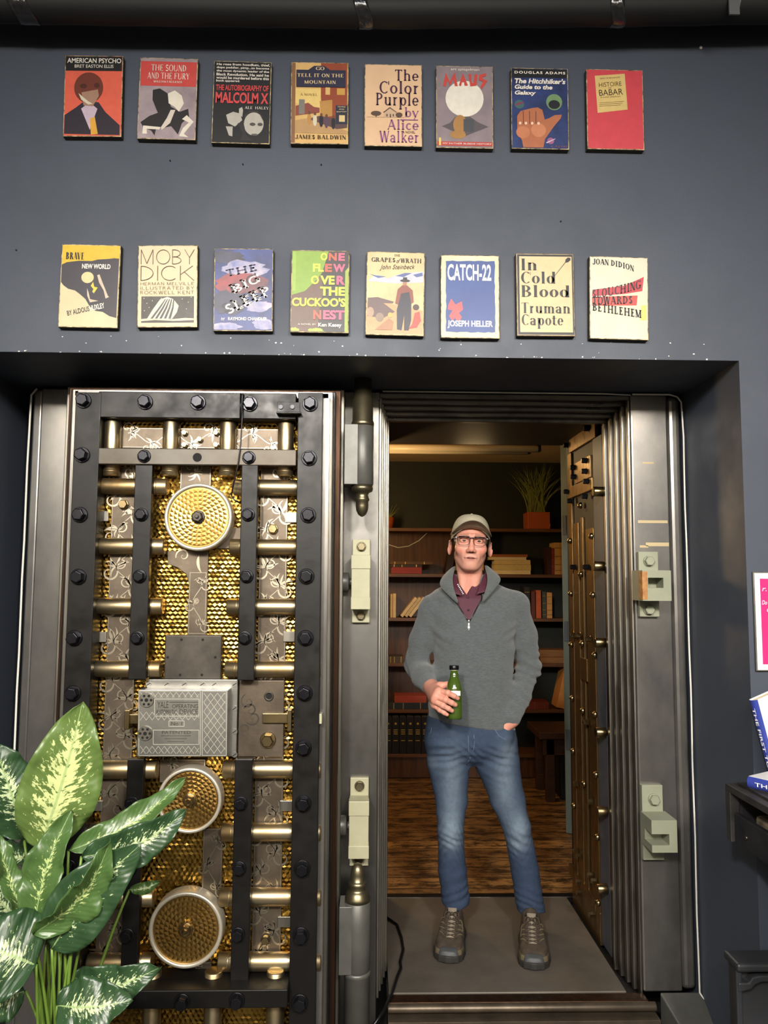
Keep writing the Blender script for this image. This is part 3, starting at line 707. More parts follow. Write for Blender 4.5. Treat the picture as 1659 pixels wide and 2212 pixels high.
# ------------------------------------------------------------------ drawn serif / monoline lettering (stroke glyphs)
def glyph(ch, T, h, S):
    """polygons and advance of one letter; cap height 1; T thick stem, h hairline, S serif reach"""
    P = []; xh = .66
    def s(x, y0, y1, f='tb', t=None):
        t = T if t is None else t
        P.append([(x - t / 2, y0), (x + t / 2, y0), (x + t / 2, y1), (x - t / 2, y1)])
        if S:
            if 'b' in f: P.append([(x - t / 2 - S, y0), (x + t / 2 + S, y0), (x + t / 2 + S, y0 + h), (x - t / 2 - S, y0 + h)])
            if 't' in f: P.append([(x - t / 2 - S, y1 - h), (x + t / 2 + S, y1 - h), (x + t / 2 + S, y1), (x - t / 2 - S, y1)])
            if 'l' in f: P.append([(x - t / 2 - S, y1 - h), (x + t / 2, y1 - h), (x + t / 2, y1), (x - t / 2 - S, y1)])
    def hz(x0, x1, y, tick=''):
        P.append([(x0, y - h / 2), (x1, y - h / 2), (x1, y + h / 2), (x0, y + h / 2)])
        if S and 'r' in tick: P.append([(x1 - h * 1.3, y - .12), (x1, y - .12), (x1, y + .12 if 'm' in tick else y), (x1 - h * 1.3, y + .12 if 'm' in tick else y)])
        if S and 'u' in tick: P.append([(x1 - h * 1.3, y), (x1, y), (x1, y + .16), (x1 - h * 1.3, y + .16)])
        if S and 'L' in tick: P.append([(x0, y - .13), (x0 + h * 1.3, y - .13), (x0 + h * 1.3, y), (x0, y)])
    def d(x0, y0, x1, y1, t):
        w = t / 2 * (1.15)
        P.append([(x0 - w, y0), (x0 + w, y0), (x1 + w, y1), (x1 - w, y1)] if y1 > y0 else [(x1 - w, y1), (x1 + w, y1), (x0 + w, y0), (x0 - w, y0)])
    def sf(x, y): 
        if S: P.append([(x - S * 1.3, y), (x + S * 1.3, y), (x + S * 1.3, y + h), (x - S * 1.3, y + h)])
    def o(cx, cy, rx, ry, a0, a1, inv=False):
        n = max(6, int(abs(a1 - a0) / 15)); 
        for i in range(n):
            q = []
            for (k, inn) in ((i, 0), (i + 1, 0), (i + 1, 1), (i, 1)):
                a = R(a0 + (a1 - a0) * k / n); c = abs(math.sin(a)) if inv else abs(math.cos(a))
                tx = T if not inv else h; ty = h if not inv else T
                q.append((cx + (rx - tx * inn) * math.cos(a), cy + (ry - ty * inn) * math.sin(a)))
            P.append(q)
    def arch(x0, x1, y):  # n-arch between stems
        o((x0 + x1) / 2, y - .22, (x1 - x0) / 2 + T / 2, .22, 0, 150); s(x1, 0, y - .2, 'b')
    L = .08 + T / 2 + S
    if ch == 'I': s(L, 0, 1); w = 2 * L
    elif ch == 'T': s(.4, 0, 1, 'b'); hz(.05, .75, 1 - h / 2, 'rL'); w = .8
    elif ch in 'CG':
        o(.48, .5, .43, .5, 48, 312); w = .88
        if S: P.append([(.8, .72), (.8 + h * 1.2, .72), (.8 + h * 1.2, 1), (.8, 1)])
        if ch == 'G': s(.8, .05, .42, 't')
    elif ch in 'BPRD':
        s(L, 0, 1); w = .82
        if ch == 'D': o(L, .5, .62, .5, -90, 90); w = L + .7
        else:
            o(L + .1, .74, .4, .26, -90, 90); hz(L, L + .1, 1 - h / 2); hz(L, L + .1, .48 + h / 2)
            if ch == 'B': o(L + .1, .26, .46, .26, -90, 90); hz(L, L + .1, h / 2); w = L + .64
            if ch == 'R': d(L + .25, .5, L + .55, 0, T); sf(L + .55, 0); w = L + .68
            if ch == 'P': w = L + .58
    elif ch == 'A': d(.1, 0, .44, 1, h); d(.44 + T * .0, 1, .78, 0, T); hz(.22, .66, .33); sf(.1, 0); sf(.78, 0); w = .9
    elif ch == 'V': d(.1, 1, .42, 0, T); d(.42, 0, .74, 1, h); sf(.1, 1 - h); sf(.74, 1 - h); w = .84
    elif ch in 'WM':
        if ch == 'W': d(.1, 1, .33, 0, T); d(.33, 0, .56, 1, h); d(.56, 1, .79, 0, T); d(.79, 0, 1.02, 1, h); sf(.1, 1 - h); sf(.56, 1 - h); sf(1.02, 1 - h); w = 1.12
        else: s(.14, 0, 1, 'b', h); d(.14, 1, .5, .05, T); d(.5, .05, .88, 1, h); s(.88, 0, 1); sf(.14, 1 - h); w = 1.0 + T / 2
    elif ch == 'N': s(.14, 0, 1, 'b', h); d(.14, 1, .72, 0, T); s(.72, 0, 1, 't', h); w = .84
    elif ch in 'EFL':
        s(L, 0, 1); w = .7 + T / 2
        if ch in 'EF': hz(L, .66, 1 - h / 2, 'r'); hz(L, .52, .52, 'rm')
        if ch in 'EL': hz(L, .68, h / 2, 'u')
    elif ch == 'H': s(L, 0, 1); s(.62 + L, 0, 1); hz(L, .62 + L, .5); w = .62 + 2 * L
    elif ch == 'J': s(.42, .2, 1, 't'); o(.24, .22, .18 + T / 2, .24, -180, 0); w = .58
    elif ch == 'O': o(.48, .5, .44, .5, 0, 360); w = .94
    elif ch == 'S': o(.36, .74, .27, .26, 30, 270, True); o(.36, .26, .3, .26, -150, 90, True); w = .7
    elif ch == 'U': s(L, .3, 1, 't'); s(.62 + L, .3, 1, 't', h); o(L + .31, .33, .31 + T / 2, .33, 180, 360); w = .62 + 2 * L
    elif ch == 'Y': d(.1, 1, .4, .45, T); d(.4, .45, .7, 1, h); s(.4, 0, .48, 'b'); sf(.1, 1 - h); sf(.7, 1 - h); w = .8
    elif ch == 'K': s(L, 0, 1); d(L, .4, .72, 1, h); d(L + .2, .58, .78, 0, T); sf(.72, 1 - h); sf(.78, 0); w = .9
    elif ch == 'a': s(.52, 0, .46, 'b'); o(.33, .44, .19 + T / 2, .22, 0, 165); o(.28, .19, .23, .19, 40, 330); w = .64 + T / 2
    elif ch == 'b': s(L, 0, 1.02, 'l'); o(L + .24, xh / 2, .3, xh / 2, 0, 360); w = L + .6
    elif ch == 'c': o(.36, xh / 2, .31, xh / 2, 48, 312); w = .64
    elif ch == 'd': s(.62, 0, 1.02, 'lb'); o(.36, xh / 2, .31, xh / 2, 0, 360); w = .72 + T / 2
    elif ch == 'e': o(.36, xh / 2, .31, xh / 2, 0, 318); hz(.1, .64, xh / 2); w = .7
    elif ch == 'h': s(L, 0, 1.02, 'lb'); arch(L, L + .4, xh); w = L * 2 + .4
    elif ch == 'n': s(L, 0, xh, 'lb'); arch(L, L + .4, xh); w = L * 2 + .4
    elif ch == 'm': s(L, 0, xh, 'lb'); arch(L, L + .38, xh); arch(L + .38, L + .76, xh); w = L * 2 + .76
    elif ch == 'i': s(L, 0, xh, 'lb'); o(L, .88, T * .6, T * .6, 0, 360); w = 2 * L
    elif ch == 'k': s(L, 0, 1.02, 'lb'); d(L, .25, .58, xh, h); d(L + .14, .38, .64, 0, T); sf(.62, 0); sf(.56, xh - h); w = .74
    elif ch == 'l': s(L, 0, 1.02, 'lb'); w = 2 * L
    elif ch == 'o': o(.37, xh / 2, .32, xh / 2, 0, 360); w = .74
    elif ch == 'p': s(L, -.32, xh, 'lb'); o(L + .26, xh / 2, .3, xh / 2, 0, 360); w = L + .62
    elif ch == 'r': s(L, 0, xh, 'lb'); o(L + .2, xh - .2, .2, .2, 60, 160); w = L + .36
    elif ch == 't': s(L, .1, .88, ''); hz(.02, L + .26, xh - h / 2); o(L + .14, .15, .14 + T / 2, .15, 180, 320); w = L + .32
    elif ch == 'u': s(L, .2, xh, 'l'); o(L + .2, .22, .2 + T / 2, .22, 180, 360); s(L + .4, 0, xh, 'lb'); w = 2 * L + .4
    elif ch == 'w': d(.1, xh, .27, 0, T); d(.27, 0, .44, xh, h); d(.44, xh, .61, 0, T); d(.61, 0, .78, xh, h); w = .86
    elif ch == 'y': d(.1, xh, .36, 0, T); d(.2, -.3, .62, xh, h); sf(.1, xh - h); sf(.62, xh - h); w = .7
    else: w = .34
    return P, w
def serif_text(s, x0, x1, z0, z1, T=.17, h=.035, S=.06, gap=.03):
    out = []; x = 0
    for ch in s:
        P, w = glyph(ch, T, h, S)
        out += [[(px + x, py) for px, py in p] for p in P]; x += w + gap
    pts = [p for q in out for p in q]
    if not pts: return []
    a = min(p[0] for p in pts); b = max(p[0] for p in pts)
    lo = 0.0
    return [[(x0 + (px - a) / (b - a) * (x1 - x0), z0 + (py - lo) * (z1 - z0)) for px, py in q] for q in out]

# ------------------------------------------------------------------ book-cover plaques on the wall
PT = 0.024
M_edge = mat('worn_plaque_edge', '#cdb78c', 0.7, col2='#2a241a', scale=55, detail=5)
M_side = mat('shaded_plaque_side', '#26221b', 0.7, col2='#4a4232', scale=20)  # shadow on the plaque undersides is put into this side colour
def dim(c): return '#' + ''.join('%02x' % int(int(c[i:i + 2], 16) * .92) for i in (1, 3, 5))
def ink(c, rough=.42, var=.12): return mat('print_' + c.strip('#'), dim(c), rough, var=var, scale=35)
def cloud(name, c1, c2, sc=14): return mat(name, dim(c1), .42, col2=dim(c2), scale=sc, detail=6)
def plaque(corners, base, label, ops, sides=None):
    q = [at(u, v, DW - PT) for u, v in corners]        # TL TR BR BL
    cx = sum(p.x for p in q) / 4; cz = sum(p.z for p in q) / 4
    W = ((q[1] - q[0]).length + (q[2] - q[3]).length) / 2; H = ((q[3] - q[0]).length + (q[2] - q[1]).length) / 2
    dv = (q[1] - q[0]) + (q[2] - q[3]); ang = math.atan2(dv.z, dv.x)
    dw = (q[0] - q[3]) + (q[1] - q[2]); ang = (ang + math.atan2(-dw.x, dw.z)) / 2
    root = empty('book_plaque', (cx, DW, cz), label, 'wall plaque', None, -ang)
    root['group'] = 'book cover plaques on the blue wall'
    rng = random.Random(int(corners[0][0] * 7 + corners[0][1]))
    mb = MB().box(-W / 2, W / 2, -PT + .0012, 0, -H / 2, H / 2, 1)
    mb.box(-W / 2, W / 2, -PT, -PT + .0011, -H / 2, H / 2, 0)
    mb.build('block', [sides or M_edge, M_side], root, .0015)
    # printed sheet with a slightly nibbled edge
    e = []; n = 18
    for (a, b) in (((0, 1), (1, 1)), ((1, 1), (1, 0)), ((1, 0), (0, 0)), ((0, 0), (0, 1))):
        for i in range(n):
            t = i / n; u = a[0] + (b[0] - a[0]) * t; v = a[1] + (b[1] - a[1]) * t; k = .010 + .007 * rng.random() ** 2
            e.append((max(k, min(1 - k, u)), max(k * .7, min(1 - k * .7, v))))
    def U(u, v): return ((u - .5) * W, (.5 - v) * H)
    mb = MB().flat([U(u, v) for u, v in e][::-1], -PT - .0004); mb.build('cover_sheet', base if not isinstance(base, str) else ink(base), root, fix=False)
    groups = {}
    y = -PT - .0006
    for op in ops:
        kind, part = op[0], op[1]
        g = groups.setdefault(part, (MB(), []))
        mbx, ms = g
        m = op[-1] if not isinstance(op[-1], dict) else op[-2]; opt = op[-1] if isinstance(op[-1], dict) else {}
        m = m if not isinstance(m, str) else ink(m)
        if m not in ms: ms.append(m)
        mi = ms.index(m); y -= .00012
        polys = []
        if kind == 'rect': u0, v0, u1, v1 = op[2:6]; polys = [[(u0, v1), (u1, v1), (u1, v0), (u0, v0)]]
        elif kind == 'poly': polys = [op[2]]
        elif kind == 'ell':
            cu, cv, ru, rv = op[2:6]; polys = [[(cu + ru * math.cos(a * math.pi / 14), cv - rv * math.sin(a * math.pi / 14)) for a in range(28)]]
        elif kind == 'txt':
            s, u0, v0, u1, v1 = op[2:7]
            vs, fs = text2d(s, u0, u1, -v1, -v0, opt.get('shear', 0), opt.get('bold', 0), opt.get('space', 1))
            vs = [(a, -b) for a, b in vs]; polys = [[vs[i] for i in f] for f in fs]
        elif kind == 'ser':
            s, u0, v0, u1, v1 = op[2:7]
            pl = serif_text(s, u0, u1, -v1, -v0, opt.get('T', .17), opt.get('h', .035), opt.get('S', .06), opt.get('gap', .03))
            polys = [[(a, -b) for a, b in q_] for q_ in pl]
        if opt.get('slope') or opt.get('rot') or opt.get('curve'):
            pts = [p for q_ in polys for p in q_]; cu = (min(p[0] for p in pts) + max(p[0] for p in pts)) / 2; cv = (min(p[1] for p in pts) + max(p[1] for p in pts)) / 2
            def tr(p):
                u, v = p; a = R(opt.get('rot', 0))
                if a:
                    du, dv2 = (u - cu) * W, (v - cv) * H
                    u, v = cu + (du * math.cos(a) + dv2 * math.sin(a)) / W, cv + (-du * math.sin(a) + dv2 * math.cos(a)) / H
                return (u, v - opt.get('slope', 0) * (u - cu) + opt.get('curve', 0) * (u - cu) ** 2)
            polys = [[tr(p) for p in q_] for q_ in polys]
        yy = y
        for q_ in polys: mbx.add([(U(u, v)[0], yy, U(u, v)[1]) for u, v in q_], [tuple(range(len(q_)))], mi)
    for part, (mbx, ms) in groups.items():
        bm = mbx.build(part, ms, root, fix=False)
        me = bm.data     # face every printed polygon towards the room
        b = bmesh.new(); b.from_mesh(me)
        for f in b.faces:
            f.normal_update()
            if f.normal.y > 0: f.normal_flip()
        b.to_mesh(me); b.free()
    return root
A, TI, AU, LE = 'cover_art', 'title', 'author_name', 'small_lettering'
C = lambda *p: list(zip(p[0::2], p[1::2]))
cream, black, white, red = '#e3c898', '#1b1a1b', '#efe6da', '#c8473f'
plaque(C(141, 120, 266, 121, 262, 296, 136, 294), '#e0624c', 'plaque with a black title band over an orange field and dark suited figure', [
    ('rect', A, .012, .01, .985, .19, black),
    ('poly', A, C(.02, .97, .02, .74, .22, .64, .36, .56, .60, .58, .72, .70, .97, .86, .97, .98), '#2d2530'),
    ('poly', A, C(.30, .66, .46, .92, .58, .66, .44, .58), '#c9b4c4'), ('ell', A, .42, .40, .25, .19, '#6e3426'), ('poly', A, C(.30, .46, .34, .62, .50, .63, .60, .5, .58, .42), '#a5806a'),
    ('ell', A, .33, .38, .06, .03, '#4a221b'), ('ell', A, .56, .37, .05, .03, '#4a221b'),
    ('poly', A, C(.46, .78, .54, .76, .60, .97, .48, .98), '#e0a63c'), ('poly', A, C(.25, .47, .30, .5, .42, .57, .5, .6, .42, .61, .30, .55), '#d9ceb4'),
    ('txt', TI, 'AMERICAN PSYCHO', .04, .035, .97, .095, white, {'bold': .012}), ('txt', AU, 'BRET EASTON ELLIS', .17, .115, .84, .155, white)])
M_wash = cloud('mauve_wash', '#a8989c', '#8a7a80', 16)
plaque(C(301, 123, 427, 128, 423, 304, 298, 298), M_wash, 'plaque with a red upper third over a mauve grey drawing with a black shadow', [
    ('rect', A, .02, .045, .98, .35, '#c94843'),
    ('poly', A, C(.05, .80, .2, .72, .34, .68, .24, .52, .24, .40, .36, .38, .50, .44, .56, .60, .72, .66, .86, .62, .88, .72, .76, .80, .70, .94, .58, .84, .32, .88, .30, .96, .24, .90, .10, .86), '#221f21'),
    ('poly', A, C(.50, .44, .62, .40, .74, .46, .78, .56, .70, .66, .62, .60, .52, .56), '#e5dccb'), ('poly', A, C(.56, .64, .64, .64, .56, .80, .42, .89, .40, .86, .50, .74), '#d6c9bb'),
    ('poly', A, C(.76, .75, .84, .70, .96, .78, .80, .93, .88, .97, .72, .96, .78, .86, .88, .79), '#e5dccb'), ('poly', A, C(.10, .84, .40, .855, .38, .885, .16, .88, .17, .94, .09, .94), '#e5dccb'),
    ('ser', TI, 'THE SOUND', .20, .085, .80, .165, white, {'T': .14, 'h': .05, 'S': .03}), ('ser', TI, 'AND THE FURY', .14, .185, .86, .265, white, {'T': .14, 'h': .05, 'S': .03}),
    ('ser', AU, 'WILLIAM FAULKNER', .25, .283, .74, .31, white, {'T': .16, 'h': .06, 'S': .05})])
gr = '#b5b0a6'
plaque(C(462, 131, 587, 135, 582, 312, 457, 308), '#1d1c1d', 'black plaque crowded with white text above tall red capitals', [
    ('ell', A, .72, .76, .17, .14, gr), ('poly', A, C(.56, .70, .62, .62, .80, .62, .88, .72, .86, .66, .78, .60, .64, .60, .56, .66), '#3a3836'), ('ell', A, .70, .765, .05, .02, '#4a4744'), ('ell', A, .83, .765, .045, .02, '#4a4744'),
    ('ell', A, .74, .89, .06, .012, '#5f5b55'), ('poly', A, C(.24, .66, .36, .62, .48, .64, .52, .72, .40, .80, .28, .76), gr), ('poly', A, C(.46, .66, .46, .58, .51, .56, .53, .60, .52, .68), gr), ('poly', A, C(.24, .80, .36, .80, .36, .92, .30, .91), gr),
    ('poly', A, C(.44, .76, .54, .74, .60, .90, .72, .97, .50, .97, .54, .88), '#2a2828')] +
    [('txt', LE, s, .05, .028 + k * .041, w, .028 + k * .041 + .033, white, {'bold': .02}) for k, (s, w) in enumerate((('He rose from hoodlum, thief,', .97), ('dope peddler, pimp...to become', .96), ('the most dynamic leader of the', .96), ('Black Revolution. He said he', .96), ('would be murdered before this', .96), ('book appeared.', .46)))] + [
    ('txt', TI, 'THE AUTOBIOGRAPHY OF', .05, .295, .96, .365, '#d2484a', {'bold': .02}), ('txt', TI, 'MALCOLM X', .05, .385, .96, .52, '#d2484a', {'bold': .03}), ('ser', AU, 'ALEX HALEY', .56, .552, .97, .585, white, {'T': .15, 'h': .05, 'S': .05})])
plaque(C(629, 134, 753, 136, 752, 312, 628, 310), '#d9b06e', 'tan plaque with a navy title banner over a yellow street scene', [
    ('rect', A, .012, .01, .075, .99, '#8a5f40'), ('poly', A, C(.08, .50, .08, .33, .52, .33, .52, .58, .30, .56), '#e3c477'),
    ('poly', A, C(.08, .54, .30, .50, .40, .55, .50, .56, .50, .62, .08, .66), '#8d4a3e'), ('rect', A, .14, .46, .24, .64, '#7d7a72'), ('poly', A, C(.52, .01, .98, .01, .98, .70, .54, .70, .52, .40), '#94462c'),
    ('poly', A, C(.50, .48, .72, .46, .72, .66, .52, .68), '#b98949'), ('rect', A, .60, .30, .68, .40, '#d9b06e'), ('rect', A, .80, .32, .94, .40, '#c79a4a'), ('poly', A, C(.08, .72, .50, .66, .80, .80, .98, .84, .98, .88, .08, .87), '#b99262'),
    ('poly', A, C(.30, .70, .80, .82, .98, .80, .98, .72, .50, .66), '#5d4444'), ('rect', A, .78, .53, .985, .76, '#2a2b3c'), ('rect', A, .84, .65, .94, .73, '#dcc288')] +
    [('ell', A, u, .70 + .012 * k, .035, .075, c) for k, (u, c) in enumerate(((.32, '#b8874a'), (.42, '#d6cbb0'), (.53, '#23202a'), (.62, '#5a4258'), (.74, '#23202a')))] + [('ell', A, u, .625 + .012 * k, .022, .02, '#6b4530') for k, u in enumerate((.32, .42, .53, .62, .74))] + [
    ('poly', A, C(.09, .10, .30, .10, .40, .05, .58, .05, .68, .10, .95, .10, .95, .31, .09, .31), '#2c2b42'),
    ('ser', TI, 'GO', .43, .062, .58, .102, cream, {'T': .2, 'h': .07}), ('ser', TI, 'TELL IT ON THE', .11, .145, .91, .19, cream, {'T': .2, 'h': .07}), ('ser', TI, 'MOUNTAIN', .23, .23, .78, .272, cream, {'T': .2, 'h': .07}),
    ('ser', LE, 'A NOVEL', .16, .39, .46, .415, '#a2814c', {'T': .16, 'h': .06}), ('ser', AU, 'JAMES BALDWIN', .08, .898, .96, .945, '#3a2a1c', {'T': .2, 'h': .06}),
    ('txt', LE, 'TEMPLE', .81, .545, .95, .56, cream), ('txt', LE, 'FREE', .84, .575, .93, .59, cream), ('txt', LE, 'BAPTIST', .80, .605, .97, .62, cream)])
pu, pl_ = '#43243f', '#8d5686'
o5 = {'T': .165, 'h': .065, 'S': .05}
plaque(C(788, 139, 912, 140, 911, 317, 787, 315), cloud('peach_paper', '#e0bd98', '#d3ad8a', 8), 'peach plaque with large purple serif words and a tiny house drawing', [
    ('rect', A, .04, .648, .70, .652, '#6b5340'), ('poly', A, C(.34, .65, .34, .585, .44, .53, .55, .585, .55, .65), '#c9a98c'), ('poly', A, C(.32, .59, .44, .525, .57, .59, .55, .59, .44, .54, .34, .595), '#4f3a30'),
    ('rect', A, .38, .61, .40, .64, '#4f3a30'), ('rect', A, .44, .61, .46, .65, '#4f3a30'), ('rect', A, .49, .61, .51, .64, '#4f3a30'), ('ell', A, .20, .605, .09, .03, '#5b463a'), ('rect', A, .195, .61, .21, .648, '#4f3a30'), ('ell', A, .60, .62, .06, .03, '#5b463a'),
    ('ser', TI, 'The', .53, .065, .94, .20, pu, o5), ('ser', TI, 'Color', .26, .21, .94, .36, pu, o5), ('ser', TI, 'Purple', .20, .355, .94, .505, pu, o5),
    ('ser', AU, 'by', .70, .53, .94, .645, pl_, o5), ('rect', AU, .62, .675, .93, .685, pl_), ('ser', AU, 'Alice', .40, .68, .94, .80, pl_, o5), ('ser', AU, 'Walker', .26, .82, .94, .955, pl_, o5), ('txt', LE, 'A NOVEL', .66, .815, .88, .845, pu)])
plaque(C(942, 142, 1065, 144, 1065, 321, 942, 319), cloud('mauve_paper', '#8f8084', '#7d7278', 18), 'mauve plaque with jagged red letters over a plain white disc', [
    ('ell', A, .50, .40, .335, .22, '#e6dfd2'), ('poly', A, C(.10, .74, .24, .70, .34, .62, .60, .62, .72, .68, .92, .74, .70, .80, .50, .86, .30, .80), '#5a5256'),
    ('ell', A, .42, .72, .12, .12, '#a97c46'), ('ell', A, .38, .84, .14, .05, '#a97c46'), ('rect', A, .48, .65, .66, .80, '#4a4c52'), 
    ('rect', A, .02, .925, .985, .975, '#b9433e'), ('rect', A, .05, .88, .085, .972, '#e0c56f'),
    ('txt', AU, 'art spiegelman', .26, .028, .76, .065, white), ('poly', TI, C(.12, .25, .17, .09, .24, .20, .33, .08, .38, .25, .33, .25, .30, .16, .245, .25, .20, .18, .165, .26), '#c8463f'),
    ('poly', TI, C(.40, .24, .47, .09, .56, .24, .50, .245, .49, .20, .455, .20, .44, .25), '#c8463f'), ('poly', TI, C(.57, .10, .62, .10, .62, .20, .66, .21, .68, .10, .73, .10, .71, .24, .60, .25), '#c8463f'),
    ('poly', TI, C(.88, .085, .76, .11, .75, .17, .83, .19, .78, .25, .80, .285, .90, .18, .82, .155, .82, .13, .88, .12), '#c8463f'), ('txt', LE, 'MY FATHER BLEEDS HISTORY', .12, .94, .97, .96, white)])
sky = cloud('starry_blue', '#2c3f78', '#1b2548', 12)
plaque(C(1104, 147, 1228, 148, 1228, 323, 1105, 321), sky, 'dark blue plaque with rounded white lettering, small planets and a flesh coloured shape', [
    ('rect', A, .02, .012, .98, .12, '#17181d'), ('ell', A, .75, .42, .14, .10, '#6f8f63'), ('ell', A, .75, .45, .10, .055, '#1a1d22'), ('ell', A, .14, .455, .085, .055, '#3f6160'), ('poly', A, C(.07, .45, .20, .42, .22, .44, .08, .475), '#7a3a57'), ('ell', A, .68, .90, .06, .04, '#9a5c85'), ('poly', A, C(.60, .92, .76, .87, .76, .875, .61, .93), '#e0d2d8'),
    ('poly', A, C(.10, .60, .16, .54, .26, .52, .36, .50, .46, .49, .54, .52, .58, .64, .66, .62, .76, .58, .88, .575, .86, .62, .74, .72, .66, .80, .58, .88, .55, .985, .20, .985, .18, .90, .10, .80), '#b06a48'),
    ('ell', A, .20, .80, .12, .075, '#c27a55'), ('ell', A, .47, .77, .13, .085, '#c8815b')] + [('rect', A, u, .54, u + .012, .70, '#6b3423') for u in (.20, .31, .42)] + [('ell', A, u, .69, .022, .018, '#e8c9b0') for u in (.15, .25, .36, .47)] + [
    ('txt', AU, 'DOUGLAS ADAMS', .06, .045, .95, .078, white, {'bold': .03, 'space': 1.3}), ('txt', TI, "The Hitchhiker's", .06, .135, .95, .20, white, {'bold': .035, 'shear': .18}), ('txt', TI, 'Guide to the', .06, .215, .72, .27, white, {'bold': .035, 'shear': .18}), ('txt', TI, 'Galaxy', .06, .29, .43, .355, white, {'bold': .035, 'shear': .18}),
    ('txt', LE, 'a novel', .68, .955, .96, .98, '#a8573f', {'space': 1.5, 'shear': .2})])
plaque(C(1267, 150, 1389, 151, 1391, 324, 1268, 322), '#cf4650', 'bright red plaque with a tilted yellow sheet of hand lettering', [
    ('poly', A, C(.19, .55, .15, .085, .68, .05, .72, .50), '#dcc07a'),
    ('txt', TI, 'HISTOIRE', .22, .16, .62, .215, '#3b2a22', {'rot': 5}), ('txt', TI, 'DE', .39, .225, .44, .243, '#3b2a22', {'rot': 5}), ('txt', TI, 'BABAR', .22, .25, .64, .325, '#3b2a22', {'rot': 5}),
    ('txt', LE, 'le petit elephant', .24, .335, .60, .36, '#7a5a38', {'rot': 5, 'shear': .2}), ('txt', AU, 'JEAN DE BRUNHOFF', .24, .10, .60, .122, '#7a5a38', {'rot': 5})] +
    [('rect', LE, .22, .41 + k * .022, .66 - .03 * k, .414 + k * .022, '#8a6a42', {'rot': 5}) for k in range(3)])
# lower row
plaque(C(134, 527, 261, 530, 254, 709, 125, 706), cloud('cream_paper_a', '#d6c8a2', '#c9b992', 9), 'cream plaque with a yellow top and a torn charcoal diagonal patch', [
    ('poly', A, C(.015, .26, .015, .012, .985, .012, .985, .18), '#d9b52f'),
    ('poly', A, C(.015, .25, .10, .22, .30, .20, .52, .20, .62, .18, .80, .17, .90, .16, .98, .165, .975, .88, .86, .86, .74, .81, .62, .80, .52, .75, .44, .66, .34, .60, .26, .56, .14, .54, .06, .50, .015, .46), '#3c3740'),
    ('ell', A, .46, .40, .105, .068, '#dcc894'), ('poly', A, C(.62, .37, .66, .36, .72, .46, .82, .62, .84, .63, .78, .65, .74, .55, .66, .46), '#cbb9a0'), ('poly', A, C(.46, .53, .49, .58, .52, .66, .66, .68, .52, .70, .47, .62), '#cbb9a0'), ('poly', A, C(.52, .50, .56, .45, .58, .51, .64, .52, .58, .59, .55, .57, .57, .54), '#d6c23f'),
    ('ser', TI, 'BRAVE', .08, .10, .38, .185, '#33261c', {'T': .3, 'h': .05, 'S': .04}), ('txt', TI, 'NEW WORLD', .36, .235, .84, .295, white, {'bold': .03}), ('txt', AU, 'BY ALDOUS', .14, .775, .52, .835, '#3a3431', {'bold': .015, 'rot': 14}), ('txt', AU, 'HUXLEY', .52, .72, .77, .785, white, {'bold': .025, 'rot': 14})])
ml = {'T': .034, 'h': .034, 'S': 0}; bn = '#5a3d27'; ms = {'T': .07, 'h': .07, 'S': 0, 'gap': .1}
night = cloud('engraved_night', '#3a342e', '#4a443c', 30)
plaque(C(297, 529, 425, 531, 428, 708, 298, 706), cloud('cream_paper_b', '#d8c6a2', '#cbb894', 8), 'cream plaque with thin brown capitals above a dark picture of a pale mound', [
    ('rect', A, .065, .625, .945, .945, night), ('poly', A, C(.16, .90, .26, .78, .38, .66, .50, .632, .60, .66, .69, .74, .66, .82, .58, .90), '#d8cfbc'), ('poly', A, C(.065, .90, .3, .885, .55, .905, .8, .888, .945, .895, .945, .915, .6, .925, .3, .912, .065, .925), '#cfc5ae')] +
    [('poly', A, C(.22 + k * .075, .895, .36 + k * .055, .76, .46 + k * .035, .66, .475 + k * .035, .66, .385 + k * .055, .77, .26 + k * .075, .895), '#4a4a4c') for k in range(5)] + [('ell', A, u, v, .007, .005, '#e6dcc6') for u, v in ((.11, .65), (.16, .71), (.25, .68), (.12, .80), (.75, .66), (.85, .70), (.82, .78), (.40, .65), (.20, .76), (.90, .64))] + [
    ('ser', TI, 'MOBY', .05, .055, .95, .235, bn, ml), ('ser', TI, 'DICK', .05, .255, .95, .435, bn, ml),
    ('ser', AU, 'HERMAN MELVILLE', .05, .455, .945, .49, bn, ms), ('ser', LE, 'ILLUSTRATED BY', .05, .507, .945, .545, bn, ms), ('ser', LE, 'ROCKWELL KENT', .05, .56, .945, .60, bn, ms)])
blue_c = cloud('blue_cloud_print', '#43518f', '#2c2f52', 11)
pk = cloud('pale_cloud_print', '#b9aebb', '#6571a8', 22); rd = cloud('red_cloud_print', '#a4474a', '#54424c', 16); dk = cloud('dark_cloud_print', '#37353c', '#4a4a62', 14)
def blob(cu, cv, ru, rv, seed):
    r_ = random.Random(seed); return [(min(.985, max(.015, cu + ru * math.cos(a * math.pi / 12) * (.75 + .35 * r_.random()))), min(.985, max(.015, cv - rv * math.sin(a * math.pi / 12) * (.75 + .35 * r_.random())))) for a in range(24)]
sl = {'T': .16, 'h': .14, 'S': .07, 'rot': 26}
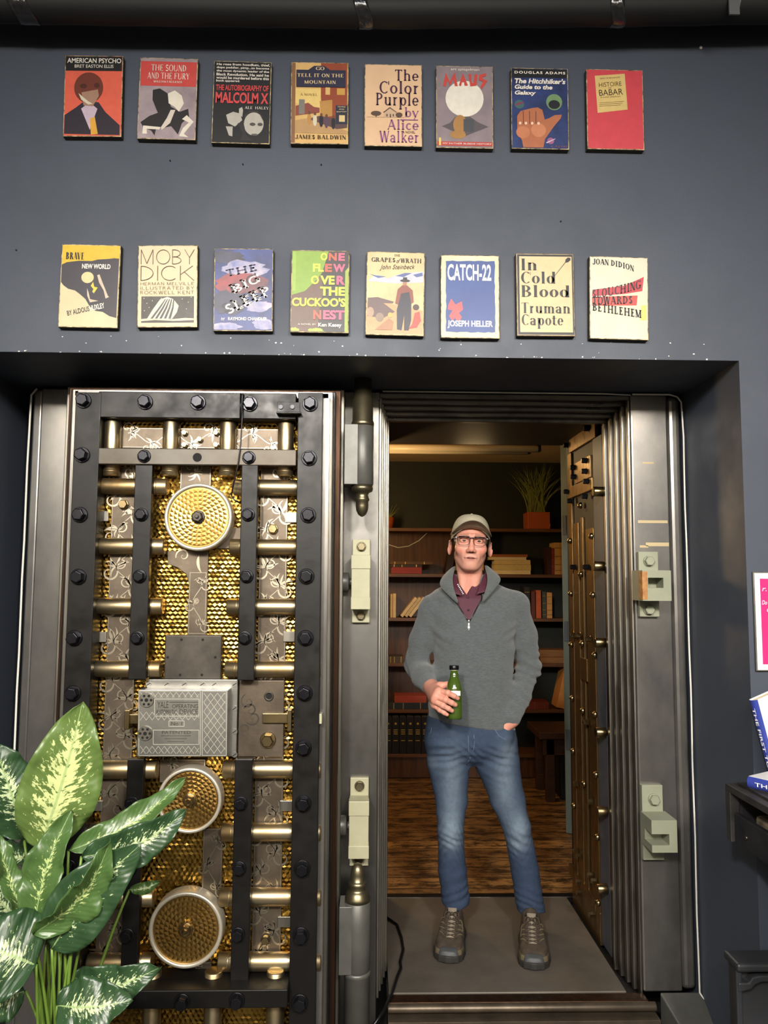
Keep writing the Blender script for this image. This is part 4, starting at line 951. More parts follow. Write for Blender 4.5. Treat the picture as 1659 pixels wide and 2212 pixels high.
plaque(C(462, 536, 590, 538, 589, 716, 462, 714), blue_c, 'cloudy blue plaque with a red middle and slanting white slab letters', [
    ('poly', A, blob(.22, .11, .3, .09, 1), dk), ('poly', A, blob(.50, .25, .42, .11, 2), pk), ('poly', A, blob(.5, .43, .5, .14, 3), rd), ('poly', A, blob(.28, .66, .34, .15, 4), dk), ('poly', A, blob(.76, .70, .26, .07, 5), pk), ('poly', A, blob(.2, .95, .3, .05, 6), pk), ('poly', A, blob(.85, .92, .2, .08, 7), pk),
    ('ser', TI, 'THE', .20, .225, .72, .31, '#39355a', dict(sl, rot=12)), ('ser', LE, 'BIG', .24, .37, .76, .47, '#2c2a31', dict(sl)), ('ser', LE, 'SLEEP', .12, .56, .92, .67, '#2c2a31', dict(sl)),
    ('ser', TI, 'BIG', .30, .38, .80, .48, white, dict(sl)), ('ser', TI, 'SLEEP', .18, .57, .98, .69, white, dict(sl)), ('txt', AU, 'by', .13, .835, .20, .88, white, {'shear': .3, 'rot': 12}), ('txt', AU, 'RAYMOND CHANDLER', .25, .835, .91, .875, white, {'bold': .03})])
yl, ck = '#c3cf4c', '#d66080'
def st(s, u0, v0, u1, v1, c): return ('txt', TI, s, u0, v0, u1, v1, c, {'bold': .045})
plaque(C(630, 540, 755, 542, 753, 720, 627, 717), '#6b5248', 'green and brown plaque with stencilled yellow and pink capitals', [
    ('poly', A, C(.015, .55, .015, .012, .66, .012, .60, .20, .44, .36, .24, .50), '#84a53c'), ('poly', A, C(.64, .012, .985, .012, .985, .99, .50, .99, .47, .80, .56, .50, .52, .30), '#3f3b3c'), ('poly', A, C(.93, .25, .985, .2, .985, .99, .93, .99), '#9aac46'), ('poly', A, blob(.44, .99, .16, .05, 9), '#9fb944'), ('poly', A, blob(.06, .98, .1, .04, 10), '#9fb944'), ('rect', A, .015, .02, .08, .5, '#93b24c'),
    st('O', .50, .03, .62, .125, yl), st('N', .64, .03, .78, .125, '#cf5f4c'), st('E', .81, .03, .92, .125, ck), st('FL', .37, .165, .56, .265, yl), st('E', .58, .165, .70, .265, '#cf5f4c'), st('W', .72, .165, .93, .265, ck), st('O', .34, .31, .48, .42, yl), st('VE', .50, .31, .75, .42, yl), st('R', .78, .31, .93, .42, ck), st('THE', .50, .445, .93, .555, yl), st("CUCKOO'S", .02, .58, .94, .69, yl), st('N', .39, .73, .53, .845, '#cf5f4c'), st('EST', .56, .73, .93, .845, ck),
    ('txt', LE, 'A NOVEL BY', .13, .895, .44, .915, white), ('txt', AU, 'Ken Kesey', .48, .885, .88, .945, white, {'bold': .03})])
plaque(C(792, 543, 918, 546, 915, 727, 790, 722), cloud('straw_paper', '#d6c294', '#c4a87c', 9), 'straw yellow plaque with pale blue hills and a figure in dark overalls', [
    ('poly', A, C(.02, .36, .16, .28, .36, .32, .60, .26, .80, .24, .98, .23, .98, .36, .5, .38), '#b9bcc8'), ('poly', A, C(.04, .27, .16, .29, .34, .30, .20, .32), '#5a6796'), ('poly', A, C(.50, .29, .66, .25, .78, .25, .64, .30), '#5a6796'), ('poly', A, C(.80, .27, .96, .24, .97, .28, .86, .30), '#5a6796'),
    ('poly', A, C(.02, .98, .02, .60, .40, .62, .98, .70, .98, .98), '#c69b6f'), ('poly', A, C(.03, .56, .20, .55, .48, .60, .46, .62, .30, .62, .50, .72, .30, .80, .03, .78), '#6a5354'), ('ell', A, .24, .79, .07, .055, '#8d7868'), ('ell', A, .08, .73, .06, .06, '#a98e76'),
    ('poly', A, C(.54, .45, .62, .40, .70, .40, .80, .46, .82, .60, .74, .64, .58, .64, .50, .62), '#8a4a3e'), ('poly', A, C(.60, .50, .74, .48, .78, .62, .78, .82, .74, .94, .66, .94, .66, .76, .62, .94, .54, .93, .53, .70), '#34313f'), ('ell', A, .66, .38, .035, .025, '#a8735a'), ('ell', A, .665, .345, .085, .016, '#2b2723'), ('rect', A, .63, .305, .70, .345, '#2b2723'),
    ('ell', A, .86, .66, .055, .035, '#4a3330'), ('poly', A, C(.84, .73, .92, .71, .95, .82, .88, .90, .74, .92, .80, .86), '#b24a42'), ('ell', A, .42, .76, .04, .03, '#d0a75a'), ('poly', A, C(.30, .86, .40, .80, .48, .84, .46, .94, .16, .94), '#a9795a'),
    ('ser', LE, 'THE', .47, .03, .57, .055, '#332a24', {'T': .2, 'h': .06}), ('ser', TI, 'GRAPES', .08, .075, .49, .125, '#332a24', {'T': .22, 'h': .06, 'S': .05}), ('txt', TI, 'of', .51, .085, .57, .135, '#332a24', {'shear': .35}), ('ser', TI, 'WRATH', .58, .078, .94, .128, '#332a24', {'T': .22, 'h': .06, 'S': .05}), ('txt', AU, 'John Steinbeck', .22, .155, .83, .225, '#332a24', {'shear': .4, 'bold': -.005, 'rot': 2})])
nv = cloud('cobalt_print', '#38508f', '#314682', 9)
def rag(u0, v0, u1, v1, seed, n=14, a=.008):
    r_ = random.Random(seed); p = []
    for (x0, y0, x1, y1) in ((u0, v1, u1, v1), (u1, v1, u1, v0), (u1, v0, u0, v0), (u0, v0, u0, v1)):
        for i in range(n): p.append((x0 + (x1 - x0) * i / n + r_.uniform(-a, a), y0 + (y1 - y0) * i / n + r_.uniform(-a, a) * .7))
    return p
plaque(C(952, 551, 1079, 552, 1078, 731, 952, 730), cloud('cream_paper_c', '#dad0b2', '#cbbe9c', 10), 'cream bordered cobalt blue plaque with a small red angular shape', [
    ('poly', A, rag(.09, .07, .925, .93, 4), nv), ('poly', A, C(.13, .60, .18, .53, .25, .60, .36, .56, .38, .66, .31, .70, .36, .75, .30, .82, .24, .76, .20, .80, .14, .74, .20, .67, .12, .66), '#c9545a'),
    ('txt', TI, 'CATCH-22', .115, .11, .865, .31, white, {'bold': .025}), ('txt', AU, 'JOSEPH HELLER', .115, .79, .885, .885, white, {'bold': .03})])
dd = {'T': .21, 'h': .022, 'S': .05, 'gap': 0}
plaque(C(1115, 548, 1238, 548, 1243, 727, 1116, 725), '#d4bd90', 'yellowish plaque with a black border, fat black serif words and a pin', [
    ('rect', A, .02, .012, .98, .035, black), ('rect', A, .02, .955, .98, .985, black), ('rect', A, .02, .012, .055, .985, black), ('rect', A, .965, .012, .985, .985, black), ('poly', A, C(.645, .285, .86, .095, .87, .10, .65, .29), '#3a342c'), ('poly', A, C(.85, .11, .86, .07, .90, .045, .945, .05, .945, .08, .90, .105), black),
    ('ser', TI, 'In', .09, .065, .36, .205, black, dd), ('ser', TI, 'Cold', .085, .225, .68, .365, black, dd), ('ser', TI, 'Blood', .085, .39, .92, .53, black, dd), ('ser', AU, 'Truman', .085, .60, .92, .725, black, dd), ('ser', AU, 'Capote', .085, .74, .80, .87, black, dd)], mat('dark_plaque_edge', '#3b2f26', .6, col2='#8d765a', scale=60))
ws = {'T': .24, 'h': .09, 'S': .06, 'gap': .04}
plaque(C(1275, 554, 1400, 556, 1400, 734, 1272, 732), cloud('ivory_paper', '#dad4c0', '#ccc4ac', 7), 'ivory plaque with curved black circus lettering on red and yellow bands', [
    ('poly', A, C(.05, .41, .3, .385, .6, .35, .93, .235, .90, .41, .6, .45, .04, .49), '#c0414c'), ('poly', A, C(.04, .50, .82, .465, .80, .585, .04, .605), '#cf5049'), ('poly', A, C(.88, .59, .97, .575, .97, .765, .86, .765), '#dfd271'),
    ('ser', AU, 'JOAN DIDION', .05, .045, .76, .115, black, dict(ws, slope=-.10, curve=.20)), ('ser', TI, 'SLOUCHING', .05, .355, .88, .46, '#3a1d25', dict(ws, slope=.17, curve=-.08)), ('ser', TI, 'TOWARDS', .05, .485, .73, .58, '#3a1d25', dict(ws, slope=.04)), ('ser', TI, 'BETHLEHEM', .05, .605, .88, .70, black, dict(ws, slope=-.09))])
# wall screw and paint chips along the recess edge
q = at(1513, 104, DW)
tag(MB().lathe([(.0055, 0), (.0055, .004), (.002, .006)], (q.x, DW - .0002, q.z), (0, -1, 0), 12).build('wall_screw', M_white), 'small white screw in the blue wall, right of the upper plaque row', 'screw')
rng = random.Random(5); mb = MB()
for k in range(60):
    x = rng.uniform(-1.15, 1.2); s_ = rng.uniform(.0012, .004); z = SOF + (rng.uniform(.0, .006) if rng.random() < .6 else rng.uniform(.0, .06))
    mb.add([(x + s_ * math.cos(a) * rng.uniform(.5, 1.3), DW - .0004, max(SOF, z + s_ * math.sin(a) * rng.uniform(.4, 1))) for a in [i * math.pi / 3 for i in range(6)]], [tuple(range(6))])
o = mb.build('chipped_paint', M_white); o['kind'] = 'stuff'; tag(o, 'white paint chips along the blue wall above the recess', 'paint chips')
# ------------------------------------------------------------------ ceiling duct
M_duct = mat('black_rubber_wrap', '#100f0f', 0.65, var=0.3, scale=6, bump=0.25, bscale=5, stretch=(.6, 3, 3))
M_tape = mat('shiny_black_tape', '#2b2b2d', 0.12, var=0.5, scale=40, bump=.8, bscale=45, coat=.6)
M_strap = mat('grey_strap', '#5d5f5f', .5)
DY = 2.36
dz = [Z(u, v, DY) for u, v in ((-120, 6), (0, 10), (300, 15), (830, 22), (1300, 18), (1659, 12), (1780, 8))]
dx = [X(u, v, DY) for u, v in ((-120, 6), (0, 10), (300, 15), (830, 22), (1300, 18), (1659, 12), (1780, 8))]
duct = Thing('ceiling_duct', (0, DY, Z(830, 22, DY)), 'long black wrapped duct running under the ceiling above the upper plaque row', 'duct')
def duct_at(x):
    for i in range(6):
        if dx[i] <= x <= dx[i + 1]:
            t = (x - dx[i]) / (dx[i + 1] - dx[i]); t = t; return (x, DY, dz[i] + (dz[i + 1] - dz[i]) * t)
    return (x, DY, dz[-1])
mb = MB().tube([duct_at(dx[0] + (dx[-1] - dx[0]) * i / 40) for i in range(41)], [.0545 + .0012 * math.sin(i * 1.9) for i in range(41)], 24)
duct.part(mb, 'wrapped_tube', M_duct)
for u, w in ((55, .03), (784, .022), (1330, .022)):
    x = X(u, 30, DY); mb = MB(); rg = []
    rr = random.Random(u)
    for i in range(7):
        c = duct_at(x - w + 2 * w * i / 6); rg.append([(c[0] + .012 * math.sin(a * 2 + u), c[1] + (.0565 + rr.uniform(0, .0025)) * math.cos(a), c[2] + (.0565 + rr.uniform(0, .0025)) * math.sin(a)) for a in [j * 2 * math.pi / 24 for j in range(24)]])
    mb.rings(rg, True, True); duct.part(mb, 'tape_band', M_tape)
x = X(1572, 20, DY); c = duct_at(x)
mb = MB(); sx = .018
mb.rings([[(x + .012 * math.cos(0) * 0 + s, c[1] - .058 * math.sin(a), c[2] + .058 * math.cos(a)) for s in (-sx, sx)] for a in [i * math.pi / 8 for i in range(7)]], False, False, closed=False)
mb.box(x - sx - .008, x + sx - .010, c[1] - .062, c[1] - .056, Z(1562, 60, DY), Z(1562, 22, DY))
duct.part(mb, 'hanging_strap', M_strap)

# ------------------------------------------------------------------ day gate folded back along the right of the doorway
M_gbrass = mat('warm_brass_strap', '#94784f', 0.36, 0.9, col2='#5a472e', scale=7, stretch=(3, 3, 1.2), rvar=.1, detail=7)
M_gsteel = mat('blue_grey_gate_steel', '#4e545e', 0.5, 0.3, var=.3, scale=8)
P0 = Vector((1.002, 3.212, 0)); P1 = Vector((1.004, 3.76, 0))
gd = (P1 - P0).normalized(); gn = Vector((-gd.y, gd.x, 0)); gn = gn if gn.x < 0 else -gn
gate = Thing('day_gate', tuple(P0 + gd * .35), 'riveted brass and steel strap gate folded open along the right side of the doorway', 'gate')
def gu(px, py):  # distance along the gate and height
    p = atplane(px, py, P0, gn); return (p - P0).dot(gd), p.z
GT = 2.13
def gbox(u0, u1, z0, z1, d0, d1, mi, mb):
    c = P0 + gd * ((u0 + u1) / 2) + gn * ((d0 + d1) / 2) + Vector((0, 0, (z0 + z1) / 2))
    return mb.obox(c, gd * abs(u1 - u0) / 2, gn * (d1 - d0) / 2, Vector((0, 0, abs(z1 - z0) / 2)), mi)
def strip(px0, px1, py, z0, z1, d0, d1, m, name):
    u0 = gu(px0, py)[0]; u1 = gu(px1, py)[0]; return gate.part(gbox(u0, u1, z0, z1, d0, d1, 0, MB()), name, m, .002)
L_ = (P1 - P0).length
gate.part(gbox(-.02, L_ + .02, .03, GT, -.012, -.008, 0, MB()), 'back_plate', M_black)  # black colour stands in for the shaded recess behind the straps
strip(1233, 1241, 1400, .004, GT, -.008, .003, M_gbrass, 'stile')
strip(1244, 1255, 1400, .02, 1.78, -.008, .0045, M_gbrass, 'strap')
strip(1259, 1264, 1400, .02, 1.80, -.008, .003, M_gbrass, 'strap')
strip(1271, 1288, 1400, .02, 1.74, -.008, .005, M_gbrass, 'wide_strap')
strip(1289, 1309, 1400, .004, GT, -.008, .002, M_gsteel, 'stile')
def cross(px0, py0, px1, py1, h, d, m=M_gbrass, name='cross_plate'):
    u0, z0 = gu(px0, py0); u1, z1 = gu(px1, py1); zc = (z0 + z1) / 2
    return gate.part(gbox(u0, u1, zc - h / 2, zc + h / 2, -.008, d * .4 + .003, 0, MB()), name, m, .002)
cross(1232, 952, 1288, 925, .10, .010); cross(1246, 1022, 1279, 1008, .10, .016); cross(1233, 1062, 1283, 1048, .055, .018)
cross(1233, 1890, 1290, 1940, .05, .016); cross(1240, 1925, 1300, 2000, .13, .012); cross(1236, 2020, 1300, 2120, .03, .010, M_gbrass, 'foot_rail')
cross(1258, 1440, 1272, 1452, .10, .016, M_gbrass, 'hasp')
def gbolt(px, py, r, d=.005, m=M_brass, hexa=False):
    u, z = gu(px, py); p = P0 + gd * u + gn * d + Vector((0, 0, z))
    mb = MB()
    if hexa: mb.lathe([(r * 1.2, 0), (r * 1.2, .003), (r, .004), (r, .02), (r * .8, .024)], p, gn, 6, 0, False)
    else: mb.lathe([(r, 0), (r * .97, .006), (r * .75, .013), (r * .35, .017), (0, .018)], p, gn, 14)
    gate.part(mb, 'gate_bolt', m)
for (u, v) in ((1235, 1168), (1237, 1282), (1238, 1392), (1240, 1508), (1242, 1622), (1244, 1740), (1282, 1158), (1285, 1285), (1289, 1415), (1290, 1543), (1292, 1673), (1295, 1808), (1258, 1092), (1259, 1240), (1262, 1390), (1263, 1535), (1266, 1693), (1297, 1950), (1300, 2075), (1249, 1990)): gbolt(u, v, .015)
for (u, v) in ((1231, 962), (1237, 936), (1252, 925), (1276, 926), (1246, 1010), (1271, 995), (1247, 1030), (1271, 1018), (1232, 1062), (1275, 1040), (1240, 1082), (1272, 1072), (1246, 1225), (1275, 1225), (1244, 1370), (1249, 1373), (1258, 1372), (1280, 1380), (1252, 1693), (1275, 1560), (1284, 1732), (1252, 1838), (1258, 1850), (1284, 1890), (1292, 1903), (1258, 1905), (1259, 1928), (1287, 1975), (1262, 1995)): gbolt(u, v, .012, .008, M_boltblack if v < 1300 else M_brass, True)
for (u, v) in ((1304, 1062), (1305, 1223), (1308, 1388), (1310, 1582), (1313, 1753), (1313, 1920)):
    uu, z = gu(u, v); p = P0 + gd * uu + gn * .001 + Vector((0, 0, z)); gate.part(MB().cyl(p, p + gn * .045, .021, 20, bev=.003), 'bolt_stub', M_brass)

# narrow steel door leaf standing open inside the room
lf = Thing('inner_door_leaf', (X(1225, 1785, 4.72), 4.72, -.004), 'grey green steel door leaf standing open edge-on behind the brass strap gate', 'door leaf')
e0, e1 = X(1218, 1500, 4.72), X(1232, 1500, 4.72)
dirv = Vector((.55, .9, 0)).normalized()
c = Vector(((e0 + e1) / 2, 4.72, 0)); nrm = Vector((dirv.y, -dirv.x, 0))
hw = (e1 - e0) / 2
M_leaf = mat('grey_green_leaf_paint', '#5a6663', .45, .1, var=.15, scale=6)
lf.part(MB().obox(c + dirv * .18 + Vector((0, 0, 1.2)), dirv * .18, nrm * hw, (0, 0, 1.2)), 'leaf_panel', M_leaf, .003)
m2 = MB()
for z in (.55, 1.2, 1.85): m2.obox(c - dirv * .003 + Vector((0, 0, z)), dirv * .004, nrm * hw * .6, (0, 0, .06))
lf.part(m2, 'lock_strip', M_gsteel)

# ------------------------------------------------------------------ bookcase at the back of the reading room
BY0, BY1 = 6.0, 6.27
M_wood = mat('brown_stained_wood', '#5d3a22', .42, col2='#3c2414', scale=4, stretch=(12, 12, .8), detail=6, bump=.05, bscale=60)
M_shelf = mat('warm_shelf_edge_wood', '#6b4527', .45, col2='#4a2d18', scale=5, stretch=(.7, 9, 9), detail=6)
BX0, BX1 = X(790, 1400, BY0), X(1262, 1400, BY0)
bk = Thing('bookcase', ((BX0 + BX1) / 2, BY0 + .1, -.004), 'tall dark brown bookcase filling the back wall of the room behind the man', 'bookcase')
xdiv = X(1000, 1400, BY0)
ZT = Z(1000, 1140, BY0)
bk.part(MB().box(BX0, xdiv, BY1 - .02, BY1, 0, ZT), 'back_panel', M_wood)
bk.part(MB().box(xdiv, BX1, BY1 - .02, BY1, 0, ZT - .01), 'back_panel', M_green)
SH = [1141, 1240, 1335, 1433, 1533, 1629]
SZ = [Z(1000, v, BY0) for v in SH]
for z in SZ: bk.part(MB().box(BX0, BX1, BY0, BY1 - .02, z - .026, z), 'shelf', M_shelf, .002)
bk.part(MB().box(BX0, BX1, BY0 + .02, BY0 + .04, 0, SZ[-1] - .026), 'plinth', M_wood, .002)
for x in (BX0, BX1 + .03): bk.part(MB().box(x - .03, x, BY0, BY1, 0, ZT), 'side_panel', M_wood, .002)
def book(px0, px1, pytop, shelf, col, label, lying=False, lean=0.0, depth=.17, zoff=0.0, spine=None, band=None, fore=False, Y=None, cat='book', group=None, th=None):
    """a book on a shelf, seen from its spine (or, with fore, from its pages)"""
    Y = (BY0 + .012) if Y is None else Y
    zb = SZ[shelf] + zoff + .0006
    x0, x1 = X(px0, 1400, Y), X(px1, 1400, Y)
    h = th if th else Z((px0 + px1) / 2, pytop, Y) - zb
    root = empty('book', ((x0 + x1) / 2, Y + depth / 2, zb), label, 'book', group, lean)
    w = x1 - x0; cov = mat('cloth_' + col.strip('#'), col, .55, var=.2, scale=30); pag = mat('book_pages', '#d9c8a0', .8, var=.2, scale=60, stretch=(1, 1, 8))
    t = .003
    if lying:
        mb = MB().box(-w / 2, w / 2, -depth / 2, depth / 2, 0, t); mb.box(-w / 2, w / 2, -depth / 2, depth / 2, h - t, h)
        if not fore: mb.box(-w / 2, w / 2, -depth / 2, -depth / 2 + t, t, h - t)
        mb.build('cover', cov, root, .001)
        MB().box(-w / 2 + .004, w / 2 - .004, -depth / 2 + (.004 if fore else t), depth / 2 - .004, t, h - t).build('pages', pag, root)
        if band:
            for k in (-.4, -.15, .3): MB().box(w * k, w * k + .006, -depth / 2 - .0006, -depth / 2 + .001, .001, h - .001).build('gilt_band', mat('gilt_tooling', '#c39a4c', .35, .9), root)
    else:
        mb = MB().box(-w / 2, -w / 2 + t, -depth / 2, depth / 2, 0, h); mb.box(w / 2 - t, w / 2, -depth / 2, depth / 2, 0, h)
        if not fore: mb.box(-w / 2 + t, w / 2 - t, -depth / 2, -depth / 2 + t, 0, h)
        mb.build('cover', cov, root, .001)
        MB().box(-w / 2 + t, w / 2 - t, -depth / 2 + (.004 if fore else t), depth / 2 - .004, .003, h - .004).build('pages', pag, root)
        if band:
            for k in (.12, .3, .55, .82): MB().box(-w / 2 + .001, w / 2 - .001, -depth / 2 - .0006, -depth / 2 + .001, h * k, h * k + .005).build('gilt_band', mat('gilt_tooling', '#c39a4c', .35, .9), root)
    return root
# second shelf, left of the man
hb = lambda a, b: abs(Z(1000, a, BY0) - Z(1000, b, BY0))
b0 = hb(1224, 1238)
book(845, 911, 0, 1, '#8e2622', 'red book lying lowest in the stack on the left shelf beside the doorway edge', True, band=False, th=b0)
book(843, 912, 0, 1, '#2c241e', 'thin dark book lying between the red book and the ornate gilt one', True, zoff=b0 + .0006, th=.02, band=True)
book(842, 934, 0, 1, '#5a4020', 'ornate gilt-banded book on top of the stack left of the man', True, zoff=b0 + .0216, th=.022, band=True)
book(962, 976, 1188, 1, '#2a1712', 'dark brown book leaning beside the man\'s ear on the second shelf', lean=R(11), zoff=.006)
o = book(984, 1046, 1150, 1, '#d8a03a', 'bright yellow book standing behind the man\'s neck', lean=0, depth=.02, Y=BY0 + .06)
# right stack
zz = 0
for k, (a, b, h, c, lab, fo) in enumerate(((1067, 1148, .030, '#e2c98e', 'pale cream book lying at the bottom of the right shelf stack', False), (1068, 1149, .044, '#cdb26c', 'olive tan book second from the bottom of the right shelf stack', False), (1069, 1148, .036, '#d2b776', 'tan book in the middle of the right shelf stack, above the olive one', False), (1058, 1140, .022, '#ecd69a', 'cream paged book second from the top of the right shelf stack', True), (1060, 1142, .020, '#9a5a2c', 'rust brown book on top of the right shelf stack', False))):
    book(a, b, 0, 1, c, lab, True, zoff=zz, th=h, fore=fo); zz += h + .0008
book(1185, 1194, 1182, 1, '#3a1c18', 'dark maroon upright book on the second shelf by the steel leaf'); book(1194.5, 1200, 1184, 1, '#8a2a22', 'narrow bright red upright book on the second shelf', band=True)
book(1201, 1212.5, 1172, 1, '#c79a5a', 'wide tan upright book on the second shelf, right of the red one', band=True); book(1213, 1221, 1172, 1, '#b9884a', 'ochre upright book at the right end of the second shelf', band=True)
# third shelf right
book(1134, 1146, 1268, 2, '#241c18', 'black gilt-banded upright book nearest the man\'s shoulder on the third shelf', band=True); book(1149, 1157, 1277, 2, '#5a2a1c', 'dark brown upright book on the third shelf beside the orange one')
book(1159.5, 1170, 1275, 2, '#b8562c', 'orange upright book on the third shelf'); book(1173, 1181, 1278, 2, '#3c4238', 'grey green upright book on the third shelf', band=True); book(1183, 1194, 1280, 2, '#c08a50', 'light tan upright book at the right end of the third shelf row', band=True)
# third shelf left: two upright and three leaning
book(843, 848, 1283, 2, '#b59a6c', 'narrow buff upright book at the left edge of the third shelf', fore=False); book(848.6, 855, 1282, 2, '#c9ab78', 'pale buff upright book beside the leaning pale books')
for k in range(3):
    a = 864 + k * 9
    book(a, a + 6.5, 0, 2, ('#cbb184', '#bfa476', '#d0b78c')[k], ('left of the three pale books leaning on the third shelf', 'middle of the three pale books leaning on the third shelf', 'right of the three pale books leaning on the third shelf')[k], lean=R(38), th=.185, zoff=.0085)
# fourth shelf
book(840, 872, 0, 3, '#4d4030', 'dull grey brown book lying flat on the fourth shelf left of the man', True, band=True, th=.05)
M_pl = mat('plain_brown_box_wood', '#8a5f35', .5, col2='#6b4726', scale=5, stretch=(.8, 8, 8))
zb = SZ[3] + .0006
for k, (a, b, h) in enumerate(((1168, 1258, .048), (1166, 1258, .054))):
    x0, x1 = X(a, 1400, BY0), X(b, 1400, BY0)
    o = MB().box(x0, x1, BY0 + .01, BY0 + .2, zb, zb + h).build('wooden_box', M_pl, None, .003); zb += h + .001
    tag(o, ('lower of two flat brown wooden boxes stacked on the fourth shelf', 'upper of two flat brown wooden boxes stacked on the fourth shelf')[k], 'box', 'flat boxes on the fourth shelf')
# fifth shelf
h1 = hb(1519, 1533)
book(842, 924, 0, 4, '#28303c', 'navy book with red and gilt bands lying on the fifth shelf', True, band=True, th=h1); book(853, 921, 0, 4, '#a8432c', 'orange red book lying on top of the navy one', True, zoff=h1 + .0006, th=hb(1504, 1519))
book(838, 858, 1452, 4, '#17140f', 'black book leaning at the left edge of the fifth shelf', lean=R(10), Y=BY0 + .05) if False else None
book(1136, 1184, 0, 4, '#7a2a26', 'low dark red volume lying on the fifth shelf right of the man\'s sleeve', True, band=True, th=.055)
book(1200, 1218, 0, 4, '#c08040', 'big orange tan book leaning at the right end of the fifth shelf', lean=R(13), th=.33, zoff=.0095, band=False)
# sixth shelf: black encyclopaedia volumes
for k in range(6):
    a = 832 + k * 15.8
    b = book(a, a + 15.2, 1549, 5, '#15120f', ('black bound volume with gilt spine marks at the left end of the bottom shelf row', 'second black bound volume from the doorway edge on the bottom shelf', 'third black bound volume from the doorway edge on the bottom shelf', 'fourth black bound volume from the doorway edge on the bottom shelf', 'fifth black bound volume on the bottom shelf, left of the man\'s leg', 'black bound volume nearest the man\'s leg on the bottom shelf')[k], group='black volumes on the bottom shelf')
    m2 = MB(); w = .022
    m2.cyl((0, -.086, .225), (0, -.0846, .225), .009, 10)
    for z in (.175, .16, .145, .095): m2.box(-w * .7, w * .7, -.0858, -.0848, z, z + .006)
    m2.build('gilt_lettering', mat('gilt_tooling', '#c39a4c', .35, .9), b)
# cord draped over the brown back panel
cp = [(838, 1176), (860, 1183), (882, 1180), (905, 1168), (922, 1152), (932, 1141)]
pts = [tuple(at(u, v, BY1 - .026)) for u, v in cp]
tag(MB().tube(pts, .004, 6).build('white_cord', M_white), 'thin pale cord drooping across the brown panel left of the man', 'cord')
# potted grass on top
M_terra = mat('orange_pot_glaze', '#a8501f', .45, var=.15, scale=10)
px0, px1 = X(1140, 1100, BY0 + .02), X(1188, 1100, BY0 + .02); s = px1 - px0; zp = SZ[0] + .0006
pg = Thing('potted_grass', ((px0 + px1) / 2, BY0 + .02 + s / 2, zp), 'spiky green grass in an orange cube pot on top of the bookcase', 'potted plant')
mb = MB(); hh = Z(1165, 1106, BY0 + .02) - zp
mb.box(px0, px1, BY0 + .02, BY0 + .02 + s, zp, zp + hh * .3)
for (a, b, c, d) in ((px0, px1, 0, .012), (px0, px1, s - .012, s), (px0, px0 + .012, .012, s - .012), (px1 - .012, px1, .012, s - .012)): mb.box(a, b, BY0 + .02 + c, BY0 + .02 + d, zp + hh * .3, zp + hh)
pg.part(mb, 'cube_pot', M_terra, .003)
M_blade = mat('dark_grass_blade', '#868a44', .5, var=.4, scale=20)
pg.part(MB().box(px0 + .013, px1 - .013, BY0 + .034, BY0 + .006 + s, zp + hh * .3, zp + hh * .86), 'soil', M_hole)
rng = random.Random(11); mb = MB()
for k in range(80):
    a = rng.uniform(0, 6.28); sp = rng.uniform(.02, .30); L2 = rng.uniform(.36, .54); bx = (px0 + px1) / 2 + rng.uniform(-.06, .06); by = BY0 + .02 + s / 2 + rng.uniform(-.05, .05)
    pts = []
    for i in range(7):
        t = i / 6; pts.append((bx + sp * t ** 1.7 * math.cos(a), by + sp * .35 * t ** 1.7 * math.sin(a), zp + hh * .8 + L2 * (t - .22 * t * t * (.5 + sp / .3))))
    wds = .0055; vs = []
    for i, p in enumerate(pts): w2 = wds * (1 - i / 6) ** .6 + .0003; vs += [(p[0] - w2, p[1], p[2]), (p[0] + w2, p[1] + .001, p[2])]
    mb.add(vs, [(2 * i, 2 * i + 1, 2 * i + 3, 2 * i + 2) for i in range(6)], 0, True)
pg.part(mb, 'grass_blades', M_blade, fix=False)['kind'] = 'stuff'
# second tuft at the doorway edge
tf = Thing('trailing_plant', (X(838, 1140, BY0 + .1), BY0 + .12, SZ[0] + .0006), 'small olive plant peeking past the doorway edge on the bookcase top', 'plant')
x = tf.loc.x; mb = MB().lathe([(.04, 0), (.055, .09), (.05, .09), (.03, .05)], tf.loc, (0, 0, 1), 16); tf.part(mb, 'pot', M_terra)
mb = MB()
for k in range(14):
    a = rng.uniform(-.9, .9); L2 = rng.uniform(.08, .2); vs = []
    for i in range(5):
        t = i / 4; w2 = .003 * (1 - t) + .0004; p = (x + math.sin(a) * L2 * t, tf.loc.y - .03 * t, tf.loc.z + .06 + L2 * t * (1 - .5 * abs(a) * t)); vs += [(p[0] - w2, p[1], p[2]), (p[0] + w2, p[1], p[2])]
    mb.add(vs, [(2 * i, 2 * i + 1, 2 * i + 3, 2 * i + 2) for i in range(4)])
tf.part(mb, 'leaves', M_blade, fix=False)
# ceiling lamp: unlit twin tubes under a housing
LY = 5.2
lz0, lz1 = Z(1000, 957, LY), FZ - .001
lx1 = X(1174, 955, LY)
fl = Thing('tube_light_fitting', (lx1 - .6, LY + .08, lz1), 'unlit twin tube light fitting on the tan ceiling behind the man', 'light fitting')
fl.part(MB().box(lx1 - 1.3, lx1, LY, LY + .20, lz0, lz1), 'housing', M_cream, .004)
M_tube = mat('frosted_tube', '#d8cdb4', .35, var=.05)
for k, (yy, xo) in enumerate(((LY + .05, .01), (LY + .15, .06))):
    z = lz0 - .028
    t = fl.part(MB().cyl((lx1 - 1.28, yy, z), (lx1 - xo - .02, yy, z), .025, 16), 'tube', M_tube)
    m2 = MB().box(lx1 - xo - .022, lx1 - xo, yy - .022, yy + .022, lz0 - .048, lz0 + .001); m2.local(fl.loc); m2.build('end_cap', M_boltblack, t)
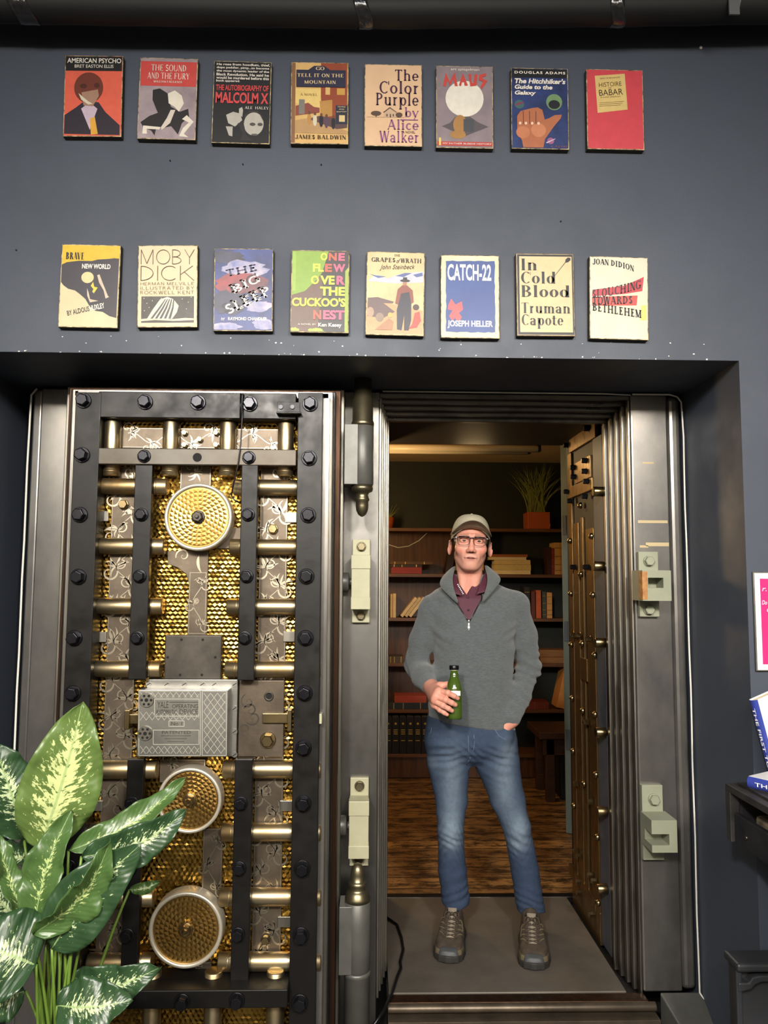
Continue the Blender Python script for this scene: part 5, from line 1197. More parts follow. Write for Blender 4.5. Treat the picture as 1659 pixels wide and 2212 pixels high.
# old wooden bench
WY = 5.35
M_old = mat('old_dark_bench_wood', '#4d3120', .5, col2='#2a190f', scale=5, stretch=(1, 8, 8), detail=6)
bx0, bx1 = X(1166, 1590, WY), FX1 - .25
bt = Z(1190, 1582, WY)
bn_ = Thing('wooden_bench', ((bx0 + bx1) / 2, WY + .25, -.004), 'old dark wooden bench at the right inside the reading room, behind the strap gate', 'bench')
bn_.part(MB().box(bx0, bx1, WY, WY + .42, bt - .05, bt), 'seat', M_old, .006)
bn_.part(MB().box(bx0 + .03, bx1, WY + .03, WY + .05, bt - .16, bt - .05), 'apron', M_old, .003)
for (a, b) in ((bx0 + .05, WY + .03), (bx0 + .05, WY + .34), (bx1 - .1, WY + .03), (bx1 - .1, WY + .34)):
    bn_.part(MB().box(a, a + .06, b, b + .05, -.004, bt - .05), 'leg', M_old, .004)
tag(MB().box(bx0 + .16, bx1 - .12, WY + .08, WY + .33, -.0035, bt - .09).build('bench_shade_box', M_black, None, .01), 'black trunk pushed under the old wooden bench', 'trunk')  # black box put in for the shade under the bench

# ------------------------------------------------------------------ right side: table, blue books, crate, poster
M_tbl = mat('worn_black_table', '#131318', .5, .1, col2='#2e2d30', scale=9, detail=6)
M_tgrey = mat('worn_grey_edge', '#353231', .5, col2='#1f1e1d', scale=14)
TY1, TY0 = 2.44, 1.70
tx0 = X(1566, 1700, TY1); tzt = Z(1580, 1691, TY1); tzb = Z(1575, 1812, TY1); tx1 = 2.1
tb = Thing('display_table', (1.6, 2.05, -.15), 'black riveted display table at the right edge with clutter in its open side slot', 'table')
H_ = tzt - tzb
tb.part(MB().box(tx0, tx1, TY0, TY1, tzt - .022, tzt), 'table_top', M_tgrey, .002)
tb.part(MB().box(tx0 + .03, tx1, TY0 + .02, TY1 - .02, tzt + .0005, tzt + .007), 'top_mat', M_tgrey)
pan = tb.part(MB().box(tx0 + .012, tx0 + .03, TY0 + .01, TY1 - .012, tzb, tzb + H_ * .52), 'side_panel', M_tbl, .003)
m2 = MB()
for (u, v) in ((1577, 1766), (1577, 1804), (1613, 1810)):
    p = atplane(u, v, Vector((tx0 + .012, 2, 0)), Vector((1, 0, 0))); m2.lathe([(.006, 0), (.005, .003), (0, .004)], p, (-1, 0, 0), 12)
m2.local(tb.loc); m2.build('rivets', M_silver, pan)
tb.part(MB().box(tx0, tx0 + .03, TY1 - .03, TY1, tzb, tzt - .022), 'corner_post', M_tgrey, .002)
tb.part(MB().box(tx0 + .03, tx1, TY1 - .03, TY1 - .015, tzb, tzt - .022), 'back_rail', M_tbl)
tb.part(MB().box(tx0 + .03, tx1, TY0 + .01, TY1 - .03, tzb, tzb + .012), 'shelf_board', M_tbl)
for (a, b) in ((tx0 + .45, TY0 + .05), (tx0 + .45, TY1 - .10), (tx1 - .08, TY0 + .05), (tx1 - .08, TY1 - .10)): tb.part(MB().box(a, a + .05, b, b + .05, -.15, tzb), 'leg', M_tbl)
m2 = MB(); zs = tzb + .0125
o = MB().box(tx0 + .05, tx0 + .18, 2.16, 2.36, zs, zs + .085).build('paper_bundle', mat('crumpled_paper', '#8a7c62', .8, col2='#4a4238', scale=20), None, .012); tag(o, 'crumpled paper bundle inside the open slot of the black table', 'paper')
wh = Thing('wooden_ring', (tx0 + .045, 2.10, zs + .049), 'small reddish brown wooden ring in the table slot at the right edge', 'ring')
wh.part(MB().lathe([(.030, -.008), (.048, -.010), (.048, .010), (.030, .008), (.030, -.008)], (tx0 + .045, 2.10, zs + .0485), (-1, 0, 0), 28, cap=False), 'ring', mat('red_brown_wood', '#6b3a22', .4, var=.3, scale=20))
# blue books with white jackets
M_bl = mat('royal_blue_jacket', '#333f8f', .3, var=.08, coat=.4); M_jw = mat('white_jacket', '#e6e6e6', .35, coat=.3)
def jacket_book(loc, L2, D2, T2, rot, label):
    """lying book: spine along local x on the -y side"""
    root = empty('jacketed_book', loc, label, 'book'); root.rotation_euler = rot
    mb = MB(); prof = [(-D2 / 2 + .006 - .012 * math.cos(a), T2 / 2 + T2 / 2 * math.sin(a)) for a in [-math.pi / 2 + i * math.pi / 8 for i in range(9)]]
    mb.rings([[(s * L2 / 2, y, z) for y, z in prof] for s in (-1, 1)], False, False, closed=False)
    s = mb.build('spine', M_bl, root)
    m2 = MB().box(-L2 / 2, L2 / 2, -D2 / 2 + .004, D2 / 2, T2 - .003, T2); m2.box(-L2 / 2, L2 / 2, -D2 / 2 + .004, D2 / 2, 0, .003); m2.build('cover', M_jw, root)
    MB().box(-L2 / 2 + .004, L2 / 2 - .004, -D2 / 2 + .008, D2 / 2 - .005, .003, T2 - .003).build('pages', mat('book_pages', '#d9c8a0', .8), root)
    vs, fs = text2d('THE FIRST TO', -L2 * .40, L2 * .35, T2 * .34, T2 * .66, bold=.01)
    MB().add([(a, -D2 / 2 - .0072, b) for a, b in vs], fs).build('lettering', M_jw, root, fix=False)
    m3 = MB().flat([(-.02, -.01), (.06, -.03), (.07, .03), (.0, .05)], 0); m3.v = [(a, b, T2 + .0006) for a, _, b in m3.v]; m3.build('cover_picture', mat('grey_blue_picture', '#7a8794', .4, col2='#39424a', scale=30), root, fix=False)
    return root
p = atplane(1628, 1700, Vector((0, 0, tzt + .008)), Vector((0, 0, 1)))
jb = jacket_book((p.x + .115, p.y - .075, tzt + .0078), .25, .17, .036, (0, 0, R(-58)), 'blue and white jacketed book lying flat on the black table')
tl = at(1635, 1512, 2.40); dzb = tl.z - tzt - .016
jb2 = jacket_book((0, 0, 0), math.hypot(dzb, dzb * .235), .11, .030, (0, 0, 0), 'blue and white jacketed book leaning upright at the right edge above the table')
br = tl + Vector((dzb * .235, .0, -dzb))
ax = (br - tl).normalized(); 
lx_ = -ax; yv = Vector((.92, .45, 0)); yv = (yv - lx_ * yv.dot(lx_)).normalized(); zv = lx_.cross(yv)
m4 = Matrix((( -lx_.x, yv.x, -zv.x), (-lx_.y, yv.y, -zv.y), (-lx_.z, yv.z, -zv.z)))
jb2.rotation_euler = m4.to_euler(); mid_ = (tl + br) / 2 + yv * .055 + zv * .0; jb2.location = mid_ + zv * .030
# plastic crate at the lower right
CY = 2.40
cx0, czt = X(1586, 2080, CY), Z(1600, 2076, CY)
M_cr = mat('charcoal_plastic', '#2b2c2f', .38, var=.1, scale=8, bump=.04)
cr = Thing('plastic_crate', (cx0 + .35, CY + .04, -.15), 'charcoal plastic crate with a moulded handle recess at the lower right corner', 'crate')
cr.part(MB().box(cx0, cx0 + .62, CY - .02, CY + .075, czt - .025, czt), 'rim', M_cr, .008)
cr.part(MB().box(cx0 + .012, cx0 + .60, CY + .02, CY + .07, -.15, czt - .025), 'body', M_cr, .006)
def px2(u, v): p = at(u, v, CY - .008); return (p.x, p.z)
mb = MB().prism([px2(*q) for q in ((1596, 2145), (1624, 2138), (1632, 2128), (1645, 2122), (1800, 2122), (1800, 2108), (1640, 2108), (1626, 2112), (1618, 2124), (1596, 2124))], CY - .008, CY + .022)
cr.part(mb, 'handle_lip', M_cr, .004)
mb = MB().box(cx0 + .002, cx0 + .02, CY - .005, CY + .02, -.15, czt - .02); cr.part(mb, 'corner_rib', M_cr, .004)
# pink poster
a, b, c, d = X(1632, 1340, DW - .008), X(1632, 1340, DW - .008) + .30, Z(1640, 1447, DW - .008), Z(1640, 1238, DW - .008)
ps = Thing('framed_poster', ((a + b) / 2, DW, c), 'bright pink poster with a white border on the blue wall at the right edge', 'poster')
M_pink = mat('pink_poster_print', '#d02a72', .35, var=.08, coat=.3)
ps.part(MB().box(a - .004, b, DW - .010, DW - .001, c - .004, d + .004), 'clear_holder', M_silver, .001)
sh = ps.part(MB().box(a, b, DW - .012, DW - .010, c, d), 'white_border', M_jw)
m2 = MB().box(a + .017, b - .017, DW - .0126, DW - .012, c + .018, d - .018); m2.local(ps.loc); m2.build('pink_field', M_pink, sh)
m2 = MB()
for (s_, u0, v0, u1, v1) in (('r.', 1646, 1270, 1656, 1277), ('Do', 1646, 1297, 1657, 1306), ('o', 1657, 1314, 1664, 1322)):
    e0, e1, e2, e3 = rect(u0, v0, u1, v1, DW - .013); vs, fs = text2d(s_, e0, e1, e2, e3, shear=.25); m2.add([(q[0], DW - .0130, q[1]) for q in vs], fs)
m2.local(ps.loc); m2.build('lettering', M_jw, sh, fix=False)

for k_, (u, v) in enumerate(((368, 348), (525, 356), (694, 357), (1211, 479), (36, 541))):
    q = at(u, v, DW)
    tag(MB().cyl((q.x, DW - .006, q.z), (q.x, DW - .0002, q.z), .0022, 8).build('wall_nail', M_boltblack), ('tiny dark nail below the mauve grey plaque with the black shadow', 'tiny dark nail below the black plaque with crowded white text', 'tiny dark nail below the tan street scene plaque', 'tiny dark nail above the yellowish plaque with the pin', 'tiny dark nail at the far left, level with the lower plaques')[k_], 'nail', 'nails left in the blue wall')
# ------------------------------------------------------------------ organic surfaces: distance fields meshed with surface nets
def V3(p): return np.array([p[0], p[1], p[2]], float)
def ln(P): return np.sqrt((P * P).sum(-1))
def smin(a, b, k):
    h = np.clip(.5 + .5 * (b - a) / k, 0, 1); return b + (a - b) * h - k * h * (1 - h)
def smax(a, b, k): return -smin(-a, -b, k)
def sph(P, c, r): return ln(P - V3(c)) - r
def ell(P, c, r, rot=None):
    Q = P - V3(c)
    if rot is not None: Q = Q @ np.array(rot)
    r = V3(r); k0 = ln(Q / r); k1 = ln(Q / (r * r)); return k0 * (k0 - 1) / np.maximum(k1, 1e-9)
def rcone(P, a, b, ra, rb):
    a = V3(a); b = V3(b); ba = b - a; h = np.clip(((P - a) @ ba) / (ba @ ba), 0, 1)
    return ln(P - a - h[..., None] * ba) - (ra + (rb - ra) * h)
def chain(P, pts, k=.02):
    d = None
    for (a, ra), (b, rb) in zip(pts[:-1], pts[1:]):
        e = rcone(P, a, b, ra, rb); d = e if d is None else smin(d, e, k)
    return d
def nets(f, lo, hi, h):
    lo = np.array(lo, float); hi = np.array(hi, float); n = np.ceil((hi - lo) / h).astype(int) + 1
    ax = [lo[i] + h * np.arange(n[i]) for i in range(3)]
    G = np.empty(n)
    for i in range(n[0]):           # slab by slab keeps memory small
        Y_, Z_ = np.meshgrid(ax[1], ax[2], indexing='ij')
        P = np.stack([np.full_like(Y_, ax[0][i]), Y_, Z_], -1); G[i] = f(P)
    S = G < 0
    c = [(i, j, k) for i in (0, 1) for j in (0, 1) for k in (0, 1)]
    sl = lambda A, o: A[o[0]:n[0] - 1 + o[0], o[1]:n[1] - 1 + o[1], o[2]:n[2] - 1 + o[2]]
    cnt = sum(sl(S, o).astype(int) for o in c)
    act = (cnt > 0) & (cnt < 8); idx = -np.ones(act.shape, int); idx[act] = np.arange(act.sum())
    I = np.argwhere(act); acc = np.zeros((len(I), 3)); num = np.zeros(len(I))
    vals = {o: sl(G, o)[act] for o in c}
    for o in c:
        for d in range(3):
            if o[d] == 0:
                q = list(o); q[d] = 1; q = tuple(q); a, b = vals[o], vals[q]; m = (a < 0) != (b < 0)
                t = np.where(m, a / np.where(m, a - b, 1), 0); p = np.tile(np.array(o, float), (len(I), 1)); p[:, d] += t
                acc += p * m[:, None]; num += m
    V = lo + h * (I + acc / num[:, None]); F_ = []
    for d in range(3):
        e = [0, 0, 0]; e[d] = 1; u, w = (d + 1) % 3, (d + 2) % 3
        A = S[:n[0] - e[0], :n[1] - e[1], :n[2] - e[2]]; B = S[e[0]:, e[1]:, e[2]:]
        for flip, M_ in ((False, A & ~B), (True, ~A & B)):
            E = np.argwhere(M_); E = E[(E[:, u] > 0) & (E[:, w] > 0) & (E[:, u] < n[u] - 1) & (E[:, w] < n[w] - 1)]
            if not len(E): continue
            def ci(du, dw):
                Q = E.copy(); Q[:, u] += du; Q[:, w] += dw; return idx[Q[:, 0], Q[:, 1], Q[:, 2]]
            q = np.stack([ci(-1, -1), ci(0, -1), ci(0, 0), ci(-1, 0)], 1)
            F_.append(q[:, ::-1] if flip else q)
    return V, np.concatenate(F_)
def organic(name, parts, mats, parent=None, org=(0, 0, 0), color=None, matsel=None, smooth_it=0):
    vs, fs, o = [], [], 0
    for V, F_ in parts: vs.append(V); fs.append(F_ + o); o += len(V)
    V = np.concatenate(vs); F_ = np.concatenate(fs)
    me = bpy.data.meshes.new(name); me.from_pydata((V - np.array(org)).tolist(), [], F_.tolist())
    if not isinstance(mats, (list, tuple)): mats = [mats]
    for m in mats: me.materials.append(m)
    me.polygons.foreach_set('use_smooth', [True] * len(me.polygons))
    if matsel is not None: me.polygons.foreach_set('material_index', matsel(V[F_].mean(1)).astype(int).tolist())
    if color is not None:
        at_ = me.color_attributes.new('Col', 'FLOAT_COLOR', 'POINT'); C_ = color(V)
        at_.data.foreach_set('color', np.concatenate([C_, np.ones((len(C_), 1))], 1).astype(np.float32).ravel())
    me.update(); ob = bpy.data.objects.new(name, me); COL.objects.link(ob)
    if parent: ob.parent = parent
    if smooth_it:
        sm_ = ob.modifiers.new('smooth', 'SMOOTH'); sm_.factor = .5; sm_.iterations = smooth_it
    return ob
lin = lambda c: np.array(srgb(c)[:3])

# ------------------------------------------------------------------ the man in the doorway
MY = 3.42
def mp(px, py, Y=MY): return V3(at(px, py, Y))
ORG = (float(mp(1040, 2030)[0]), MY, 0.0)
man = empty('person', ORG, 'man in grey zip sweater, jeans and tan cap standing in the vault doorway', 'person')
# ---- materials
M_skin = mat('skin', '#d09a82', .48, attr='Col', var=.10, scale=90, bump=.05, bscale=260, sss=.12, spec=.4)
M_sweat = mat('grey_marled_knit', '#585d5f', .92, col2='#474c4e', scale=60, stretch=(1, 1, 4), bump=.5, bscale=230, detail=5, sheen=.25, spec=.15)
M_rib = mat('grey_rib_knit', '#5b605f', .92, col2='#4a4f4f', scale=70, stretch=(1, 1, 3), bump=.5, bscale=230, sheen=.2, spec=.15)
M_shirt = mat('maroon_shirt', '#4e2130', .7, var=.15, scale=40, bump=.1, bscale=300)
M_jean = mat('faded_denim', '#3d5478', .85, attr='Col', var=.22, scale=60, bump=.35, bscale=320, detail=6, spec=.2)
M_cap = mat('tan_cap_cotton', '#a59f88', .85, var=.10, scale=60, bump=.2, bscale=350)
M_capu = mat('brown_cap_lining', '#6a5644', .85)
M_frame = mat('dark_brown_acetate', '#241a1c', .25)
M_eye = mat('eyeball', '#9c908a', .35); M_iris = mat('grey_brown_iris', '#2a2420', .15)  # eyeball white darkened for the shade under brow and brim
# ---- head (local frame at eye level, face towards -y) then placed in the place
HC = mp(1016.5, 1170, 3.40); HS = 1.0; roll = R(3.0)
cr_, sr_ = math.cos(roll), math.sin(roll)
HR = np.array([[cr_, 0, sr_], [0, 1, 0], [-sr_, 0, cr_]])      # rotation about y
yaw_ = R(-5.0); HR = HR @ np.array([[math.cos(yaw_), -math.sin(yaw_), 0], [math.sin(yaw_), math.cos(yaw_), 0], [0, 0, 1]])
def to_head(P): return ((P - HC) @ HR) / HS
def from_head(p): return HC + HS * (HR @ V3(p))
NB = mp(1016, 1292, 3.46)
nb = to_head(NB[None])[0]
def f_head(P):
    Q = to_head(P); x, y, z = Q[..., 0], Q[..., 1], Q[..., 2]; A_ = np.stack([np.abs(x), y, z], -1)
    d = ell(Q, (0, .022, .028), (.078, .096, .088))
    d = smin(d, ell(Q, (0, -.022, -.045), (.0615, .066, .091)), .03)
    d = smin(d, rcone(A_, (.047, .0, -.062), (.020, -.056, -.108), .020, .018), .025)          # jaw
    d = smin(d, ell(Q, (0, -.070, -.110), (.024, .017, .017)), .018)                            # chin
    d = smin(d, sph(A_, (.043, -.058, -.034), .026), .022)                                       # cheekbones
    d = smin(d, rcone(A_, (.010, -.089, .020), (.046, -.076, .017), .012, .010), .014)           # brow ridge
    d = smax(d, -ell(A_, (.0325, -.0985, -.001), (.022, .024, .0135)), .010)                      # sockets
    d = smin(d, ell(A_, (.0325, -.0745, -.0015), (.0175, .0140, .0128)), .006)                   # lids over the eyeballs
    d = smax(d, -ell(A_, (.0325, -.0885, -.0018), (.0122, .0060, .0042)), .0018)
    d = smin(d, rcone(Q, (0, -.086, .010), (0, -.109, -.034), .0080, .0120), .014)               # nose
    d = smin(d, ell(Q, (0, -.111, -.040), (.0125, .0115, .0110)), .008)
    d = smin(d, ell(A_, (.0135, -.100, -.045), (.0088, .012, .0085)), .008)
    d = smax(d, -ell(A_, (.0070, -.104, -.0525), (.0038, .006, .0035)), .003)
    d = smin(d, ell(Q, (0, -.0745, -.074), (.034, .014, .028)), .020)                             # muzzle
    d = smin(d, ell(A_, (.010, -.0862, -.0716), (.019, .0052, .0036)), .005)                     # upper lip
    d = smin(d, ell(Q, (0, -.0858, -.0816), (.023, .0058, .0050)), .006)                         # lower lip
    d = smax(d, -rcone(A_, (0, -.0945, -.0763), (.029, -.080, -.0782), .0034, .0018), .002)       # mouth line
    d = smax(d, -rcone(A_, (.024, -.098, -.052), (.036, -.086, -.078), .0018, .0012), .010)      # nasolabial fold
    d = smin(d, ell(A_, (.0905, .022, -.030), (.0085, .021, .034), [[.94, -.34, 0], [.34, .94, 0], [0, 0, 1]]), .008)   # ears
    d = smax(d, -ell(A_, (.0945, .014, -.022), (.006, .010, .018)), .006)
    d = smin(d, rcone(Q, (0, .022, -.085), tuple(nb), .054, .062), .022)
    d = smin(d, rcone(A_, (.045, .01, -.075), (.020, -.02 + nb[1] * .2, nb[2]), .014, .012), .02)   # neck cords
    d = smin(d, ell(Q, (nb[0], nb[1] + .0, nb[2] - .02), (.12, .075, .045)), .04)
    return d * HS
def c_skin(V):
    Q = to_head(V); x, y, z = np.abs(Q[:, 0]), Q[:, 1], Q[:, 2]
    base = np.tile(lin('#cc8f7c'), (len(V), 1))
    def blend(m, c): return base * (1 - m[:, None]) + lin(c) * m[:, None]
    sm = lambda d, w: np.clip(1 - d / w, 0, 1)
    inhead = (np.abs(Q).max(1) < .2)
    base = blend(.5 * sm(np.hypot(x - .045, z + .045), .035) * (y < -.03), '#cf7f6c')
    base = blend(.45 * sm(np.hypot((x - .0325) / 1.5, (z - .002) / .9), .016) * (y < -.05), '#8e6154')  # shade in the eye sockets painted into the skin colour
    base = blend(.45 * sm(np.hypot(x, z + .040), .020) * (y < -.08), '#cf7a68')
    base = blend(.40 * (z < -.055) * (z > -.135) * (y < .0) * (x < .07), '#b58c7a')
    base = blend(np.minimum(1, 1.6 * sm(np.hypot(x / 2.6, z + .0775), .0105)) * (y < -.08) * .9, '#9c5652')
    base = blend((np.hypot(x / 13, z + .0766 + .05 * x * x / .028) < .0021) * (y < -.078) * .85, '#3a1c1c')  # dark of the mouth crease painted as shade on the skin
    base = blend((np.hypot(x - .0072, z + .0515) < .0036) * (y < -.09) * .8, '#5a2f28')  # shade inside the nostrils painted into the skin
    base = blend(.55 * ((np.abs(z - .0215 + .10 * np.clip(x - .03, 0, 1)) < .0045) & (x > .012) & (x < .050) & (y < -.06)), '#6d5a50')
    base = blend(.8 * ((y > -.035) & (z > -.02) & (x > .058) & (x < .09) & (y < .03)) * 1.0, '#5d5148')
    base = blend(.95 * ((y > .03) & (z > -.07)) * 1.0, '#5d5148')
    base = blend(.35 * ((y < -.02) & (z < -.14)) * 1.0 * inhead, '#cc8d74')
    return base
# ---- arm and hand joints
ZX = lambda zx, zy, Y: mp(900 + zx / 10.37, 1420 + zy / 10.37, Y)
WR = ZX(345, 690, 3.262)
mcp = [ZX(500, 760, 3.118), ZX(440, 870, 3.108), ZX(400, 965, 3.113), ZX(395, 1065, 3.130)]
pip = [ZX(700, 800, 3.089), ZX(650, 950, 3.085), ZX(585, 1080, 3.090), ZX(520, 1180, 3.104)]
dip = [ZX(840, 868, 3.092), ZX(790, 1020, 3.088), ZX(720, 1150, 3.091), ZX(620, 1245, 3.100)]
tip = [ZX(915, 915, 3.101), ZX(865, 1062, 3.094), ZX(790, 1196, 3.095), ZX(680, 1282, 3.100)]
fr_ = [.0115, .0120, .0112, .0098]
def f_hand(P):
    d = rcone(P, WR + V3((-.02, .07, .03)), WR, .031, .029)
    for m, r in zip(mcp, fr_): d = smin(d, rcone(P, WR, m, .024, r * 1.35), .02)
    d = smin(d, rcone(P, mcp[0], mcp[3], .0135, .0125), .012)
    for k in range(4):
        r = fr_[k]; e = chain(P, [(mcp[k], r * 1.2), (pip[k], r * 1.02), (dip[k], r * .88), (tip[k], r * .76)], .004)
        e = smin(e, sph(P, pip[k] + V3((0, -.001, .001)), r * 1.06), .004)
        d = smin(d, e, .0035)
    th = [(WR + V3((.012, -.02, .004)), .019), (ZX(520, 640, 3.196), .0165), (ZX(690, 610, 3.186), .0125), (ZX(850, 600, 3.182), .0095)]
    d = smin(d, chain(P, th, .006), .012)
    return d
W2 = mp(1105, 1555, 3.345)
def f_hand2(P):
    d = rcone(P, W2 + V3((.02, .03, .08)), W2, .030, .028)
    pk = [mp(1086, 1572, 3.335), mp(1078, 1570, 3.345), mp(1094, 1574, 3.335), mp(1098, 1570, 3.35)]
    for k, q in enumerate(pk):
        d = smin(d, rcone(P, W2, q, .026, .014), .014); d = smin(d, rcone(P, q, q + V3((-.01, .012, -.075)), .0115, .008), .003)
    return smin(d, chain(P, [(W2, .018), (mp(1074, 1566, 3.335), .013), (mp(1066, 1588, 3.335), .010)], .01), .01)
def prof(table, Y, P, ex=2.4, yo=0.0):
    """stack of rounded cross-sections: rows of (pixel y, left x, right x, half depth, depth offset)"""
    zs, cx, hw, hd, oy = [], [], [], [], []
    for (v, a, b, dp, of) in table:
        p, q = mp(a, v, Y), mp(b, v, Y); zs.append(p[2]); cx.append((p[0] + q[0]) / 2); hw.append((q[0] - p[0]) / 2); hd.append(dp); oy.append(Y + of)
    o = np.argsort(zs); zs = np.array(zs)[o]; z = P[..., 2]
    I_ = lambda t: np.interp(z, zs, np.array(t)[o])
    a, b = I_(hw), I_(hd); x = np.abs(P[..., 0] - I_(cx)) / a; y = np.abs(P[..., 1] - I_(oy)) / b
    d = ((x ** ex + y ** ex) ** (1 / ex) - 1) * np.minimum(a, b)
    return np.maximum(d, np.maximum(zs[0] - z, z - zs[-1]))
TORSO = [(1236, 986, 1050, .052, .04), (1256, 972, 1066, .072, .035), (1272, 950, 1090, .086, .03), (1292, 928, 1114, .102, .02), (1330, 930, 1116, .116, .01), (1385, 939, 1110, .126, .0), (1450, 936, 1107, .126, 0), (1520, 928, 1104, .124, 0), (1560, 921, 1110, .122, 0), (1600, 918, 1113, .120, 0)]
SL, EL, WL = mp(934, 1315, 3.44), mp(898, 1438, 3.47), WR + V3((-.006, .020, .006))
SR, ER, WR2 = mp(1114, 1306, 3.44), mp(1142, 1442, 3.48), W2 + V3((.002, .004, .012))
def f_torso(P): return prof(TORSO, MY, P)
hz0, hz1 = mp(918, 1556, MY - .10), mp(1085, 1581, MY - .10)
def fold(P, c, ax, wl, amp, rad, ph=0.0):
    Q = P - V3(c); r = ln(Q); t = Q @ V3(ax); return amp * np.sin(t * 2 * math.pi / wl + ph + 1.1 * np.sin(t * 47 + 3 * ph) + .7 * np.sin((Q @ V3((1, 0, 0))) * 55 + ph)) * np.exp(-(r / rad) ** 2)
def f_sweater(P):
    d = f_torso(P)
    d = smin(d, chain(P, [(SL, .055), (SL * .5 + EL * .5 + V3((-.006, 0, 0)), .054), (EL, .049), (EL * .45 + WL * .55, .049), (WL, .037)], .02), .022)
    d = smin(d, chain(P, [(SR, .056), (SR * .5 + ER * .5 + V3((.008, 0, 0)), .057), (ER, .053), (ER * .45 + WR2 * .55, .049), (WR2, .041)], .02), .022)
    d = smin(d, rcone(P, mp(985, 1284, 3.46), SL, .045, .052), .03); d = smin(d, rcone(P, mp(1050, 1278, 3.46), SR, .045, .052), .03)
    # cloth folds
    d = d + fold(P, EL, (WL - EL) / np.linalg.norm(WL - EL) * .6 + V3((0, 0, .7)), .034, .0042, .085)
    d = d + fold(P, ER, V3((.25, 0, 1)), .040, .0075, .085, .6) + fold(P, ER * .4 + WR2 * .6, V3((.5, 0, .8)), .04, .003, .08)
    d = d + fold(P, mp(940, 1378, 3.32), V3((.6, 0, .9)), .05, .0035, .07) + fold(P, mp(1106, 1372, 3.32), V3((-.6, 0, .9)), .05, .004, .07)
    d = d + .0026 * np.sin(P[..., 2] * 31 + 9 * P[..., 0]) * np.sin(P[..., 0] * 19 + 6 * P[..., 2]) + .0012 * np.sin(P[..., 2] * 71 + 37 * P[..., 0] + 3 * np.sin(P[..., 0] * 23))
    # hem and front opening
    hz = hz0[2] + (P[..., 0] - hz0[0]) / (hz1[0] - hz0[0]) * (hz1[2] - hz0[2]); hz = np.minimum(hz, hz0[2] + .004) + .02 * np.clip((P[..., 1] - MY) / .1, 0, 1)
    d = np.where(P[..., 2] < hz + .038, d + .0035 * np.clip((hz + .038 - P[..., 2]) / .006, 0, 1) - .002, d)
    arm = np.minimum(chain(P, [(EL, .06), (WL, .05)]), chain(P, [(ER, .065), (WR2, .055)]))
    d = smax(d, np.where(arm < .004, -1, hz - P[..., 2]), .006)
    zb = ZIP[2]; w = np.clip((P[..., 2] - zb) * .60, 0, .058); g = np.abs(P[..., 0] - ZIP[0] - .002) - w
    g = np.maximum(g, np.maximum(P[..., 1] - (MY - .0), zb - P[..., 2]))
    return smax(d, -g, .006)
ZIP = mp(1012.5, 1342, MY - .12)
def f_shirt(P):
    d = f_torso(P) + .010
    V_ = mp(1011, 1286, MY - .09); w = np.clip((P[..., 2] - V_[2]) * .60, 0, .058); g = np.abs(P[..., 0] - V_[0]) - w
    g = np.maximum(g, np.maximum(P[..., 1] - MY, V_[2] - P[..., 2]))
    return smax(np.maximum(smax(d, -g, .004), P[..., 2] - mp(1013, 1250)[2]), mp(1013, 1375)[2] - P[..., 2], .002)
# ---- body: one skin surface, fine at head and hand, coarse under the clothes
lo = HC + V3((-.15, -.145, -.30)); hi = HC + V3((.15, .16, .135))
parts = [nets(f_head, lo, hi, .0024)]
lo = np.minimum.reduce([WR, *tip, *mcp]) - .035; hi = np.maximum.reduce([WR, *tip, *mcp]) + .035; hi[1] += .0; hi[0] += .01
parts.append(nets(f_hand, lo, hi, .0016))
parts.append(nets(f_hand2, W2 + V3((-.10, -.07, -.16)), W2 + V3((.06, .07, .06)), .003))
LEGL = [(966, 1600, 3.43, .094), (969, 1645, 3.43, .092), (975, 1725, 3.42, .070), (973, 1790, 3.40, .055), (977, 1880, 3.435, .060), (985, 1953, 3.45, .060)]
LEGR = [(1066, 1600, 3.43, .094), (1074, 1645, 3.43, .096), (1096, 1725, 3.42, .074), (1117, 1790, 3.40, .058), (1134, 1880, 3.43, .059), (1147, 1966, 3.44, .061)]
ll = [(mp(a, b, c), r) for a, b, c, r in LEGL]; lr = [(mp(a, b, c), r) for a, b, c, r in LEGR]
def f_under(P):
    d = np.maximum(f_torso(P) + .022, P[..., 2] - NB[2])
    for arm in ([(SL, .045), (EL, .036), (WL, .028)], [(SR, .045), (ER, .036), (WR2, .028)]): d = smin(d, chain(P, arm, .01), .02)
    for leg in (ll, lr): d = smin(d, chain(P, [(p, r - .016) for p, r in leg[:-1]] + [(leg[-1][0] + V3((0, .0, -.03)), .032)], .02), .03)
    return d
parts.append(nets(f_under, (ORG[0] - .42, MY - .26, .05), (ORG[0] + .32, MY + .2, NB[2] + .02), .014))
body = organic('body', parts, M_skin, man, ORG, c_skin)
def organic_part(name, f, lo, hi, h, m, **k): return organic(name, [nets(f, lo, hi, h)], m, man, ORG, **k)
SWLO = (ORG[0] - .44, MY - .30, hz1[2] - .05); SWHI = (ORG[0] + .36, MY + .22, mp(1016, 1240)[2])
def wsel(C_): return (C_[:, 2] < 0).astype(int)
organic_part('sweater', f_sweater, SWLO, SWHI, .0062, M_sweat, smooth_it=1)
organic_part('shirt', f_shirt, (ORG[0] - .25, MY - .16, mp(1013, 1380)[2]), (ORG[0] + .22, MY + .14, mp(1013, 1246)[2]), .0032, M_shirt)
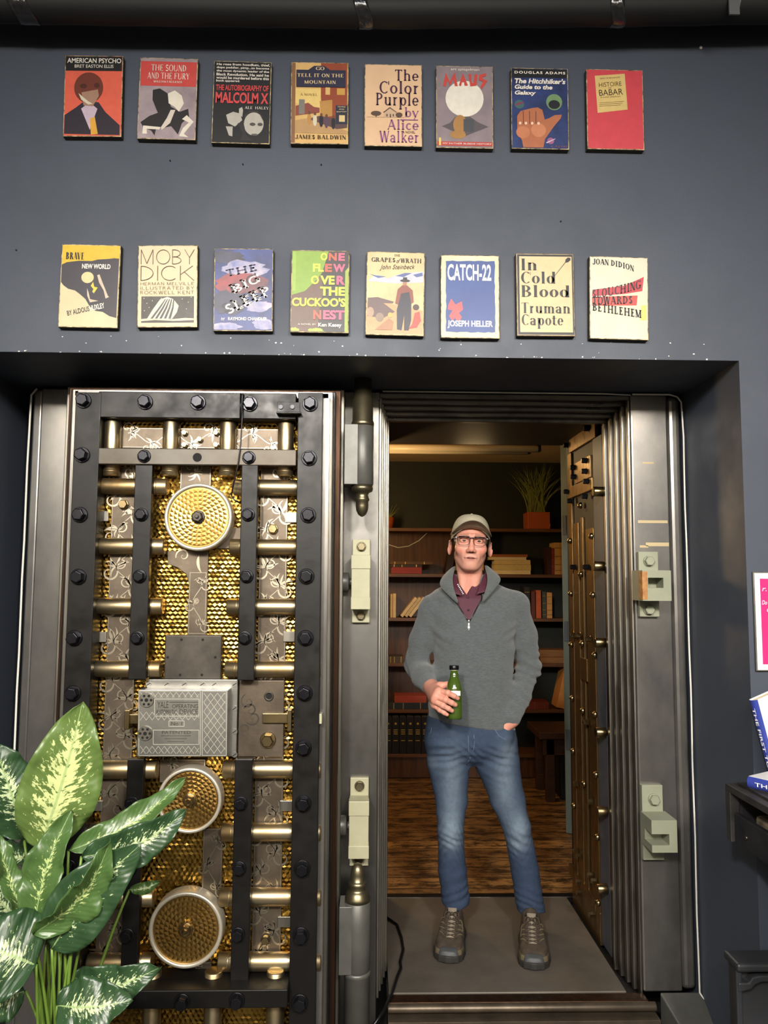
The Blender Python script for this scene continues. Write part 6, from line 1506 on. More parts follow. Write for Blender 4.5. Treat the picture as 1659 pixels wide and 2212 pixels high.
# collars: a band round the neck folded outward towards the front
def collar(name, cx, cy, zc, rb, hgt, flare, drop, m, gap, th, lean=0.0, point=0.0):
    n = 40; rows = 9; vs = []
    for i in range(n + 1):
        a = -math.pi + gap + (2 * math.pi - 2 * gap) * i / n           # measured from the front, round the back
        th_ = math.pi + a if False else a
        s = math.sin(a); c_ = math.cos(a)
        # a = +-pi at the front opening, 0 at the back
        f = max(0.0, min(1.0, (abs(a) - .9) / 1.5)); f = f * f * (3 - 2 * f)
        for j in range(rows):
            t = j / (rows - 1)
            if t < .5: q = t * 2; r = rb + .006 * math.sin(q * math.pi / 2) + flare * .25 * f * q; z = zc + hgt * math.sin(q * math.pi / 2) * (1 - .15 * f) - .035 * f * (1 - q) * 1.0
            else: q = (t - .5) * 2; r = rb + .006 + flare * .25 * f + (flare * .75 * f + .010) * q; z = zc + hgt * (1 - .15 * f) - (drop * f + .010) * q ** 1.3
            ff = max(0, (abs(a) - 2.2) / .9) if abs(a) > 2.2 else 0
            vs.append((cx + r * s * 1.0 + (point * ff * (1 if s > 0 else -1) * t if t > .5 else 0), cy + r * c_ * .86, z + lean * s * .0))
    fs = []
    for i in range(n):
        for j in range(rows - 1): fs.append((i * rows + j, (i + 1) * rows + j, (i + 1) * rows + j + 1, i * rows + j + 1))
    mb = MB().add(vs, fs, 0, True); mb.local(ORG); o = mb.build(name, m, man)
    s_ = o.modifiers.new('thickness', 'SOLIDIFY'); s_.thickness = th; s_.offset = 0
    o.modifiers.new('soft', 'SUBSURF').render_levels = 1
    return o
nc = mp(1016, 1258, 3.45)
collar('sweater_collar', nc[0] - .002, nc[1] + .004, nc[2] - .034, .078, .088, .030, .040, M_rib, 1.30, .0075)
def flap(name, I_, O_, m, th, bulge):
    n = len(I_); rows = 5; vs = []
    for i in range(n):
        p, q = at(*I_[i]), at(*O_[i])
        for j in range(rows):
            t = j / (rows - 1); vs.append(p.lerp(q, t) + Vector((0, -bulge, bulge * .5)) * math.sin(math.pi * t))
    mb = MB().add(vs, [(i * rows + j, i * rows + j + 1, (i + 1) * rows + j + 1, (i + 1) * rows + j) for i in range(n - 1) for j in range(rows - 1)], 0, True)
    mb.local(ORG); o = mb.build(name, m, man); t_ = o.modifiers.new('thickness', 'SOLIDIFY'); t_.thickness = th; t_.offset = 0
    u = o.modifiers.new('soft', 'SUBSURF'); u.levels = u.render_levels = 2
flap('collar_flap', [(986, 1224, 3.45), (979, 1238, 3.41), (978, 1256, 3.37), (981, 1276, 3.335), (990, 1302, 3.305)], [(978, 1226, 3.48), (957, 1243, 3.45), (945, 1263, 3.395), (963, 1281, 3.335), (989, 1306, 3.304)], M_rib, .007, .010)
flap('collar_flap', [(1045, 1222, 3.45), (1051, 1236, 3.41), (1053, 1254, 3.37), (1050, 1273, 3.335), (1040, 1300, 3.305)], [(1053, 1224, 3.48), (1070, 1237, 3.45), (1087, 1251, 3.395), (1070, 1272, 3.335), (1042, 1304, 3.304)], M_rib, .007, .010)
for lf_ in ([(980, 1236, 3.435), (976, 1260, 3.39), (981, 1282, 3.338), (997, 1287, 3.330), (991, 1268, 3.352), (987, 1246, 3.40)], [(1050, 1234, 3.435), (1055, 1258, 3.39), (1050, 1278, 3.338), (1029, 1284, 3.330), (1036, 1266, 3.352), (1044, 1244, 3.40)]):
    mb = MB().add([at(*q) for q in lf_], [(0, 1, 4, 5), (1, 2, 3, 4)], 0, True); mb.local(ORG); o = mb.build('shirt_collar', M_shirt, man)
    u = o.modifiers.new('soft', 'SUBSURF'); u.levels = u.render_levels = 2; u.subdivision_type = 'SIMPLE'; t_ = o.modifiers.new('thickness', 'SOLIDIFY'); t_.thickness = .003; t_.offset = 0
ck_ = MB()
for k_ in range(7):
    p_, q_ = at(988.5 + 13 * k_ / 7, 1262 + 23 * k_ / 7, 3.338 - .010 * k_ / 7), at(988.5 + 13 * (k_ + .55) / 7, 1262 + 23 * (k_ + .55) / 7, 3.338 - .010 * (k_ + .55) / 7)
    ck_.tube([p_, q_], .0032, 6)
ck_.local(ORG); ck_.build('checked_trim', M_jw, man)
# shirt buttons, zip and pull
zpb = MB(); 
def surf_y(f, x, z, y0=MY - .30, y1=MY):
    ys = np.linspace(y0, y1, 400); P = np.stack([np.full(400, x), ys, np.full(400, z)], -1); d = f(P); k = np.argmax(d < 0); return ys[k] if d[k] < 0 else y1
mb = MB()
for v in (1291, 1318):
    p = mp(1012.5, v, MY - .1); y = surf_y(f_shirt, p[0], p[2]); mb.lathe([(.0052, 0), (.0052, .002), (.003, .003)], (p[0], y - .0005, p[2]), (0, -1, 0), 14)
mb.local(ORG); mb.build('shirt_button', mat('dark_button', '#2e1a20', .3), man)
mb = MB()
for s in (-1, 1):
    pts = []
    for i in range(15):
        t = i / 14; z = ZIP[2] + .002 + t * (mp(1013, 1275)[2] - ZIP[2]); w = min(.058, (z - ZIP[2]) * .60); x = ZIP[0] + .002 + s * (w + .0035)
        pts.append((x, surf_y(f_sweater, x + s * .006, z) - .0005, z))
    mb.tube(pts, .0028, 6)
mb.local(ORG); mb.build('zip_tape', M_frame, man)
y = surf_y(f_sweater, ZIP[0], ZIP[2] - .01); mb = MB()
mb.lathe([(.002, .006), (.006, .002), (.006, -.004), (.003, -.008)], (ZIP[0] + .001, y - .004, ZIP[2] + .002), (0, 0, 1), 12)
mb.obox((ZIP[0] + .001, y - .004, ZIP[2] - .013), (.0030, 0, 0), (0, .0015, 0), (0, 0, .006)); mb.obox((ZIP[0] + .001, y - .004, ZIP[2] - .026), (.0042, 0, 0), (0, .002, 0), (0, 0, .005))
mb.cyl((ZIP[0] + .001, y - .004, ZIP[2] - .034), (ZIP[0] + .001, y - .004, ZIP[2] - .04), .0035, 10)
mb.local(ORG); mb.build('zip_pull', mat('bright_chrome', '#f2f2f2', .35, 1.0), man)
# ---- jeans
HIP = [(1535, 925, 1105, .112, 0), (1570, 920, 1110, .116, 0), (1600, 918, 1114, .114, 0), (1620, 926, 1112, .100, 0), (1638, 950, 1090, .07, 0), (1652, 980, 1060, .03, 0)]
def f_jeans(P):
    a = chain(P, ll, .010); b = chain(P, lr, .010); d = smin(a, b, .010); d = smin(d, prof(HIP, MY, P, 2.6), .022)
    kl, kr = ll[3][0], lr[3][0]
    d = d + fold(P, kl + V3((0, -.04, -.035)), V3((.35, 0, 1)), .032, .0034, .05) + fold(P, kr + V3((0, -.04, -.05)), V3((.45, 0, 1)), .034, .0036, .055, 1.0)
    d = d + fold(P, ll[5][0] + V3((0, 0, .06)), V3((-.5, 0, 1)), .045, .0045, .08) + fold(P, lr[5][0] + V3((0, 0, .05)), V3((.35, 0, 1)), .034, .005, .07)
    d = d + fold(P, mp(1020, 1625, 3.32), V3((.7, 0, .8)), .03, .003, .06) + fold(P, mp(960, 1640, 3.32), V3((-.25, 0, 1)), .035, .003, .09) + fold(P, mp(1085, 1640, 3.32), V3((.3, 0, 1)), .035, .003, .09, 2)
    d = d + .0014 * np.sin(P[..., 2] * 44 + 31 * P[..., 0] + 2.5 * np.sin(P[..., 2] * 13)) * np.sin(P[..., 0] * 40 + 9 * P[..., 2])
    # hand bulge and open pocket mouth
    d = smin(d, rcone(P, mp(1086, 1592, 3.345), mp(1080, 1618, 3.35), .040, .030), .02)
    # fly seam and side seam
    d = d + .0022 * np.exp(-((P[..., 0] - fly[0]) / .0022) ** 2) * (P[..., 1] < MY) * (P[..., 2] > fly[2])
    zl = np.where(P[..., 0] < (ll[5][0][0] + lr[5][0][0]) / 2, ll[5][0][2], lr[5][0][2])
    d = smax(d, zl - .004 - P[..., 2] + .008 * np.sin(P[..., 0] * 60), .006)
    return smax(d, P[..., 2] - mp(1016, 1545)[2], .004)
fly = mp(1018, 1640, 3.3)
def c_jean(V):
    base = np.tile(lin('#374459'), (len(V), 1)); dark = lin('#28344c')
    fade = np.zeros(len(V))
    for L_ in (ll, lr):
        c = L_[2][0]; 
        for (q, sx, sz, a) in ((L_[1][0] * .55 + L_[2][0] * .45, .045, .15, .55), (L_[3][0] + V3((0, 0, .012)), .038, .075, .75), (L_[3][0] + V3((0, 0, -.05)), .04, .02, .35)):
            fade += a * np.exp(-((V[:, 0] - q[0]) / sx) ** 2 - ((V[:, 2] - q[2]) / sz) ** 2) * (V[:, 1] < MY + .01)
    for (u, v, a) in ((1098, 1620, .45), (935, 1650, .3)):
        q = mp(u, v, 3.35); fade += a * np.exp(-((V[:, 0] - q[0]) / .03) ** 2 - ((V[:, 2] - q[2]) / .04) ** 2)
    streak = .07 * np.sin(V[:, 2] * 140 + 14 * np.sin(V[:, 0] * 30)) * np.exp(-((V[:, 2] - ll[3][0][2] + .03) / .09) ** 2)
    fade = np.clip(fade + streak, 0, 1)[:, None]
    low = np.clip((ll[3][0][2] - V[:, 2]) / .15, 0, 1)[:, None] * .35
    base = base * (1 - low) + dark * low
    return base * (1 - fade * .75) + lin('#8494a2') * fade * .75
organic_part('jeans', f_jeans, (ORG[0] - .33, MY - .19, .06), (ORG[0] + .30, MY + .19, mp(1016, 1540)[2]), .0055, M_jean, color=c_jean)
# seam stitching: fly, pockets
M_stitch = mat('jean_stitching', '#5f6b7c', .8)
mb = MB()
def on(f, u, v, off=.0008):
    p = mp(u, v, MY - .12); return (p[0], surf_y(f, p[0], p[2]) - off, p[2])
for path in ([(1012, 1590), (1012, 1605), (1013, 1622), (1018, 1637)], [(1024, 1588), (1025, 1605), (1024, 1618), (1019, 1637)], [(1070, 1577), (1078, 1590), (1092, 1598), (1108, 1601)], [(935, 1577), (933, 1588), (926, 1596)], [(1018, 1640), (1012, 1660)]):
    mb = MB().tube([on(f_jeans, u, v) for u, v in path], .0013, 5); mb.local(ORG); mb.build('jean_stitching', M_stitch, man)
# ---- hiking shoes
M_up = mat('taupe_suede_mesh', '#43392e', .8, col2='#2e261e', scale=40, bump=.4, bscale=260)
M_toe = mat('grey_rubber', '#3a3d3f', .55, var=.1); M_sole = mat('dark_sole_rubber', '#24221f', .7); M_tan = mat('olive_tan_overlay', '#5a513c', .75, var=.15, scale=30)
M_lace = mat('brown_lace', '#3b2f25', .8); M_tongue = mat('pale_tongue', '#7a7163', .8); M_lining = mat('shoe_lining', '#2d2723', .9)
def shoe(toe_px, ankle, side):
    T_ = V3(atz(toe_px[0], toe_px[1], .0)); T_[2] = .0008
    hd = ankle - T_; hd[2] = 0; hd = hd / np.linalg.norm(hd); sd = np.array([hd[1], -hd[0], 0.0])     # hd points to the heel
    def loc(P): Q = P - T_; return np.stack([Q @ sd, Q @ hd, Q[..., 2]], -1)
    def wor(p): return T_ + sd * p[0] + hd * p[1] + V3((0, 0, p[2]))
    def outline(x, y):
        yy = np.array([-.002, .012, .04, .09, .14, .20, .26, .295, .308]); hw = np.array([.004, .036, .055, .062, .057, .050, .050, .040, .004])
        return np.abs(x - .004 * side * np.sin(y * 12)) - np.interp(y, yy, hw)
    def f_up(P):
        Q = loc(P); x, y, z = Q[..., 0], Q[..., 1], Q[..., 2]
        top = np.interp(y, [0, .015, .05, .09, .14, .19, .235, .31], [.018, .040, .056, .066, .086, .112, .122, .124])
        wv = np.clip(z / .12, 0, 1); sh = outline(x, y) + .002 + .018 * wv ** 1.6 * np.interp(y, [0, .1, .2, .3], [.5, 1.0, .7, .7]) * 1.0
        d = smax(smax(sh, z - top, .028), .012 - z, .004); d = smax(d, np.maximum(-y, y - .304), .02)
        op = ell(Q, (0, .232, .135), (.030, .046, .040)); return smax(d, -op, .006)
    def f_sole(P):
        Q = loc(P); x, y, z = Q[..., 0], Q[..., 1], Q[..., 2]
        lift = np.clip((.05 - y) / .05, 0, 1) ** 2 * .010
        tread = .0025 * np.sign(np.sin(y * 2 * math.pi / .018)) * (z < .008)
        d = outline(x, y) - .003 + tread * .6; d = np.maximum(d, np.maximum(-y - .001, y - .309)); return smax(d, np.maximum(z - .024 - lift * .6, lift * .25 - z), .004)
    lo = np.minimum(wor((-.07, -.02, 0)), wor((.07, .33, 0))); lo = np.minimum(lo, np.minimum(wor((.07, -.02, 0)), wor((-.07, .33, 0)))); hi = np.maximum.reduce([wor((a, b, .15)) for a in (-.07, .07) for b in (-.02, .33)])
    lo[2] = -.006
    sole = organic('sole', [nets(f_sole, lo, hi, .003)], M_sole, None, (0, 0, 0))
    root = organic_part('shoe', f_up, lo, hi, .003, M_up)
    sole.parent = root; sole.data.transform(Matrix.Translation(-Vector(ORG)))
    def child(mb, name, m): mb.local(ORG); o = mb.build(name, m, root); return o
    def childf(name, f, m):
        o = organic(name, [nets(f, lo, hi, .003)], m, root, ORG); return o
    def f_toe(P):
        Q = loc(P); return smax(smax(f_up(P) - .0022, Q[..., 1] - .052 + 18 * Q[..., 0] ** 2, .004), np.maximum(.012 - Q[..., 2], Q[..., 2] - .050), .004)
    childf('toe_bumper', f_toe, M_toe)
    def f_band(P):
        Q = loc(P); x, y, z = np.abs(Q[..., 0]), Q[..., 1], Q[..., 2]
        return smax(f_up(P) - .0012, np.maximum(np.maximum(.018 - z, z - .045 + .08 * y), np.maximum(.024 - x, y - .27)), .003)
    childf('overlay', f_band, M_tan)
    def yz(x, y):   # top surface height
        zs = np.linspace(.15, .01, 300); P = np.array([wor((x, y, z)) for z in zs]); d = f_up(P); k = np.argmax(d < 0); return zs[k]
    mb = MB(); pts = [(y, yz(0, y)) for y in (.085, .105, .125, .145, .165, .182)]
    L_ = [wor((-.016, y, z + .002)) for y, z in pts]; R_ = [wor((.016, y, z + .002)) for y, z in pts]
    L_.append(wor((-.018, .192, pts[-1][1] + .03))); R_.append(wor((.018, .192, pts[-1][1] + .03)))
    n = len(L_); mb.add(L_ + R_, [(i, i + 1, i + 1 + n, i + n) for i in range(n - 1)], 0, True)
    o = child(mb, 'tongue', M_tongue); s_ = o.modifiers.new('t', 'SOLIDIFY'); s_.thickness = .004
    for y_ in (.098, .122, .146, .170):
        for s in (-1, 1):
            pp = []
            for k in range(9):
                t = k / 8; x = s * (.047 - .021 * t); y = y_ + .020 * (1 - t); pp.append(wor((x, y, yz(x * .97, y) + .0008)))
            child(MB().tube(pp, .0032, 6), 'webbing_loop', M_tan)
    mb = MB()
    for i in range(6):
        y0, y1 = .082 + .018 * i, .082 + .018 * (i + 1)
        for s in (-1, 1):
            pp = []
            for k in range(7):
                t = k / 6; x = s * (-.030 + .060 * t); y = y0 + (y1 - y0) * t; pp.append(wor((x, y, yz(x * .9, min(y, .19)) + .0042 + .002 * math.sin(math.pi * t))))
            mb.tube(pp, .0022, 6)
    zt_ = yz(0, .186) + .012
    for s in (-1, 1):
        mb.tube([wor((s * (.004 + .026 * math.sin(a)), .178 - .01 * math.sin(a) - .012 * (1 - math.cos(a)) * .5, zt_ + .012 * math.sin(2 * a) - .004 * a)) for a in [i * math.pi / 10 for i in range(11)]], .0022, 6)
        mb.tube([wor((s * .004, .176, zt_)), wor((s * .018, .160, zt_ - .014)), wor((s * .030, .142, zt_ - .034))], .0022, 6)
    mb.lathe([(.005, -.004), (.006, 0), (.005, .004)], wor((0, .177, zt_)), (0, -1, .3), 10)
    child(mb, 'laces', M_lace)
    return root
shoe((968, 2084), ll[5][0] + V3((0, .03, 0)), -1); shoe((1154, 2099), lr[5][0] + V3((0, .03, 0)), 1)
# ---- cap, glasses, eyes
def head_part(mb, name, m, sub=0, thick=0):
    mb.v = [tuple(from_head(p) - V3(ORG)) for p in mb.v]; o = mb.build(name, m, man)
    if thick: s_ = o.modifiers.new('thickness', 'SOLIDIFY'); s_.thickness = thick; s_.offset = 1
    if sub: u = o.modifiers.new('soft', 'SUBSURF'); u.levels = u.render_levels = sub
    return o
mb = MB(); rg = []
nA = 36
for j in range(13):
    t = j / 12; rg.append([])
    for i in range(nA):
        a = 2 * math.pi * i / nA; c_, s_ = math.sin(a), -math.cos(a)        # a = 0 at the front
        fr0 = math.cos(a)
        zb = .036 + .020 * max(0, fr0) ** 1.5 - .035 * max(0, -fr0) - .030 * abs(math.sin(a)) ** 2
        ph = t * math.pi / 2; k = math.cos(ph) ** .62; top = .122
        seam = 1 + .006 * abs(math.sin(3 * a)) - .003
        z = zb + (top - zb) * math.sin(ph) ** .95
        rg[-1].append((.0875 * c_ * k * seam, .016 + (.104 if fr0 > 0 else .100) * s_ * k * seam, z))
for q in rg[-1:]: pass
mb.rings(rg, False, True); crown = head_part(mb, 'cap', M_cap, 1)
mb = MB(); n = 25; rows = 6; vs = []
for i in range(n):
    a = -1.25 + 2.5 * i / (n - 1)
    for j in range(rows):
        t = j / (rows - 1)
        xi, yi = .0875 * math.sin(a), .016 - .104 * math.cos(a)
        xo, yo = .094 * math.sin(a * 1.02), .010 - .185 * max(0, math.cos(a * 1.18)) ** .8
        zi = .054 - .026 * math.sin(a) ** 2; zo = .083 - .066 * math.sin(a) ** 2
        if abs(a) > 1.2: pass
        vs.append((xi + (xo - xi) * t, yi + (yo - yi) * t, zi + (zo - zi) * t + .006 * math.sin(math.pi * t)))
mb.add(vs, [(i * rows + j, (i + 1) * rows + j, (i + 1) * rows + j + 1, i * rows + j + 1) for i in range(n - 1) for j in range(rows - 1)], 0, True)
mb.v = [tuple(from_head(p) - V3(ORG)) for p in mb.v]
br = mb.build('cap_brim', [M_cap, M_capu], crown); s_ = br.modifiers.new('thickness', 'SOLIDIFY'); s_.thickness = .0035; s_.offset = 0; s_.material_offset = 0
mb = MB().lathe([(.006, 0), (.0055, .003), (.0, .0045)], (0, .016, .1225), (0, 0, 1), 14); mb.v = [tuple(from_head(p) - V3(ORG)) for p in mb.v]; mb.build('cap_button', M_cap, crown)
# glasses
def lens_mat():
    if 'clear_lens' in MATS: return MATS['clear_lens']
    m = bpy.data.materials.new('clear_lens'); m.use_nodes = True; MATS['clear_lens'] = m; nt = m.node_tree; N = nt.nodes
    N.remove(N['Principled BSDF']); t = N.new('ShaderNodeBsdfTransparent'); g = N.new('ShaderNodeBsdfGlossy'); g.inputs['Roughness'].default_value = .03
    f = N.new('ShaderNodeFresnel'); f.inputs['IOR'].default_value = 1.4; x = N.new('ShaderNodeMixShader')
    nt.links.new(f.outputs[0], x.inputs[0]); nt.links.new(t.outputs[0], x.inputs[1]); nt.links.new(g.outputs[0], x.inputs[2]); nt.links.new(x.outputs[0], N['Material Output'].inputs[0])
    return m
def lens(s):
    pts = []
    for i in range(32):
        a = 2 * math.pi * i / 32; c_, q = math.cos(a), math.sin(a); ex = .55
        x = .0265 * (abs(c_) ** ex) * (1 if c_ > 0 else -1); z = .0188 * (abs(q) ** ex) * (1 if q > 0 else -1)
        if z < 0: x *= 1 - .12 * (-z / .018)
        pts.append((s * .0345 + x, -.1075 + 3.2 * (s * .0345 + x) ** 2, -.004 + z))
    return pts
gl = MB()
for s in (-1, 1):
    P_ = lens(s); up = [p for p in P_]; gl.tube(P_ + P_[:2], [.0017 if p[2] > -.008 else .0011 for p in P_ + P_[:2]], 8, 0)
    gl.tube([(s * .052, -.0985, .010), (s * .064, -.094, .010), (s * .078, -.082, .009), (s * .086, -.04, .004), (s * .090, .005, -.002)], .0022, 8)
gl.tube([(-.009, -.1078, .008), (-.004, -.1095, .0105), (.004, -.1095, .0105), (.009, -.1078, .008)], .0021, 8)
for s in (-1, 1): gl.tube([(s * .010, -.1074, .0130), (s * .030, -.1048, .0145), (s * .056, -.0980, .0135)], .0030, 8)
glo = head_part(gl, 'glasses', M_frame)
for s in (-1, 1):
    gm = MB(); P_ = lens(s); gm.add(P_, [tuple(range(32))], 0, True)
    gm.v = [tuple(from_head(p) - V3(ORG)) for p in gm.v]
    gm.build('lens', lens_mat(), glo)
gm = MB(); 
gm.tube([(-.064, -.0962, .0105), (-.074, -.089, .0095), (-.080, -.075, .0085)], .0024, 8); gm.tube([(.064, -.0962, .0105), (.074, -.089, .0095)], .0022, 8)
gm.v = [tuple(from_head(p) - V3(ORG)) for p in gm.v]; gm.build('temple_trim', mat('bright_chrome', '#e0e0e0', .12, 1.0), glo)
for s in (-1, 1):
    em = MB().lathe([(.0122 * math.sin(t * math.pi / 12), -.0122 * math.cos(t * math.pi / 12)) for t in range(13)], (s * .0325, -.0742, -.0016), (0, 1, 0), 20, cap=False)
    e = head_part(em, 'eye', M_eye)
    im = MB().lathe([(.0072, .0100), (.0048, .0118), (.0, .0126)], (s * .0325 + .0004, -.0742, -.0016), (0, -1, 0), 18)
    im.v = [tuple(from_head(p) - V3(ORG)) for p in im.v]; im.build('iris', M_iris, e)
# ---- green juice bottle in his right hand
BC = ZX(848, 1385, 3.140); BT = ZX(838, 180, 3.165)
ax_ = Vector(BT - BC); bh = ax_.length; axu = ax_.normalized()
bt_ = Thing('juice_bottle', tuple(BC), 'small bottle of dark green juice with a black cap held in the man\'s right hand', 'bottle')
k = bh / .2205
pr = [(.028, 0), (.0325, .004), (.0335, .012), (.0330, .055), (.0335, .10), (.0330, .122), (.0300, .142), (.0232, .160), (.0190, .172), (.0178, .178), (.0185, .184), (.0160, .190), (.0148, .200)]
M_juice = mat('green_juice', '#3d5219', .10, var=.15, scale=10, coat=1.0, spec=.6)
bt_.part(MB().lathe([(r * k, h * k) for r, h in pr], BC, axu, 40), 'bottle_body', M_juice)
bt_.part(MB().lathe([(.0150 * k, .198 * k), (.0150 * k, .204 * k)], BC, axu, 30), 'neck_ring', mat('clear_neck', '#b7bba0', .1, coat=.6))
bt_.part(MB().lathe([(.0195 * k, .202 * k), (.0205 * k, .204 * k), (.0205 * k, .218 * k), (.0190 * k, .2205 * k)], BC, axu, 36), 'bottle_cap', M_boltblack, .0006)
u_ = axu.cross(Vector((0, 1, 0))).normalized(); u_ = u_ if u_.x > 0 else -u_; f_ = u_.cross(axu); f_ = f_ if f_.y < 0 else -f_
mb = MB(); mb2 = MB(); nL = 16
for m_, (h0, h1, r_, a0, a1) in ((mb, (.096, .116, .0338, -.6, .75)), (mb2, (.1035, .1045, .0340, -.45, .6)), (mb2, (.1075, .1082, .0340, -.45, .6))):
    for i in range(nL):
        q = []
        for (j, h) in ((i, h0), (i + 1, h0), (i + 1, h1), (i, h1)):
            a = a0 + (a1 - a0) * j / nL; q.append(Vector(BC) + axu * h * k + (u_ * math.sin(a) + f_ * math.cos(a)) * r_ * k)
        m_.add(q, [(0, 1, 2, 3)], 0, True)
lb = bt_.part(mb, 'paper_label', M_jw); mb2.local(bt_.loc); mb2.build('label_print', mat('pale_blue_print', '#7fa0b8', .5), lb)
# ------------------------------------------------------------------ variegated potted plant at the lower left
def leaf_mat(name, green, fleck, amount, edge):
    m = bpy.data.materials.new(name); m.use_nodes = True; nt = m.node_tree; N = nt.nodes; L = nt.links; b = N['Principled BSDF']
    b.inputs['Roughness'].default_value = .33; b.inputs['Specular IOR Level'].default_value = .45
    uv = N.new('ShaderNodeUVMap'); uv.uv_map = 'leaf'
    sp = N.new('ShaderNodeSeparateXYZ'); L.new(uv.outputs['UV'], sp.inputs[0])
    def M(op, a, b_=None, c=None):
        n = N.new('ShaderNodeMath'); n.operation = op
        for i, v in enumerate((a, b_, c)):
            if v is None: continue
            if isinstance(v, (int, float)): n.inputs[i].default_value = v
            else: L.new(v, n.inputs[i])
        return n.outputs[0]
    ax = M('ABSOLUTE', M('SUBTRACT', sp.outputs['X'], .5)); ax = M('MULTIPLY', ax, 2.0)          # 0 midrib .. 1 edge
    v = sp.outputs['Y']
    # coordinates sheared along the side veins
    cb = N.new('ShaderNodeCombineXYZ'); L.new(M('MULTIPLY', ax, 2.6), cb.inputs[0]); L.new(M('MULTIPLY', M('SUBTRACT', v, M('MULTIPLY', ax, .16)), 19.0), cb.inputs[1]); L.new(M('MULTIPLY', M('GREATER_THAN', sp.outputs['X'], .5), 7.3), cb.inputs[2])
    nz = N.new('ShaderNodeTexNoise'); nz.inputs['Scale'].default_value = 1.5; nz.inputs['Detail'].default_value = 5; nz.inputs['Roughness'].default_value = .66; L.new(cb.outputs[0], nz.inputs['Vector'])
    prof_ = M('MULTIPLY', M('SUBTRACT', 1.0, M('POWER', ax, 1.3)), M('SUBTRACT', 1.0, M('POWER', M('ABSOLUTE', M('SUBTRACT', M('MULTIPLY', v, 2.0), .95)), 3.0)))
    th = M('SUBTRACT', M('ADD', nz.outputs['Fac'], M('MULTIPLY', prof_, .30)), amount)
    mask = N.new('ShaderNodeMapRange'); L.new(th, mask.inputs['Value']); mask.inputs['From Min'].default_value = 0; mask.inputs['From Max'].default_value = .035
    rib = M('LESS_THAN', ax, .035)
    mx = N.new('ShaderNodeMix'); mx.data_type = 'RGBA'
    n2 = N.new('ShaderNodeTexNoise'); n2.inputs['Scale'].default_value = 6; L.new(uv.outputs['UV'], n2.inputs['Vector'])
    g = N.new('ShaderNodeMix'); g.data_type = 'RGBA'; g.inputs[6].default_value = srgb(green); g.inputs[7].default_value = srgb(edge); L.new(n2.outputs['Fac'], g.inputs['Factor'])
    L.new(mask.outputs['Result'], mx.inputs['Factor']); L.new(g.outputs[2], mx.inputs[6]); mx.inputs[7].default_value = srgb(fleck)
    m2 = N.new('ShaderNodeMix'); m2.data_type = 'RGBA'; L.new(M('MULTIPLY', rib, .7), m2.inputs['Factor']); L.new(mx.outputs[2], m2.inputs[6]); m2.inputs[7].default_value = srgb('#8fa56c')
    L.new(m2.outputs[2], b.inputs['Base Color'])
    wv = M('SINE', M('MULTIPLY', M('SUBTRACT', v, M('MULTIPLY', ax, .16)), 120.0))
    bp = N.new('ShaderNodeBump'); bp.inputs['Strength'].default_value = .12; bp.inputs['Distance'].default_value = .002; L.new(wv, bp.inputs['Height']); L.new(bp.outputs['Normal'], b.inputs['Normal'])
    return m
LM = leaf_mat('lime_variegated_leaf', '#4b5f30', '#b9c285', .70, '#5c7339'); LD = leaf_mat('dark_variegated_leaf', '#223a24', '#b4c296', .76, '#30492b'); LG = leaf_mat('mid_variegated_leaf', '#3a522b', '#aab878', .80, '#486432')
M_stem = mat('lime_stem', '#627f30', .45, var=.25, scale=12)
PY = 2.12
base = at(112, 2290, PY); PZ = -.15
plant = Thing('dumb_cane_plant', (base.x, PY, PZ), 'leafy plant with cream-flecked green leaves standing in front of the open vault door', 'potted plant')
plant.part(MB().lathe([(.09, 0), (.105, .02), (.13, .27), (.135, .29), (.125, .29), (.115, .25)], (base.x, PY, PZ), (0, 0, 1), 32, cap=False), 'pot', mat('dark_grey_pot', '#35373a', .5))
plant.part(MB().lathe([(.0, .24), (.118, .245), (.118, .25), (.0, .262)], (base.x, PY, PZ), (0, 0, 1), 24, cap=False), 'soil', M_hole)
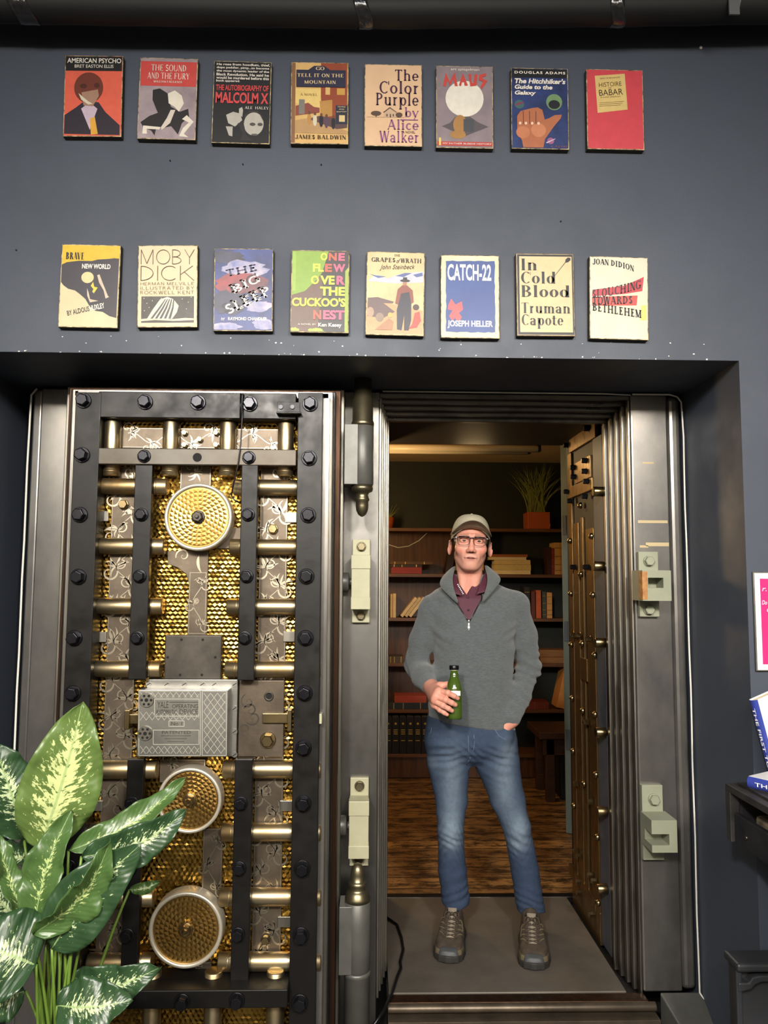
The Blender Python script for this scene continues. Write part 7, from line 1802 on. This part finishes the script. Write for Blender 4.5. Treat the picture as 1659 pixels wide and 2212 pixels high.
def leaf(b0, t0, wpx, Yb, Yt, m, side=0.0, arch=0.0, roll=0.0, cup=.18, shape=1.0, wav=1.0, bend=0.0, seed=0, stem=True):
    """b0, t0: photo positions of leaf base and tip; width in pixels; arch lifts the middle, roll turns the blade about its rib"""
    B, T_ = at(b0[0], b0[1], Yb), at(t0[0], t0[1], Yt); ax_ = T_ - B; Ln = ax_.length; w = wpx / F * (Yb + Yt) / 2
    view = ((B + T_) / 2 - CAM).normalized(); sd = ax_.normalized().cross(view).normalized(); nr = sd.cross(ax_.normalized()).normalized()   # nr points to the viewer or away
    if nr.dot(view) > 0: nr = -nr
    cr, sr = math.cos(roll), math.sin(roll); s2 = sd * cr + nr * sr; n2 = nr * cr - sd * sr
    nL, nW = 26, 12; rg = random.Random(seed + int(b0[0])); ph = rg.uniform(0, 6)
    vs, uvs = [], []
    for i in range(nL + 1):
        t = i / nL
        hw = w / 2 * (math.sin(math.pi * min(1, t ** (.80 * shape))) ** .70) * (1 if t < .96 else .6 + .4 * (1 - t) / .04) + .0004
        c = B + ax_ * t + n2 * (arch * Ln * math.sin(math.pi * t)) + s2 * (bend * Ln * math.sin(math.pi * t)) - Vector((0, 0, 1)) * (side * Ln * t ** 3)
        for j in range(nW + 1):
            q = j / nW * 2 - 1
            wave = wav * .011 * q * q * math.sin(t * 17 + ph + (2.1 if q > 0 else 0)) + wav * .004 * abs(q) * math.sin(t * 41 + ph)
            vs.append(c + s2 * (q * hw) + n2 * (cup * hw * (abs(q) ** 1.4) * 1.0 + wave)); uvs.append((j / nW, t))
    fs = [(i * (nW + 1) + j, i * (nW + 1) + j + 1, (i + 1) * (nW + 1) + j + 1, (i + 1) * (nW + 1) + j) for i in range(nL) for j in range(nW)]
    me = bpy.data.meshes.new('leaf'); me.from_pydata([tuple(v - plant.loc) for v in vs], [], fs); me.materials.append(m)
    ul = me.uv_layers.new(name='leaf')
    for p in me.polygons:
        p.use_smooth = True
        for li in p.loop_indices: ul.data[li].uv = uvs[me.loops[li].vertex_index]
    o = bpy.data.objects.new('leaf', me); COL.objects.link(o); o.parent = plant.o
    s_ = o.modifiers.new('thickness', 'SOLIDIFY'); s_.thickness = .0009
    if stem:
        foot = Vector((base.x + rg.uniform(-.035, .05), PY + rg.uniform(-.03, .03), PZ + .25)); mid_ = foot.lerp(B, .55) + Vector(((B.x - foot.x) * -.25, 0, .02))
        pts = []
        for i in range(12):
            t = i / 11; pts.append(foot * (1 - t) ** 2 + mid_ * 2 * t * (1 - t) + B * t * t)
        plant.part(MB().tube(pts, [.0055 - .002 * i / 11 for i in range(12)], 8), 'stem', M_stem)
    return o
leaf((85, 1835), (178, 1517), 158, 2.13, 2.10, LM, arch=.03, cup=.12, bend=-.02, wav=.8)
leaf((52, 1812), (-15, 1605), 120, 2.20, 2.20, LD, arch=.04, roll=.35, cup=.2)
leaf((75, 2000), (156, 1748), 82, 2.08, 2.12, LG, arch=.05, roll=-.35, cup=.5, bend=.04)
leaf((72, 2016), (238, 1815), 84, 2.03, 2.03, LG, arch=.06, roll=.55, cup=.5, bend=-.10)
leaf((148, 1838), (402, 1680), 58, 2.10, 2.22, LG, arch=.05, roll=-.35, cup=.35, bend=-.10)
leaf((176, 1850), (404, 1748), 82, 2.06, 2.16, LD, arch=.05, roll=.2, cup=.3, bend=-.10)
leaf((112, 2050), (306, 1822), 128, 2.05, 2.06, LD, arch=.03, cup=.10, bend=.05, shape=.85, wav=.6)
leaf((280, 1922), (346, 1904), 24, 2.25, 2.28, LG, arch=.05, bend=-.08)
leaf((160, 2110), (346, 2068), 78, 2.14, 2.10, LD, arch=.08, roll=.15, bend=-.14, side=.1)
leaf((124, 2172), (286, 2160), 108, 2.02, 2.00, LD, arch=.06, roll=-.1, cup=.15, bend=-.05, shape=.9)
leaf((78, 2085), (-70, 2030), 175, 2.02, 1.98, LD, arch=.06, roll=.1, cup=.15, shape=.9)
leaf((66, 2010), (-8, 1795), 52, 2.07, 2.10, LG, arch=.03, roll=.5, cup=.4, bend=.05)
leaf((40, 2000), (-60, 1880), 90, 2.24, 2.26, LD, arch=.05, roll=.4)
leaf((75, 1855), (-40, 1860), 90, 2.26, 2.28, LD, arch=.03, roll=.8, stem=False)
leaf((55, 2140), (-60, 2170), 90, 2.10, 2.06, LD, arch=.05, roll=-.3)
rng = random.Random(21)
for k in range(9):
    foot = Vector((base.x + rng.uniform(-.03, .05), PY + rng.uniform(-.04, .03), PZ + .25)); top = at(100 + k * 9, 2000 + rng.uniform(-20, 60), PY - .02 + rng.uniform(-.02, .03))
    plant.part(MB().tube([foot.lerp(top, i / 8) + Vector((.006 * math.sin(i * .8 + k), 0, 0)) for i in range(9)], [.0055 - .002 * i / 8 for i in range(9)], 8), 'stem', M_stem)
